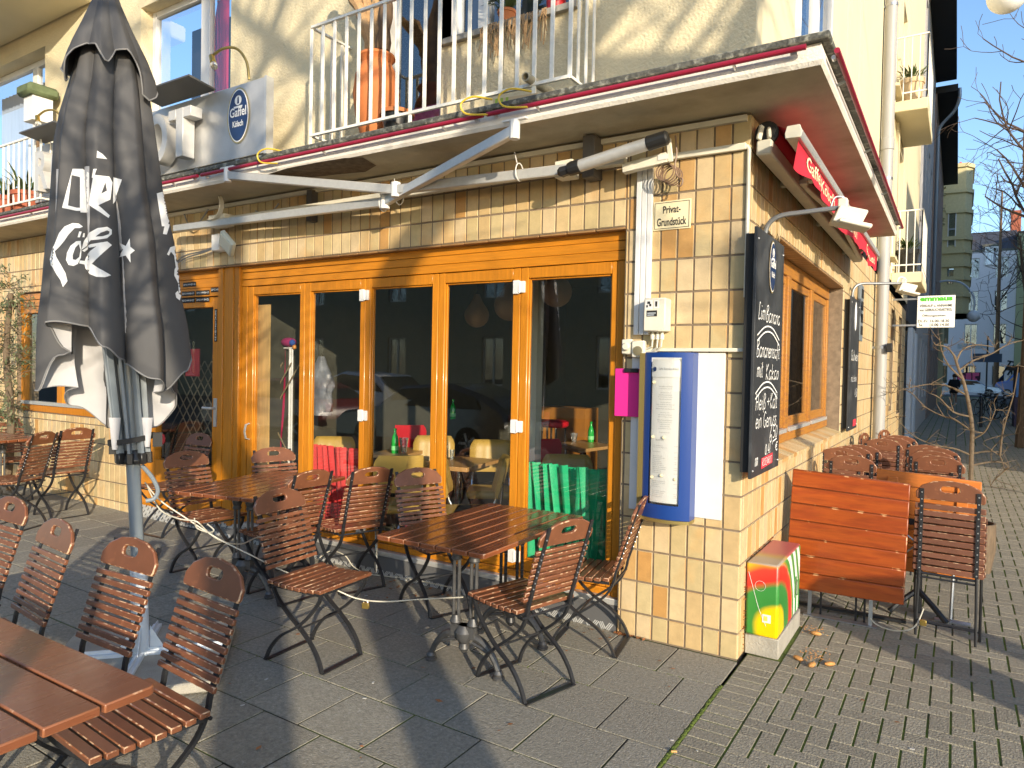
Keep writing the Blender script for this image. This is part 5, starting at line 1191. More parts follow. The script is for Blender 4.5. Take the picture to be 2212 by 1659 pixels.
# ================================================================== STACK OF FOLDED CHAIRS AND TABLES ROUND THE CORNER
def make_folded():
    t = thing('folded_chair', 'brown folded chair', 'chair'); D = V((0,.055,1)).normalized(); Nn = V((0,-1,.055)).normalized(); o0 = V((0,0,.40)); A = lambda z, off=0: o0 + D*(z-.40) + Nn*off
    MB().plate(BOARD, slot(0,.070,.098,.036), A(.835,-.008), (1,0,0), D, Nn*.016).build('back_board', M['chair_wood'], t, bevel=.0045, seg=2, fix=True)
    b = MB()
    for i in range(10): b.obox(A(.415+.042*i), V((.183,0,0)), D*.0165, Nn*.0075)
    b.build('backrest', M['slat_dark'], t, bevel=.003)
    b = MB()
    for i in range(8): b.obox(A(.42+.045*i, -.045), V((.19,0,0)), D*.018, Nn*.009)
    b.build('seat', M['slat_dark'], t, bevel=.003)
    for x in (-.147, .147):
        b = MB().bar(A(.40,.012) + V((x,0,0)), A(.90,.012) + V((x,0,0)), .021, .006, Nn); b.tube([A(.41,.008) + V((x,0,0)), V((x*1.03,-.02,.20)), V((x*1.05,-.035,.005))], .008, 8); b.build('leg', M['black_steel'], t)
    for x in (-.17, .17): MB().tube([A(.75,-.06) + V((x,0,0)), A(.40,-.055) + V((x,0,0)), V((x*1.0,.06,.2)), V((x,.075,.005))], .008, 8).build('leg', M['black_steel'], t)
    for p, q, r in (((-.155,-.005,.385),(.155,-.005,.385),.008), ((-.155,-.005,.36),(.155,-.005,.36),.006), ((-.153,-.027,.10),(.153,-.027,.10),.005), ((-.17,.07,.06),(.17,.07,.06),.006)): MB().tube([p, q], r, 8).build('stretcher', M['black_steel'], t)
    b = MB()
    for i in range(12):
        for x in (-.147, .147): b.lathe([(.005,0),(.004,.003)], A(.415+.042*i,.015) + V((x,0,0)), 6, ax=Nn)
    b.build('rivet', M['rivet'], t); return t
fc = make_folded(); G2 = 'folded chairs stacked by the side wall'
fc['group'] = G2; fc['label'] = 'folded brown chair standing in front of the stack, right of the orange table top'; fc.location = (.965, 1.05, 0); fc.rotation_euler = (0,0,radians(-4))
def fold(px, ytop, y, deg, label, group=G2):
    p = at(px, ytop, y=y); dup(fc, (p.x, y, max(0, min(.12, p.z-.955))), radians(deg), label, group)
fold(1838, 1010, 2.15, -3, 'folded chair peeking out just above the orange table top')
for i, (px, yt, y) in enumerate(((1816,983,2.75),(1836,975,2.95),(1856,972,3.15))):
    fold(px, yt, y, -3, ['folded chair with worn edge, front of the left pair row behind the orange table top', 'folded chair leaning close behind the front one of the left row', 'folded chair third in the left row by the tiled wall'][i])
for i, (px, yt, y) in enumerate(((1905,962,4.0),(1928,955,4.25),(1940,952,4.6))):
    fold(px, yt, y, -3, ['folded chair in the middle row before the downpipe', 'folded chair second in the middle row before the downpipe', 'folded chair last in the middle row before the downpipe'][i])
for i, (px, yt, y) in enumerate(((2026,986,2.45),(2012,975,2.8),(2022,968,3.2),(2000,962,3.6))):
    fold(px, yt, y, -6, ['folded chair at the front of the right row, above the table with battens', 'folded chair second in the right row', 'reddish folded chair third in the right row', 'folded chair last in the right row'][i])
p = at(1838, 960, y=4.9); dup(fc, (.16, 4.7, 0), radians(80), 'folded chair standing edge-on against the side wall', G2)
dup(fc, (.30, 5.4, 0), radians(75), 'folded chair edge-on next to the downpipe', G2)
# table tops leaning
s = thing('folded_table', 'glossy orange-brown folded table leaning in front, top boards facing us', 'table', (.4, 1.0, 0))
c = [V((.050,1.00,.165)), V((.745,.97,.185)), V((.755,1.08,.915)), V((.058,1.11,.945))]; n = 7
tb2 = MB()
for i in range(n):
    f0, f1 = i/n+.002, (i+1)/n-.002; a, d = c[0].lerp(c[3], f0), c[1].lerp(c[2], f0); e, g = c[1].lerp(c[2], f1), c[0].lerp(c[3], f1); tb2.prism([a, d, e, g], V((.0,.024,.003)))
tb2.build('tabletop', M['table_orange'], s, bevel=.006, seg=2)
b = MB()
p, q = V((.165,1.03,.004)), V((.60,1.03,.004)); b.bar(p, q, .05, .008); 
for x in (.20, .56): b.bar((x,1.03,.0),(x,1.06,.30),.022,.010,(0,1,0))
b.build('foot', M['galv'], s)
b = MB()
for x in (.26, .47, .52): b.bar((x,1.09,.0),(x,1.10,.5),.012,.012,(0,1,0))
b.bar((.06,1.20,.02),(.75,1.20,.02),.03,.02); b.build('folding_legs', M['black_steel'], s)
s = thing('folded_table', 'orange folded table behind, underside with screwed battens facing us', 'table', (.85, 1.6, 0))
c = [V((.52,1.62,.235)), V((1.125,1.58,.255)), V((1.14,1.66,.895)), V((.515,1.70,.925))]
tb2 = MB()
for i in range(n):
    f0, f1 = i/n+.002, (i+1)/n-.002; a, d = c[0].lerp(c[3], f0), c[1].lerp(c[2], f0); e, g = c[1].lerp(c[2], f1), c[0].lerp(c[3], f1); tb2.prism([a, d, e, g], V((.0,.024,.003)))
tb2.build('tabletop', M['table_under'], s, bevel=.005)
b = MB()
for x in (.615, 1.03): b.obox((x,1.625,.58), V((.032,-.002,0)), V((0,.011,0)), V((.006,.035,.30)))
b.build('batten', M['table_under'], s, bevel=.003)
b = MB().tube([(.80,1.52,.0),(.79,1.56,.62)], .026, 12).tube([(.80,1.50,.16),(.90,1.40,.08),(.97,1.36,.01)], .018, 8).tube([(.80,1.50,.16),(.70,1.42,.08),(.64,1.40,.01)], .018, 8).obox((.80,1.56,.60), V((.12,0,0)), V((0,.012,0)), V((0,0,.02))); b.build('pedestal', M['black_steel'], s)
b = MB().tube([(.99,1.46,.01),(1.0,1.53,.42)], .011, 8).tube([(.62,1.5,.60),(1.0,1.5,.30)], .006, 6).tube([(.62,1.5,.30),(.95,1.5,.62)], .006, 6).box(.90,1.40,.0,1.10,1.46,.008); b.build('brace', M['galv'], s)
P_, r_ = spline([at(px, py, y=y) for px, py, y in ((1880,1335,1.03),(1895,1350,1.0),(1930,1362,.96),(1965,1360,.95),(1982,1345,1.0),(1995,1315,1.1))], 6), .004
s = thing('lock_cable', 'pale cable with padlock between the folded tables and the folded chair', 'cable', P_[0])
MB().tube(P_, r_, 6).build('cable', MATS['cable_white'], s); c0 = at(1994, 1345, y=.98); MB().obox(c0, V((.018,0,0)), V((0,.009,0)), V((0,0,.018))).build('padlock', M['brass'], s, bevel=.003)

# ------------------------------------------------------------------ graffiti painted junction box
def graffiti():
    m = bpy.data.materials.new('spray_paint'); m.use_nodes = True; nt = m.node_tree; N = nt.nodes; L = nt.links; b = N['Principled BSDF']; b.inputs['Roughness'].default_value = .35
    tc = N.new('ShaderNodeTexCoord'); ns = N.new('ShaderNodeTexNoise'); ns.inputs['Scale'].default_value = 5; L.new(tc.outputs['Object'], ns.inputs['Vector'])
    sub = N.new('ShaderNodeVectorMath'); sub.operation = 'SUBTRACT'; sub.inputs[1].default_value = (.20,.15,.15); L.new(tc.outputs['Object'], sub.inputs[0])
    ln = N.new('ShaderNodeVectorMath'); ln.operation = 'LENGTH'; L.new(sub.outputs[0], ln.inputs[0])
    ad = N.new('ShaderNodeMath'); ad.operation = 'MULTIPLY_ADD'; ad.inputs[1].default_value = .06; L.new(ns.outputs[0], ad.inputs[0]); L.new(ln.outputs['Value'], ad.inputs[2])
    cr = N.new('ShaderNodeValToRGB'); e = cr.color_ramp.elements; cols = [(0,(.78,.52,.0)),(.165,(.78,.52,.0)),(.195,(.035,.21,.035)),(.285,(.04,.23,.045)),(.32,(.62,.03,.02)),(.385,(.66,.05,.03)),(.43,(.72,.44,.02)),(1,(.72,.44,.02))]
    while len(e) < len(cols): e.new(1)
    for el, (p, c) in zip(e, cols): el.position = p; el.color = (*c, 1)
    L.new(ad.outputs[0], cr.inputs[0])
    sx = N.new('ShaderNodeSeparateXYZ'); L.new(tc.outputs['Object'], sx.inputs[0])
    # white / green sweeps on the long side
    w = N.new('ShaderNodeTexWave'); w.wave_type = 'RINGS'; w.inputs['Scale'].default_value = 3.2; w.inputs['Distortion'].default_value = 1.5; w.inputs['Detail'].default_value = 1
    L.new(sub.outputs[0], w.inputs['Vector']); c2 = N.new('ShaderNodeValToRGB'); c2.color_ramp.elements[0].position = .4; c2.color_ramp.elements[0].color = (.05,.27,.05,1); c2.color_ramp.elements[1].position = .55; c2.color_ramp.elements[1].color = (.75,.78,.72,1); L.new(w.outputs[0], c2.inputs[0])
    g = N.new('ShaderNodeMapRange'); g.inputs[1].default_value = .39; g.inputs[2].default_value = .42; L.new(ad.outputs[0], g.inputs[0])
    g2 = N.new('ShaderNodeMapRange'); g2.inputs[1].default_value = .18; g2.inputs[2].default_value = .26; L.new(sx.outputs[1], g2.inputs[0])
    mu = N.new('ShaderNodeMath'); mu.operation = 'MULTIPLY'; L.new(g.outputs[0], mu.inputs[0]); L.new(g2.outputs[0], mu.inputs[1])
    m1 = N.new('ShaderNodeMix'); m1.data_type = 'RGBA'; L.new(mu.outputs[0], m1.inputs[0]); L.new(cr.outputs[0], m1.inputs[6]); L.new(c2.outputs[0], m1.inputs[7])
    # lid: tan to faded red
    c3 = N.new('ShaderNodeValToRGB'); c3.color_ramp.elements[0].position = .30; c3.color_ramp.elements[0].color = (.36,.30,.22,1); c3.color_ramp.elements[1].position = .50; c3.color_ramp.elements[1].color = (.42,.10,.10,1); x = c3.color_ramp.elements.new(.40); x.color = (.42,.28,.08,1)
    ad2 = N.new('ShaderNodeMath'); ad2.operation = 'MULTIPLY_ADD'; ad2.inputs[1].default_value = .15; L.new(ns.outputs[0], ad2.inputs[0]); L.new(sx.outputs[1], ad2.inputs[2]); L.new(ad2.outputs[0], c3.inputs[0])
    g3 = N.new('ShaderNodeMapRange'); g3.inputs[1].default_value = .515; g3.inputs[2].default_value = .522; L.new(sx.outputs[2], g3.inputs[0])
    m2 = N.new('ShaderNodeMix'); m2.data_type = 'RGBA'; L.new(g3.outputs[0], m2.inputs[0]); L.new(m1.outputs[2], m2.inputs[6]); L.new(c3.outputs[0], m2.inputs[7]); L.new(m2.outputs[2], b.inputs['Base Color']); return m
s = thing('junction_box', 'small street cabinet spray-painted yellow, red and green at the tiled corner', 'cabinet', (.1, .4, 0))
MB().box(.006, .125, .115, .182, .76, .527).build('cabinet', graffiti(), s, bevel=.014, seg=2); MB().box(.004, .135, 0, .188, .77, .113).build('plinth', M['concrete'], s, bevel=.005)
b = MB().box(.100,.122,.20,.145,.1245,.245); b.build('sticker', M['paper'], s)
b = MB().box(.108,.1205,.21,.128,.1219,.236); b.build('sticker_print', mat('sticker_yellow', (.70,.55,.10), rough=.6), s)
b = MB().strip([(.183,.60,.24),(.20,.60,.25),(.20,.60,.33),(.183,.60,.34)], .02, .006, (0,1,0)); b.box(.182,.585,.23,.188,.63,.35); b.build('lock_handle', mat('green_lock', (.10,.22,.08), rough=.5), s)
b = MB().tube(spline([(.02,.1225,.47),(.05,.1235,.37),(.08,.1235,.27),(.12,.1235,.18)]), .0012, 4); b.tube([(.085+.028*cos(t),.1225,.40+.028*sin(t)) for t in [i*pi/12 for i in range(25)]], .0008, 4); b.build('scratch', M['paper'], s)
for i, (x, y) in enumerate(((.30,.66),(.36,.15),(.28,.20),(.44,.22))):
    b = MB().ball((0,0,0), .02, 10, 6, (1.6,.8,.6)); o = b.build('bread_piece', mat('bread', (.50,.24,.07), rough=.8, noise=.4, nscale=60) if 'bread' not in MATS else MATS['bread']); o.location = (x, y, .014); o.rotation_euler = (0,0,i*1.3)
    tag(o, ['broken bread crust lying by the foot of the orange folded table', 'bread crust piece on the bricks, the right one of the pair', 'bread crust piece next to the spray-painted cabinet foot', 'small bread crumb piece on the brick paving'][i], 'bread', 'bread pieces on the bricks')
b = MB()
for i in range(60): x, y = random.gauss(.34,.04), random.gauss(.30,.07); b.obox((x,y,.004), V((.003,0,0)), V((0,.002,0)), V((0,0,.0015)))
for i in range(40): x, y = random.gauss(.27,.04), random.gauss(.75,.05); b.obox((x,y,.004), V((.003,0,0)), V((0,.002,0)), V((0,0,.0015)))
o = kind(b.build('crumbs', MATS['bread']), 'stuff'); o['label'] = 'scattered bread crumbs on the bricks by the cabinet'
# ================================================================== CAFE ROOM BEHIND THE GLASS
FZ = .03
R_ = lambda px, py, y: at(px, py, y=y)
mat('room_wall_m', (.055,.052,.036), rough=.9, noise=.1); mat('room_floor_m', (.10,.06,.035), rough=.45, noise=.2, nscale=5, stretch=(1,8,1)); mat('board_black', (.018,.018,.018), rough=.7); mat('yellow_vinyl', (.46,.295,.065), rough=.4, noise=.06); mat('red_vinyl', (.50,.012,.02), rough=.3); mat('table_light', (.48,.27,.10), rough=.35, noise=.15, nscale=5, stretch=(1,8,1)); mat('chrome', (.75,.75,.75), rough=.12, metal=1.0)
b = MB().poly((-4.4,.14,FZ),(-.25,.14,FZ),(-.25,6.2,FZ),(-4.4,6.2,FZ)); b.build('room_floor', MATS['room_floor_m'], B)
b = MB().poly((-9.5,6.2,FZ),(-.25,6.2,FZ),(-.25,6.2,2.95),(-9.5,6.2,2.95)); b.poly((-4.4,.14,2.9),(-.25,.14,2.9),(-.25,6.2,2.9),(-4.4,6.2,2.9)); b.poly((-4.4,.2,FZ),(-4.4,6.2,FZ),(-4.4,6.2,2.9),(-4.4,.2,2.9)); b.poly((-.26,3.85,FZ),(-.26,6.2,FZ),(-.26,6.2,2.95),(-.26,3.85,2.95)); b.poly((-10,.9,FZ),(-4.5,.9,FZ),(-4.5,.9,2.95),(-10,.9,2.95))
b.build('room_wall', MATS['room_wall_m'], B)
s = thing('wine_board', 'large black wall board inside the café with faint chalk wine list', 'blackboard', (-3, 5.6, 1.5))
a, c = R_(960, 655, 5.6), R_(1135, 900, 5.6)
MB().box(a.x, 5.60, c.z, c.x+.3, 5.64, a.z).build('board', MATS['board_black'], s)
b = MB()
for tx, px0, px1, py, h in (('WEISSBURGUNDER',1003,1108,752,13),('SCHENK-SIEBERT',1030,1102,778,10),('0,2l  6',1075,1108,798,11),('GOLDBERG & SÖHNE LIMO',1000,1108,832,9),('BIO',1015,1040,853,7),('0,33l',1060,1100,853,7)):
    q0, q1 = R_(px0, py, 5.595), R_(px1, py, 5.595); hh = R_(px0, py-h, 5.595).z - q0.z; P_, F_, _ = flat_text(tx, q0, (1,0,0), (0,0,1), height=hh, width=q1.x-q0.x, depth=.001); b.add(P_, F_)
for pts in ([(985,715),(1000,712),(1030,715),(1060,708),(1108,703)], [(1003,800),(1010,808),(1030,806),(1055,800),(1065,792)], [(1000,845),(992,835),(985,820),(992,812),(998,822)]):
    w_ = [R_(x, yv, 5.59) for x, yv in pts]; b.tube(spline(w_), .006, 4)
b.build('chalk_writing', M['chalk_faint'], s)
def diner(label, m='yellow_vinyl'):
    t = thing('diner_chair', label, 'chair', (0,0,0))
    MB().box(-.20,-.18,.42,.20,.22,.49).build('seat', MATS[m], t, bevel=.03, seg=3)
    P_ = []; F_ = []
    for fr_, (nn_) in ((0,0),(1,0)):
        for k in range(9):
            f = k/8; zz = .60+.29*f
            for i in range(13):
                u_ = i/12*2-1; hw = .20*(1-.10*max(0,f-.75)*4)*(1 if f < .8 else math.sqrt(max(.05,1-((f-.8)/.24)**2*.25)))
                y_ = -.21-.07*f - .03*(1-u_*u_) + (.045*(1-abs(u_)**6)*(1 if .05 < f < .95 else .55) + (.006*abs(sin(u_*pi*4)) if fr_ else 0))*(1 if fr_ else -0.15); P_.append((u_*hw, y_, zz))
    n_ = 117
    for s0 in (0, n_): F_ += [(s0+k*13+i, s0+k*13+i+1, s0+k*13+i+14, s0+k*13+i+13) for k in range(8) for i in range(12)]
    ed = [i for i in range(13)] + [k*13+12 for k in range(1,9)] + [8*13+i for i in range(11,-1,-1)] + [k*13 for k in range(7,0,-1)]
    F_ += [(ed[i], ed[(i+1)%len(ed)], ed[(i+1)%len(ed)]+n_, ed[i]+n_) for i in range(len(ed))]
    MB().add(P_, F_).build('backrest', MATS[m], t, fix=True, angle=70)
    for x in (-.17,.17):
        MB().tube(spline([(x,-.245,.72),(x,-.235,.55),(x,-.19,.42),(x,-.24,.2),(x,-.27,.01)]), .011, 8).build('leg', MATS['chrome'], t); MB().tube(spline([(x,-.15,.42),(x,.16,.415),(x,.2,.38),(x,.23,.01)]), .011, 8).build('leg', MATS['chrome'], t)
    return t
dy, dr = diner('cream-yellow diner chair seen from behind at the inside table, behind the second folding door gap'), diner('red vinyl diner chair far inside the room behind the bottle', 'red_vinyl')
GI = 'vinyl diner chairs inside the café'
def put(root, px, py, z, deg, label=None, src=[]):
    p = at(px, py, z=z); loc = (p.x, p.y, FZ); a = radians(deg)
    if root.name not in src: src.append(root.name); root.location = loc; root.rotation_euler = (0,0,a); root['group'] = GI; (root.__setitem__('label', label) if label else None); return root
    return dup(root, loc, a, label, GI)
def put2(root, px, py, deg, label=None):
    a = radians(deg); p = at(px, py, z=FZ+.885) + V((-sin(a), cos(a), 0))*.28; q = CAM + (p-CAM)*1.0
    if label is None: root.location = (p.x, p.y, FZ); root.rotation_euler = (0,0,a); root['group'] = GI; return
    dup(root, (p.x, p.y, FZ), a, label, GI)
put2(dy, 866, 985, 45)
put2(dy, 1092, 987, 128, 'cream-yellow diner chair turned sideways in the fourth pane, seat in the sun')
put2(dy, 1062, 951, 212, 'cream-yellow diner chair behind the inside table, only its back showing')
put2(dy, 938, 942, 215, 'ribbed cream diner chair back at the farther inside table')
put2(dy, 722, 944, 215, 'ribbed cream diner chair behind the red cloth')
put2(dy, 950, 985, 300, 'cream-yellow diner chair half hidden behind the frame, seat under the table')
put2(dy, 1225, 983, 212, 'grey-cream diner chair back above the green cloth')
put2(dr, 884, 919, 45)
put2(dr, 850, 912, 120, 'red vinyl diner chair left of the other red one, far inside')
put2(dr, 1172, 949, 45, 'dark red diner chair at the left of the last pane')
def itable(label, pts, z=FZ+.75):
    s = thing('wooden_table', label, 'table', (0,0,0)); P_ = [at(px, py, z=z) for px, py in pts]; c = sum(P_, V((0,0,0)))/4; MB().prism(P_, (0,0,-.035)).build('tabletop', MATS['table_light'], s, bevel=.004)
    MB().tube([(c.x,c.y,FZ),(c.x,c.y,z-.03)], .035, 12).lathe([(.22,0),(.20,.02),(.04,.05)], (c.x,c.y,FZ), 20).build('leg', MATS['chrome'], s); return s
itable('light wooden table inside behind the fourth pane, front corner in the sun', [(890,1002),(1009,1011),(1078,992),(985,985)])
itable('light wooden table inside with the green bottle', [(800,980),(868,985),(925,970),(860,964)])
itable('light wooden table inside behind the last pane with glasses', [(1205,957),(1250,972),(1325,962),(1260,950)])
def bottle(px, py, z, label, big=1.0):
    p = at(px, py, z=z); s = thing('bottle', label, 'bottle', p)
    MB().lathe([(.032,0),(.034,.01),(.034,.12),(.026,.155),(.013,.185),(.012,.215),(.015,.217),(.015,.23)], p, 16).build('bottle_body', mat('green_glass', (.02,.42,.06), rough=.1, coat=.5) if 'green_glass' not in MATS else MATS['green_glass'], s); MB().lathe([(.0355,.03),(.0355,.07)], p, 16, cap=False).build('bottle_label', mat('green_label', (.25,.75,.3), rough=.5) if 'green_label' not in MATS else MATS['green_label'], s)
bottle(853, 979, FZ+.751, 'green bottle on the inside table with the red chairs behind'); bottle(1276, 955, FZ+.751, 'green bottle on the inside table behind the last pane'); bottle(978, 905, FZ+.95, 'dark green bottle far inside, upper part of the fourth pane')
def tumbler(px, py, label, z=FZ+.751, h=.10, r=.04):
    p = at(px, py, z=z); o = MB().lathe([(r*.6,0),(r,h),(r*.92,h),(r*.55,.008)], p, 14).build('glass', mat('clear_glass', (.8,.85,.85), rough=.05, trans=.9) if 'clear_glass' not in MATS else MATS['clear_glass']); tag(o, label, 'glass')
tumbler(1240, 955, 'water glass beside the bottle in the last pane'); tumbler(872, 978, 'glass lantern beside the green bottle', h=.14, r=.045); tumbler(976, 994, 'small salt shaker on the table edge in the fourth pane', h=.09, r=.022); tumbler(957, 994, 'glass lantern by the frame of the fourth pane', h=.13, r=.04)
# pleated cloths standing behind the glass
def drape(label, px0, px1, py0, py1, m, y=.30, seed=1):
    random.seed(seed); a, c = at(px0, py0, y=y), at(px1, py1, y=y); b = MB(); n = 9
    for i in range(n):
        x0 = a.x + (c.x-a.x)*i/n; x1 = a.x + (c.x-a.x)*(i+1)/n; lean = random.uniform(-.12,.12); P_ = []
        for k in range(9):
            f = k/8; w_ = (x1-x0)*(.75 - .35*sin(pi*f)*random.uniform(.6,1)); m_ = (x0+x1)/2 + lean*(f-.5)
            for j in range(5): t = j/4; P_.append((m_ + (t-.5)*w_*1.3, y - .05*sin(pi*t) + .012*sin(t*18+i), a.z + (c.z-a.z)*f))
        b.add(P_, [(k*5+j, k*5+j+1, k*5+j+6, k*5+j+5) for k in range(8) for j in range(4)])
    b.poly((a.x, y+.05, a.z-.02), (c.x, y+.05, a.z-.02), (c.x, y+.05, c.z), (a.x, y+.05, c.z))
    s = tag(b.build('pleated_cloth', m, angle=60), label, 'cloth'); random.seed(seed+50)
drape('bright red pleated cloth standing behind the second pane', 672, 778, 958, 1145, mat('red_drape', (.55,.03,.03), rough=.7, noise=.15), seed=3)
drape('bright green pleated cloth standing behind the last pane', 1143, 1318, 996, 1280, mat('green_drape', (.01,.40,.17), rough=.6, noise=.15), seed=5)
# coat stand with scarf, wood panel
s = thing('coat_stand', 'white rod coat stand with orange knobs, pink scarf and purple hat behind the first pane', 'coat stand', R_(628, 1090, .55))
t_ = R_(627, 752, .55); MB().tube([(t_.x,.55,FZ),t_], .012, 10).tube([(t_.x+.03,.55,FZ),(t_.x+.03,.55,t_.z)], .010, 10).tube([t_ + V((-.14,0,.0)), t_ + V((.06,0,.0))], .010, 8).build('rod', M['white_paint'], s)
MB().ball(t_ + V((-.15,-.01,.0)), .025).ball(t_ + V((.07,-.01,.01)), .022).build('knob', mat('orange_knob', (.6,.25,.05), rough=.4), s)
b = MB(); P_ = []; n = 22
for i in range(n+1):
    f = i/n; z = t_.z + .01 - f*(t_.z-FZ-.10)
    for j in range(7): t = j/6; P_.append((t_.x-.20 + .14*t*(1-.15*sin(f*5)) + .02*sin(f*6), .53 + .035*sin(t*9+f*2), z))
b.add(P_, [(i*7+j, i*7+j+1, i*7+j+8, i*7+j+7) for i in range(n) for j in range(6)]); b.build('scarf', mat('pink_scarf', (.75,.02,.13), rough=.8), s, angle=80)
MB().ball(t_ + V((-.02,0,.055)), .075, 14, 8, (1.2,.8,.6)).build('hat', mat('purple_hat', (.30,.02,.12), rough=.9), s); MB().ball(t_ + V((.05,-.02,.05)), .03, 10, 6).build('blue_pompom', mat('blue_bobble', (.03,.08,.35), rough=.9), s)
s = MB(); a, c = R_(545, 645, .16), R_(577, 1100, .16); s.box(a.x, .16, FZ, c.x, .175, a.z-.06); tag(s.build('plywood_board', mat('plywood', (.55,.35,.13), rough=.6, noise=.15, nscale=5, stretch=(6,1,.7))), 'light wooden panel standing inside behind the first pane', 'panel')
b = MB(); c0 = R_(694, 770, .7); P_ = []
for k in range(15):
    f = k/14; hw = .03+.11*min(1,f*3)*(1-.25*f)
    for i in range(20): th = 2*pi*i/20; fo = 1+.16*sin(th*5+f*9)+.10*sin(th*3-f*14); P_.append(c0 + V((hw*cos(th)*fo, hw*.6*sin(th)*fo, -f*.55)))
b.add(P_, [(k*20+i, k*20+(i+1)%20, k*20+20+(i+1)%20, k*20+20+i) for k in range(14) for i in range(20)])
tag(b.build('hanging_jacket', mat('grey_jacket', (.16,.17,.19), rough=.4, noise=.4, nscale=8, bump=.8, bscale=12), angle=80), 'grey shiny jacket hanging inside behind the second pane', 'jacket')
# counter, stools, pillar, lamps
b = MB(); a, c = R_(1165, 878, 4.4), R_(1262, 985, 4.4); b.box(a.x, 4.4, FZ, c.x, 4.8, a.z); tag(b.build('bar_counter', mat('counter_orange', (.42,.17,.03), rough=.4, noise=.1)), 'orange wooden bar counter deep inside behind the last pane', 'counter')
def stool(px, py, y, label):
    p = R_(px, py, y); s = thing('bar_stool', label, 'stool', (p.x, y, FZ), 'red bar stools at the counter'); MB().lathe([(.15,0),(.17,.02),(.17,.06),(.13,.075)], (p.x,y,p.z), 20).build('seat', MATS['red_vinyl'], s)
    for k in range(4): MB().tube([(p.x+.13*cos(k*pi/2+.7), y+.13*sin(k*pi/2+.7), p.z), (p.x+.16*cos(k*pi/2+.7), y+.16*sin(k*pi/2+.7), FZ)], .012, 8).build('leg', MATS['chrome'], s)
stool(1196, 922, 3.0, 'red bar stool in the last pane, the fuller one'); stool(1158, 920, 3.1, 'red bar stool half hidden behind the cream pillar')
a, c = R_(1143, 600, 1.2), R_(1155, 1000, 1.2); tag(MB().box(a.x, 1.2, FZ, c.x, 1.3, 2.9).build('inner_pillar', mat('pillar_cream', (.60,.62,.50), rough=.8)), 'pale pillar inside at the left edge of the last pane', 'pillar')
for i, (px, py, r, y) in enumerate(((1030,681,22,2.6),(1100,660,28,2.0),(927,696,20,3.0),(1202,630,30,1.9))):
    p = R_(px, py, y); R = (R_(px+r, py, y)-p).length; s = thing('pendant_lamp', ['round paper pendant lamp in the fourth pane, left one', 'pear shaped paper pendant lamp at the right of the fourth pane', 'round paper pendant lamp at the right edge of the third pane', 'round paper pendant lamp at the top of the last pane'][i], 'lamp', p, 'pendant lamps inside the café')
    MB().lathe([(R*sin(pi*k/10)+.001, -R*cos(pi*k/10)) for k in range(8)] + [(R*.45,R*1.1),(R*.22,R*1.7)], p, 24).build('lamp_shade', mat('lamp_paper', (.45,.30,.18), rough=.8) if 'lamp_paper' not in MATS else MATS['lamp_paper'], s); MB().tube([p + V((0,0,R*1.6)), (p.x,p.y,2.9)], .004, 5).build('cord', M['black'], s)
# lattice and plant behind the entry door, plant in the left window
b = MB(); c0 = V((-5.25,.5,1.1))
for k in range(-6, 7):
    for sg in (1,-1): b.bar(c0 + V((k*.12-.4,.01*sg,-.5)), c0 + V((k*.12+.4,.01*sg,.5)), .012, .006, (0,1,0)) if sg == 1 else b.bar(c0 + V((k*.12+.4,.01*sg,-.5)), c0 + V((k*.12-.4,.01*sg,.5)), .012, .006, (0,1,0))
tag(b.build('lattice', mat('lattice_wood', (.25,.20,.12), rough=.8)), 'brown wooden lattice inside behind the entry door glass', 'lattice')
MB().poly((-5.9,.88,FZ),(-4.6,.88,FZ),(-4.6,.88,1.15),(-5.9,.88,1.15)).build('green_panel', mat('dull_green', (.22,.30,.20), rough=.8), B)
a = at(418, 780, y=.3); tag(MB().box(a.x-.1, .28, a.z-.15, a.x+.12, .29, a.z+.12).build('red_poster', mat('poster_red', (.50,.04,.05), rough=.6)), 'red poster behind the entry door glass', 'poster')
p = at(205, 840, y=.25); s = planter(p.x, .25, at(205,880,y=.25).z-.02, .075, .13, 'clay', 'green house plant in a clay pot in the left window', True, 'house_plant')
tag(MB().ball(at(243, 870, y=.3), .05, 10, 7).build('amber_glass', mat('amber', (.75,.40,.05), rough=.2)), 'amber glass jar at the right of the left window', 'jar')
# ================================================================== GROUND
random.seed(11)
g = MB(); 
g.poly((-60,-60,-.16),(60,-60,-.16),(60,260,-.16),(-60,260,-.16)); kind(g.build('ground', M['asphalt']))
# paved forecourt: one bed sheet with the joints, slabs on it
XS = [-14 + .5*i for i in range(29)]
b = MB(); rowz = lambda x: gz(x) - .0042
for i in range(len(XS)-1):
    if XS[i] >= .0: break
    x0, x1 = XS[i], min(XS[i+1], .02); b.poly((x0,-5.2,rowz(x0)),(x1,-5.2,rowz(x1)),(x1,.3,rowz(x1)),(x0,.3,rowz(x0)))
kind(b.build('joint_bed', M['joint']))
b = MB(); S = .365; r = 0
y1 = -.015
def bevslab(b, x0, y0, x1, y1, z, h=.010, t=.0022, dz=0.0):
    zz = [z(x0)+dz, z(x1)+dz, z(x1)+dz, z(x0)+dz]; q = [(x0,y0),(x1,y0),(x1,y1),(x0,y1)]; i = [(x0+t,y0+t),(x1-t,y0+t),(x1-t,y1-t),(x0+t,y1-t)]
    b.add([(p[0],p[1],k-h) for p, k in zip(q, zz)] + [(p[0],p[1],k) for p, k in zip(i, zz)], [(4,5,6,7)] + [(s, (s+1)%4, (s+1)%4+4, s+4) for s in range(4)])
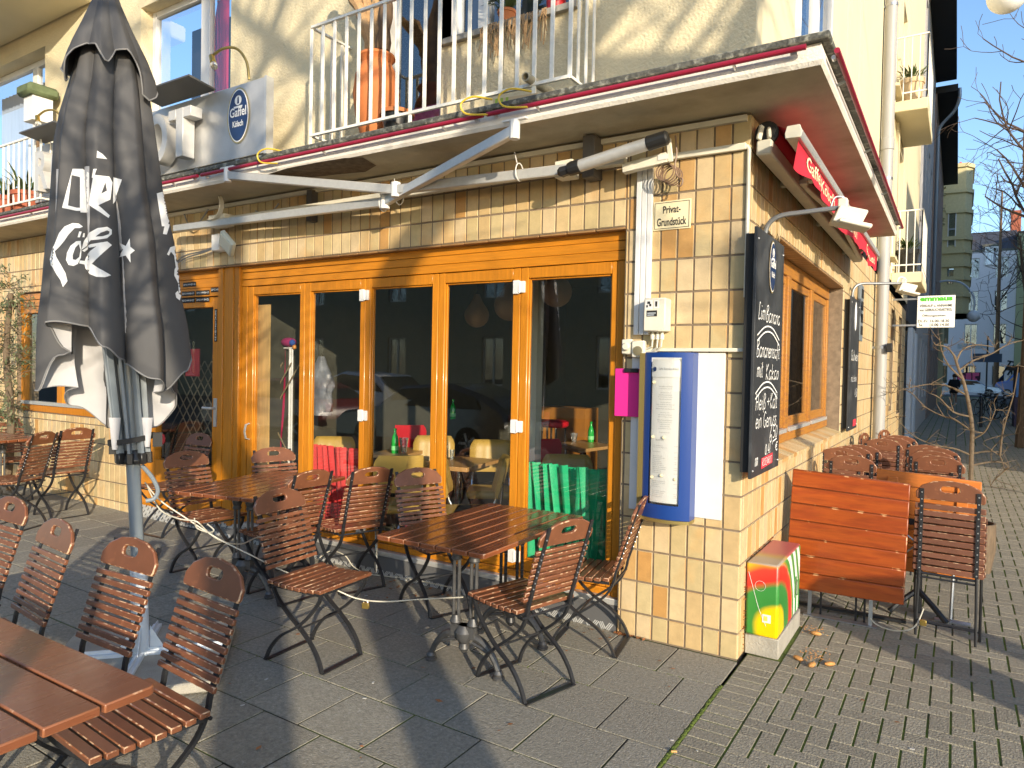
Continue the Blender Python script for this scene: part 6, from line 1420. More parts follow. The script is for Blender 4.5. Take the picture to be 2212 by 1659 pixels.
while y1 > -5.1:
    off = .0 if r % 2 else -.155; x1 = .008
    first_ = True
    while x1 > -11:
        w = S if not first_ or r % 2 == 0 else S
        x0 = (x1 + .008 - .335-.008) if (first_ and r % 2 == 0) else (x1 - .175-.008 if first_ else x1 - S)
        j = .0026 + .002*random.random()
        bevslab(b, x0+j, y1-S+j, x1-j, y1-j, gz, dz=random.uniform(-.0015,.0015)); x1 = x0; first_ = False
    y1 -= S; r += 1
b2 = MB(); x1 = -.73
while x1 > -11: bevslab(b, x1-S+.004, -.013, x1-.004, .28, gz, dz=-.001); x1 -= S
kind(b.build('paving_slabs', M['slab'], angle=20))
# brick pavement
b = MB(); b.poly((.02,-5.2,-.0042),(3.1,-5.2,-.0042),(3.1,64,-.0042),(.02,64,-.0042)); b.poly((-3,13.6,-.0095),(.02,13.6,-.0095),(.02,64,-.0095),(-3,64,-.0095)); kind(b.build('brick_bed', M['joint_brick']))
b = MB(); Uq = .0886; flat = lambda x: 0.0
y = -5.1
while y < .10: bevslab(b, .024, y+.003, .200, y+Uq-.003, flat, dz=random.uniform(-.001,.001), t=.003); y += Uq
def clipb(x0, y0, x1, y1):
    x0 = max(x0, .204)
    if x1-x0 < .02: return
    bevslab(b, x0+.0032, y0+.0016, x1-.0032, y1-.0016, flat, dz=random.uniform(-.0012,.0012), t=.0028)
for i in range(0, 34):
    for k in range(-58, 175):
        m = (i-k) % 4; x = .204 + Uq*i; y = Uq*k
        if x > 1.35 + .085*(y+4): continue
        if m == 0: clipb(x, y, x+2*Uq, y+Uq)
        elif m == 3: clipb(x, y, x+Uq, y+2*Uq)
    if i == 0:
        for k in range(-58, 175):
            if (i-k) % 4 == 1: clipb(.204, Uq*k, .204+Uq, Uq*k+Uq)
y = .78
while y < 15.4: bevslab(b, .01, y+.003, .200, y+Uq-.003, flat, dz=random.uniform(-.001,.001), t=.003); y += Uq
kind(b.build('brick_pavement', M['brick_paver'], angle=20))
b = MB(); ch = .30; y = 15.4
while y < 62:                                  # far part: larger courses, out of close view
    x = -.4
    while x < 3.0: bevslab(b, x+.006, y+.006, x+.19, y+ch*.62, flat, t=.004); x += .2
    y += ch*.64
kind(b.build('far_pavement', M['brick_paver'], angle=20))
kind(MB().box(3.0,-5.2,-.16,3.15,64,.01).build('kerb', M['concrete'])); kind(MB().box(-60,-5.35,-.16,3.15,-5.2,.01).build('kerb', M['concrete']))
# litter: leaves, paper scraps, butts, moss
b = MB()
for i in range(150):
    if random.random() < .5: x, y = random.uniform(-3.2,-.7), -.03 - abs(random.gauss(0,.12))
    else: x, y = random.uniform(-3.5,1.2), random.uniform(-2.8,-.1)
    a = random.random()*6.28; L = random.uniform(.008,.022); u = V((cos(a),sin(a),random.uniform(-.2,.3)))*L; w = V((-sin(a),cos(a),random.uniform(-.2,.3)))*L*.5; c = V((x,y,gz(x)+.008)); b.add([c-u, c-w*1, c+u, c+w], [(0,1,2,3)])
for i in range(40): x = -.72+abs(random.gauss(0,.09)); a = random.random()*6.28; L = random.uniform(.01,.025); u = V((cos(a),sin(a),.3))*L; w = V((-sin(a),cos(a),.2))*L*.5; c = V((x,-.015-abs(random.gauss(0,.01)),.010)); b.add([c-u, c-w, c+u, c+w], [(0,1,2,3)])
for i in range(60): y = random.uniform(.1,.75); a = random.random()*6.28; L = random.uniform(.008,.018); u = V((cos(a),sin(a),.3))*L; w = V((-sin(a),cos(a),.2))*L*.5; c = V((.003,y*.9+.13,.53)) if random.random() < .6 else V((.003,.11,random.uniform(.0,.5))); b.add([c-u, c-w, c+u, c+w], [(0,1,2,3)])
o = kind(b.build('leaf_litter', M['dead_leaf']), 'stuff'); o['label'] = 'small dead leaves scattered over the paving and along the wall foot'
b = MB()
for i in range(24):
    x, y = random.uniform(-3,.9), random.uniform(-2.6,-.2); a = random.random()*6.28; L = random.uniform(.004,.012); b.obox((x,y,gz(x)+.0025), (cos(a)*L,sin(a)*L,0), (-sin(a)*L*.5,cos(a)*L*.5,0), (0,0,.0012))
o = kind(b.build('paper_litter', mat('grey_scrap', (.45,.44,.41), rough=.9)), 'stuff'); o['label'] = 'white scraps and cigarette ends on the grey slabs'
p = at(1450, 1623, z=.012); o = MB().tube([p, p + V((.02,.012,0))], .004, 8).build('cigarette_end', mat('filter_orange', (.65,.35,.12), rough=.8)); tag(o, 'orange cigarette filter on the joint between slabs and bricks', 'cigarette end')
b = MB()
yy_ = -2.6
while yy_ < -.12:
    if sin(yy_*5.1)+sin(yy_*11.7+1) > -.9:
        for q_ in range(3): b.ball((.014+random.gauss(0,.003), yy_+random.uniform(-.01,.01), -.004), random.uniform(.006,.010), 6, 4, (1,1.6,.75))
    yy_ += .011
def mosstuft(x, y, s):
    for i in range(3): b.ball((x+random.gauss(0,.004), y+random.gauss(0,.01), gz(x)-.004), .006*s, 6, 4, (1,1.3,.8))
for i in range(420):
    y = -random.random()*2.4 - .2
    if random.random() < .45 and not (.4 < (y*1.7) % 1): mosstuft(.012, y, random.uniform(.6,1.2))
for i in range(500):
    k = random.randint(1, 6); x = random.uniform(-2.6, 0); n_ = sin(x*3.1+k*2)+sin(x*1.1+k)
    if n_ > .3: mosstuft(x, -.015-S*k, random.uniform(.4,.8))
o = kind(b.build('moss', M['moss'], angle=80), 'stuff'); o['label'] = 'green moss in the joints of the paving'

# ================================================================== YOUNG STREET TREE, BARE
def branch(b, p, d, L, r, lev, rnd, spread=.75, n=5, droop=0.0, kids=3, minr=.0022, tw=None, up=.05, shrink=.62):
    pts = [p]; rr = [r]; q = V(p); d = V(d).normalized()
    for i in range(n):
        d = (d + V((rnd.gauss(0,.16), rnd.gauss(0,.16), rnd.gauss(0,.12)+up-droop))).normalized(); q = q + d*(L/n); pts.append(q); rr.append(max(minr, r*(1-.55*(i+1)/n)))
    b.tube(pts, rr, 8 if r > .04 else 6 if r > .01 else 4)
    if lev > 0:
        for k in range(kids):
            i = rnd.randint(max(1, n//2-1), n); q = pts[i]; a = rnd.random()*6.28; e = d.orthogonal().normalized(); e = Quaternion(d, a) @ e
            branch(b, q, (d*(1-spread*.5) + e*spread), L*shrink*rnd.uniform(.75,1.15), rr[i]*.72, lev-1, rnd, spread, max(3, n-1), droop, kids, minr, tw, up, shrink)
    return pts
s = thing('young_tree', 'small bare young tree with crooked twigs standing in a barrel on the brick pavement', 'tree', (1.14, 6.6, 0))
TY = 6.6
tk = [at(px, py, y=TY) for px, py in ((2097,1075),(2098,1000),(2100,930),(2094,880),(2083,830),(2072,800),(2062,770))]
tk[0].z = .05
MB().tube(spline([tuple(p) for p in tk], 5), [.030*(1-.5*i/30) for i in range(31)], 10).build('trunk', M['twig'], s)
b = MB(); rnd = random.Random(4)
arms = [((2100,985),(2065,970),(2035,965),(2000,955),(1965,935),(1935,900)), ((2098,930),(2060,905),(2040,900),(2000,880),(1970,850),(1938,835)), ((2096,900),(2060,890),(2030,860),(2010,850)), ((2100,1005),(2140,998),(2168,1000),(2180,1012)), ((2099,980),(2140,975),(2160,985),(2170,1015)), ((2090,855),(2050,835),(2010,830),(1965,838),(1925,850)), ((2080,820),(2050,790),(2035,760),(2030,735)), ((2072,800),(2100,780),(2140,765),(2175,745),(2210,735)), ((2066,780),(2080,755),(2110,745),(2150,750)), ((2098,950),(2125,935),(2140,910),(2150,885)), ((2064,772),(2045,750),(2020,745)), ((2160,985),(2165,940),(2175,900),(2190,850),(2200,790)), ((2178,1010),(2150,1035),(2140,1050))]
for i, pts in enumerate(arms):
    dy = rnd.uniform(-.5,.5); w = [at(px, py, y=TY + dy*k/len(pts)) for k, (px, py) in enumerate(pts)]; n_ = len(w); b.tube(spline([tuple(p) for p in w], 4), [.013*(1-.7*k/((n_-1)*4+1)) for k in range((n_-1)*4+1)], 6)
    for k in range(1, n_):
        for q_ in range(2): branch(b, w[k], V((rnd.uniform(-1,1), rnd.uniform(-1,1), rnd.uniform(-.3,1))), rnd.uniform(.08,.26), .0055, 1, rnd, .8, 4, 0, 2, .0018)
b.build('branches', M['twig'], s)
s = thing('barrel_planter', 'round wooden planter behind the folded chairs', 'planter', (1.25, 2.95, 0)); q = at(2128, 1100, y=2.95)
MB().lathe([(.13,0),(.16,.2),(.155,.40),(.14,.40),(.14,.34)], (1.13, 3.0, 0), 24).build('barrel', mat('barrel_wood', (.13,.09,.055), rough=.8, noise=.3, stretch=(8,8,1)), s)
# small weed by the wall
b = MB()
for i in range(60): c = at(1935, 985, y=8.6) + V((random.gauss(0,.12), random.gauss(0,.1), random.uniform(-.05,.1))); a = random.random()*6.28; u = V((cos(a),sin(a),.4))*.05; w = V((-sin(a),cos(a),.2))*.02; b.add([c-u,c-w,c+u,c+w],[(0,1,2,3)])
tag(b.build('weed', M['leaf']), 'green weed growing at the wall foot behind the stacked chairs', 'plant')

# ================================================================== SIDE STREET
# small balconies on the far end of the cafe facade
def small_balcony(z, ya, yb, dep, label, m, potm):
    s = thing('small_balcony', label, 'balcony', (0, ya, z), 'small balconies on the side facade')
    MB().box(.014, ya, z-.17, dep, yb, z).build('slab', M['stucco_smooth'], s, bevel=.01)
    b = MB(); h = 1.0
    for x0, y0, x1, y1 in ((.02,ya+.02,dep-.02,ya+.02),(dep-.02,ya+.02,dep-.02,yb-.02)):
        for zz in (z+.12, z+h): b.bar((x0,y0,zz),(x1,y1,zz),.022,.022)
        n = 4 if x0 != x1 else 12
        for i in range(n+1): b.bar((x0+(x1-x0)*i/n, y0+(y1-y0)*i/n, z), (x0+(x1-x0)*i/n, y0+(y1-y0)*i/n, z+h), .014, .014, (1,0,0))
    b.build('railing', M['rail_paint'], s)
    planter(dep*.5, ya+.30, z, .17, .40, potm, label.split(' ')[0] + ' plant pot standing on the small balcony of the side facade, ' + m, True)
small_balcony(5.95, 8.85, 10.9, .48, 'upper small balcony with cream pot on the cream side facade', 'the cream one above', 'clay')
small_balcony(3.28, 9.2, 11.0, .46, 'lower small balcony with black pot on the cream side facade', 'the black one below', 'black_plastic')
# hanging shop sign
s = thing('hanging_sign', 'white hanging shop sign with green heading and black opening hours', 'sign', (.64, 10, 2.7), None)
q = [at(1982,636,y=10), at(2064,641,y=10), at(2062,709,y=10), at(1980,706,y=10)]; x0, x1, z0, z1 = q[3].x, q[1].x, (q[2].z+q[3].z)/2, (q[0].z+q[1].z)/2
MB().box(x0, 10, z0, x1, 10.06, z1).build('panel', mat('sign_white', (.85,.85,.80), rough=.5), s, bevel=.004); MB().box(0, 10.02, z1-.06, x0, 10.05, z1-.03).box(0, 10.02, z0+.03, x0, 10.05, z0+.06).build('bracket', M['galv'], s)
W_ = x1-x0; H_ = z1-z0; T = lambda sx, fx, fz, fw, fh, m=M['ink'], bd=.01: text('lettering', sx, (x0+W_*fx, 9.998, z0+H_*fz), (1,0,0), (0,0,1), m, s, width=W_*fw, height=H_*fh, bold=bd)
T('emmaus', .07, .83, .86, .12, mat('sign_green', (.08,.48,.03), rough=.5), .05); T('VERKAUF u. ANNAHME', .07, .645, .86, .085); T('von GEBRAUCHSARTIKEL', .07, .515, .86, .085); T('Öffnungszeiten:', .14, .325, .64, .10); T('Di.-Fr. 16.00-18.30', .04, .165, .82, .085); T('Sa.     10.00-14.00', .06, .045, .80, .085)

def house(name, label, x0, x1, y0, y1, h, wallm, face, floors, nwin, wz=1.7, ww=1.0, base=3.6, eave=.0, eavem='black', parts=True, sill=True, basem=None, frame='white_paint'):
    s = thing(name, label, 'building', ((x0+x1)/2, (y0+y1)/2, 0)); hs = []
    L0, L1 = (y0, y1) if face == 'x' else (x0, x1)
    for f in range(floors):
        for i in range(nwin): c = L0 + (L1-L0)*(i+.5)/nwin; z = base + f*(h-base)/floors + .7; hs.append((c-ww/2, c+ww/2, z, z+wz))
    for i in range(nwin): c = L0 + (L1-L0)*(i+.5)/nwin; hs.append((c-ww/2, c+ww/2, .9, 2.8))
    P = (lambda u, z, d: V((x1-d, u, z))) if face == 'x' else (lambda u, z, d: V((u, y0+d, z))) if face == '-y' else (lambda u, z, d: V((u, y1-d, z)))
    b = MB(); holed(b, P, L0, L1, -.16, h, hs, .2)
    if face == 'x': b.poly((x1,y0,-.16),(x0,y0,-.16),(x0,y0,h),(x1,y0,h)); b.poly((x0,y1,-.16),(x1,y1,-.16),(x1,y1,h),(x0,y1,h))
    else: b.poly((x0,y0,-.16),(x0,y1,-.16),(x0,y1,h),(x0,y0,h)); b.poly((x1,y0,-.16),(x1,y1,-.16),(x1,y1,h),(x1,y0,h))
    if face == '-y': b.poly((x0,y1,-.16),(x1,y1,-.16),(x1,y1,h),(x0,y1,h))
    if face == 'y': b.poly((x0,y0,-.16),(x1,y0,-.16),(x1,y0,h),(x0,y0,h))
    if face == 'x': b.poly((x0,y0,-.16),(x0,y1,-.16),(x0,y1,h),(x0,y0,h))
    b.build('wall', wallm, s, fix=True)
    e = eave
    MB().box(x0-.1, y0-.0, h, x1+e, y1+.0, h+.25).build('roof', M[eavem], s)
    for a, c, z0, z1 in hs:
        win('window', P, a, c, z0, z1, .10, .07, 'pane_up', split=((a+c)/2,), sash=.08, mats=frame, parent=s)
    return s
mat('grey_render', (.48,.47,.46), rough=.9, noise=.1); mat('brown_render', (.30,.22,.18), rough=.9, noise=.12); mat('yellow_stone', (.60,.53,.30), rough=.85, noise=.08); mat('white_house', (.74,.71,.72), rough=.9, noise=.04); mat('slate', (.05,.055,.07), rough=.6, noise=.3, nscale=10); mat('olive_render', (.34,.31,.20), rough=.9, noise=.1); mat('green_house', (.40,.42,.24), rough=.9)
h2 = house('grey_house', 'grey rendered house next door with dark overhanging eave', -10, .0, 17.6, 27, 12.6, MATS['grey_render'], 'x', 3, 4, eave=.66)
b = MB().box(-1.2, 13.6, 0, -1.0, 17.6, 3.0); b.build('passage_wall', MATS['grey_render'], h2)
h3 = house('brown_house', 'brown narrow house behind the grey one with dark eave', -10, .05, 27.02, 42, 12.2, MATS['brown_render'], 'x', 3, 5, eave=.66)
s = thing('garage_door', 'two white painted door leaves standing open beside the cream building', 'door', (0, 15.5, 0))
MB().box(-.05, 15.3, .0, .06, 16.2, 2.75).build('door_leaf', M['pale_blue_paint'], s, bevel=.01); MB().box(-.02, 17.0, .0, .07, 17.58, 2.7).build('door_leaf', M['pale_blue_paint'], s, bevel=.01); MB().box(-.6, 13.7, 2.8, .03, 17.58, 3.9).build('slate_panel', MATS['slate'], s); MB().box(-1.1, 13.62, 0, -.9, 17.55, 2.8).build('dark_passage', M['black'], s)
MB().tube(spline([(.76,27.1,12.3),(.76,27.1,11.9),(.6,27.2,11.5),(.16,27.3,11.0),(.12,27.3,10.4)],4) + [V((.12,27.3,5)), V((.12,27.3,2.6)), V((.02,27.3,2.3))], .06, 10)
tag(MB().tube([V(p) for p in spline([(.76,27.1,12.3),(.76,27.1,11.9),(.6,27.2,11.5),(.16,27.3,11.0),(.12,27.3,10.4)],4)] + [V((.12,27.3,5)), V((.12,27.3,2.6))], .06, 10).build('downpipe', mat('zinc', (.30,.36,.42), rough=.4, metal=.6)), 'blue-grey zinc downpipe with gooseneck below the dark eave', 'downpipe')
# yellow stone house with bay
s = house('yellow_house', 'yellow stone house with projecting corner bay and roof terrace', -8, .0, 42.02, 62, 14.6, MATS['yellow_stone'], 'x', 4, 4, base=4.5, wz=2.0)
BX = 1.45
b = MB(); pts = [(-.02,46),(BX-.35,46),(BX,46.6),(BX,50.4),(BX-.35,51),(-.02,51)]
b.prism([(x,y,5.4) for x, y in pts], (0,0,8.8))
for z in (5.4,6.4,7.4,8.2,9.0,9.8,11.4,12.6,14.1): sc = 1.05; b.prism([(max(-.02,x*1.06), 48.5+(y-48.5)*1.05, z) for x, y in pts], (0,0,.22))
b.build('bay', MATS['yellow_stone'], s)
b = MB().box(.30,45.92,9.5,.62,45.99,11.4).box(.30,45.92,7.2,.62,45.99,8.1); b.build('bay_window', M['pane_up'], s); 
MB().box(.24,45.94,9.4,.30,45.995,11.5).box(.62,45.94,9.4,.68,45.995,11.5).box(.3,45.93,10.4,.62,45.995,10.5).build('bay_window_frame', M['white_paint'], s)
b = MB()
for i in range(70): z = random.uniform(10.5,17); b.obox((random.uniform(-.55,-.1) if 0 else .02+random.random()*.05, 44.5+random.random()*1.2, z), (.06,0,0), (0,.14,0), (0,0,.06))
b.build('rough_quoin', MATS['yellow_stone'], s)
s = thing('terrace_parasol', 'closed pink parasol on the roof terrace of the yellow house', 'parasol', (.45, 48, 14.3)); q = at(2074, 385, y=48)
MB().lathe([(.05,1.75),(.30,1.25),(.34,1.2),(.20,1.2),(.42,.1),(.48,0),(.3,.02)], (q.x,48,q.z-.75), 10).build('canopy', mat('pink_parasol', (.62,.12,.16), rough=.8), s, angle=20); MB().tube([(q.x,48,14.2),(q.x,48,q.z+.9)], .03, 8).build('pole', M['white_paint'], s)
# white house across the end
wy = 80
wx0 = at(2086,800,y=wy).x; wx1 = at(2189,800,y=wy).x
s = house('white_house', 'pale pink-white house closing the street with slate dormer roof', wx0-8, wx1, wy, wy+10, 14.0, MATS['white_house'], '-y', 3, 5, ww=1.1, wz=2.0, base=4.2, eavem='edge_strip')
rz = at(2130,505,y=wy+3).z
b = MB().prism([(wx0-8,wy,14.2),(wx0-8,wy+10,14.2),(wx0-8,wy+7,rz),(wx0-8,wy+2,rz)], (wx1-wx0+8,0,0)); b.build('mansard_roof', MATS['slate'], s)
a, c = at(2122,545,y=wy), at(2163,572,y=wy); a2 = at(2120,528,y=wy); b = MB().box(a.x, wy+.1, c.z, c.x, wy+2.5, a2.z); b.build('dormer', M['edge_strip'], s); win('dormer_window', lambda u,z,d: V((u,wy+.1+d-.3,z)), a.x+.2, c.x-.2, c.z, a2.z-.3, .1, .12, 'pane_up', split=((a.x+c.x)/2,), parent=s)
a, c = at(2185,455,y=wy+2), at(2205,505,y=wy+2); MB().box(a.x, wy+2, c.z-2, c.x, wy+3.2, a.z).build('chimney', M['terracotta_dark'], s)
s = house('green_house', 'yellow-green house at the right edge beyond the tree trunk', wx1+.02, wx1+12, wy-.5, wy+9, 15.5, MATS['green_house'], '-y', 3, 5, base=4.2)
# graffiti on the white house
s = thing('graffiti', 'large pink bubble graffiti with dark outline on the white house wall', 'graffiti', at(2090,790,y=wy-.02))
def gpoly(pts, dy, m, nm): MB().poly(*[at(px, py, y=wy-dy) for px, py in pts]).build(nm, m, s)
gi = mat('graffiti_pink', (.72,.10,.22), rough=.7); gd = mat('graffiti_dark', (.06,.01,.03), rough=.7)
c3 = lambda x, y: ((3500 + x*.394)/1.80832, (1350 + y*.394)/1.80832)
gpoly([c3(*p) for p in ((690,265),(840,265),(835,330),(815,385),(690,385),(610,365),(600,300),(640,275))], .03, gd, 'outline')
gpoly([c3(*p) for p in ((695,275),(745,272),(748,310),(735,375),(695,372),(690,330))], .04, gi, 'letter'); gpoly([c3(*p) for p in ((758,270),(825,268),(822,300),(785,305),(785,325),(805,330),(800,372),(758,376))], .04, gi, 'letter'); gpoly([c3(*p) for p in ((612,285),(650,282),(680,300),(682,360),(640,355),(612,330))], .04, gi, 'letter')
b = MB(); hand(b, 'TReSO', at(*c3(1030,270), y=wy-.03), (1,0,-.35), (.35,0,1), 1.3, 2.8, .14); tag(b.build('scribble_tag', M['ink']), 'dark scribbled tag beside the ground floor window of the white house', 'graffiti')
# cars at the end, bicycles, bollards, kiosk, signs, lamps, person
def car(label, paint, L=4.2, wd=1.75, h=1.45, van=False):
    t = thing('parked_car', label, 'car')
    if van: prof = [(-2.1,.35),(2.1,.35),(2.15,.8),(2.0,1.0),(1.35,1.1),(.75,1.75),(-2.0,1.8),(-2.12,1.0)]
    else: prof = [(-2.1,.32),(2.1,.32),(2.15,.62),(1.95,.80),(1.05,.93),(.45,1.36),(-.75,1.44),(-1.55,1.22),(-1.95,.98),(-2.12,.75)]
    k = L/4.2; P = [(x*k, z*h/1.45) for x, z in prof]; b = MB(); n = len(P); rows = []
    for f, sc in ((-1,.88),(-.86,1),(.86,1),(1,.88)):
        rows.append([(x, f*wd/2*(1 if z < .95 else .86), .32+(z-.32)*(sc if abs(f) == 1 else 1)) for x, z in P])
    for r0, r1 in zip(rows, rows[1:]): b.add(r0 + r1, [(i, (i+1)%n, (i+1)%n+n, i+n) for i in range(n)])
    b.add(rows[0], [tuple(range(n))]); b.add(rows[-1], [tuple(reversed(range(n)))])
    b.build('body', paint, t, bevel=.05, seg=2, fix=True, angle=40)
    gl = MB()
    if not van: side = [(.85,.97),(.40,1.30),(-.72,1.37),(-1.40,1.20),(-1.5,.97)]
    else: side = [(1.15,1.15),(.7,1.62),(-.3,1.65),(-.3,1.15)]
    for sg in (-1,1): gl.poly(*[(x*k, sg*(wd/2*.885+.035), z*h/1.45) for x, z in (side if sg < 0 else side[::-1])])
    a = (1.02,.97) if not van else (1.33,1.15); c = (.50,1.33) if not van else (.80,1.70)
    gl.poly((a[0]*k+.06,-.66,a[1]*h/1.45),(a[0]*k+.06,.66,a[1]*h/1.45),(c[0]*k+.06,.58,c[1]*h/1.45),(c[0]*k+.06,-.58,c[1]*h/1.45))
    gl.poly((-1.60*k,.6,1.21*h/1.45),(-1.60*k,-.6,1.21*h/1.45),(-1.98*k,-.66,.99*h/1.45),(-1.98*k,.66,.99*h/1.45))
    gl.build('window', mat('car_glass', (.02,.025,.03), rough=.05, coat=.5) if 'car_glass' not in MATS else MATS['car_glass'], t)
    for x in (-1.3*k, 1.3*k):
        for sg in (-1,1):
            w = MB().lathe([(.20,-.1),(.31,-.1),(.33,-.06),(.33,.06),(.31,.1),(.20,.1)], (x, sg*(wd/2-.10), .33), 20, ax=(0,1,0)).build('wheel', M['black_plastic'], t); r = MB()
            for q in range(5): a_ = q*2*pi/5; r.bar((x,sg*(wd/2+.0),.33),(x+.2*cos(a_),sg*(wd/2-.0),.33+.2*sin(a_)),.05,.02,(0,1,0))
            r.lathe([(.19,-.01),(.215,-.01),(.215,.012),(.19,.012)], (x,sg*(wd/2-.01),.33), 20, ax=(0,1,0)); r.build('rim', M['alu'], w)
    for sg in (-1,1): MB().ball((2.08*k, sg*.6, .68), .10, 10, 6, (.5,1.3,.8)).build('headlight', M['paper'], t); MB().box(-2.16*k, sg*.6-.1, .72, -2.08*k, sg*.6+.1, .90).build('taillight', M['red_tube'], t)
    return t
c = car('silver-grey car parked crosswise at the end of the street', mat('car_silver', (.40,.44,.48), rough=.25, metal=.6, coat=.5)); c.location = (2.05, 70.3, -.02); c.rotation_euler = (0,0,0)
c = car('blue van parked behind the bicycles at the end of the street', mat('car_blue', (.05,.12,.40), rough=.3, coat=.5), van=True, h=1.8); c.location = (6.0, 72, -.02); c.rotation_euler = (0,0,pi)
def bicycle(label):
    t = thing('bicycle', label, 'bicycle', (0,0,0), 'bicycles leaning by the kiosk'); b = MB()
    for x in (-.52,.52):
        w = MB().tube([(x+.33*cos(a), 0, .34+.33*sin(a)) for a in [i*pi/14 for i in range(29)]], .016, 6).build('tyre', M['black_plastic'], t); r = MB()
        for i in range(12): r.tube([(x,0,.34),(x+.31*cos(i*pi/6),0,.34+.31*sin(i*pi/6))], .0025, 3)
        r.tube([(x+.305*cos(a), 0, .34+.305*sin(a)) for a in [i*pi/14 for i in range(29)]], .007, 5); r.build('spokes', M['alu'], w)
    for a, c in (((-.52,.34),(-.05,.30)),((-.52,.34),(-.22,.80)),((-.22,.86),(-.05,.30)),((-.05,.30),(.40,.78)),((-.2,.74),(.38,.84)),((.36,.95),(.52,.34))): b.tube([(a[0],0,a[1]),(c[0],0,c[1])], .017, 6)
    b.build('frame', M['black_steel'], t); MB().tube([(.30,-.28,1.04),(.38,-.1,1.0),(.36,0,.97),(.38,.1,1.0),(.30,.28,1.04)], .012, 6).build('handlebar', M['alu'], t); MB().ball((-.25,0,.90), .11, 10, 6, (1.2,.7,.35)).build('saddle', M['black_plastic'], t); MB().ball((.50,0,.86), .05, 8, 6).build('lamp', M['alu'], t); return t
bi = bicycle('nearest dark bicycle by the kiosk, front wheel towards us'); bi.location = (2.35, 28.6, 0); bi.rotation_euler = (0,0,radians(-70))
for i, (x, y, a) in enumerate(((2.05,29.8,-60),(2.7,30.3,-75),(1.95,31.6,-55))): dup(bi, (x,y,0), radians(a), ['second bicycle, left of the nearest one', 'bicycle behind the nearest one by the kiosk', 'farthest bicycle, leftmost of the group'][i], 'bicycles leaning by the kiosk')
def bollard(x, y, label):
    s = thing('bollard', label, 'bollard', (x,y,0), 'dark street bollards'); MB().lathe([(.05,0),(.055,.02),(.05,.1),(.045,.75),(.06,.77),(.06,.81),(.045,.83),(.05,.90),(.04,.96),(.015,.99)], (x,y,0), 14).build('post', M['black_steel'], s)
bollard(1.66, 23.2, 'dark bollard on the pavement in front of the bicycles'); 
s = thing('kiosk_box', 'dark purple advertising box with scribbled tags at the right picture edge', 'kiosk', (2.9, 24.5, 0)); q = at(2193, 930, z=0)
kx = at(2191,880,y=24.5).x; MB().box(kx, 24.5, 0, kx+1.0, 25.5, at(2195,800,y=24.5).z).build('box', mat('purple_box', (.07,.045,.075), rough=.7, noise=.2), s); MB().box(kx-.2,24.3,at(2195,800,y=24.5).z,kx+1.2,25.7,at(2195,790,y=24.5).z).build('roof', M['black'], s)
MB().box(at(2196,810,y=24.49).x,24.47,at(2196,858,y=24.49).z,at(2211,810,y=24.49).x,24.495,at(2196,805,y=24.49).z).build('blue_poster', mat('poster_blue', (.10,.25,.55), rough=.6), s)
b = MB(); hand(b, '20', at(2197,908,y=24.46), (1,0,0), (0,0,1), .38, .30, .035); b.build('pink_tag', mat('tag_pink', (.45,.08,.35), rough=.7), s)
s = thing('street_sign', 'dark street sign post with two arms before the white house', 'sign', at(2132,830,y=66)); q = at(2133,760,y=66); q0 = at(2133,850,y=66)
MB().box(q.x-.06,66,0,q.x+.06,66.1,q.z+1.3).build('post', M['black_steel'], s); MB().box(q.x-1.0,65.95,q.z-.85,q.x+1.0,66,q.z-.15).build('sign_arm', mat('sign_dark', (.05,.08,.14), rough=.5), s); MB().box(q.x-2.1,65.95,q.z+.25,q.x-.1,66,q.z+.65).build('name_plate', M['pale_blue_paint'], s)
# globe lamp hanging at the top right, a far one
s = thing('street_lamp', 'white globe street lamp at the top right corner of the picture', 'lamp'); q = at(2176, -12, y=6.5); s.location = q; WM[s.name] = Matrix.Translation(q)
rr = (at(2222,-12,y=6.5)-q).length; MB().ball(q, rr, 28, 18).build('globe', mat('opal_globe', (.80,.82,.84), rough=.35, noise=.03), s, angle=180); MB().tube(spline([q + V((0,0,rr)), q + V((0,0,rr+.3)), q + V((.4,.1,rr+.7)), q + V((1.6,.4,rr+.5)), q + V((1.9,.5,-1.5)), (q.x+1.9,q.y+.5,0)]), .04, 8).build('lamp_arm', M['black_steel'], s)
s = thing('street_lamp', 'small white globe lamp on a curved arm beside the yellow house', 'lamp', at(2103,685,y=40)); q = at(2103,683,y=40); MB().ball(q, .30, 20, 14).build('globe', MATS['opal_globe'], s, angle=180); MB().tube(spline([q + V((0,0,.28)), q + V((-.02,0,1.0)), q + V((-.5,0,1.7)), q + V((-1.2,0,1.9)), q + V((-1.9,0,1.8))]), .05, 8).build('lamp_arm', M['pale_blue_paint'], s)
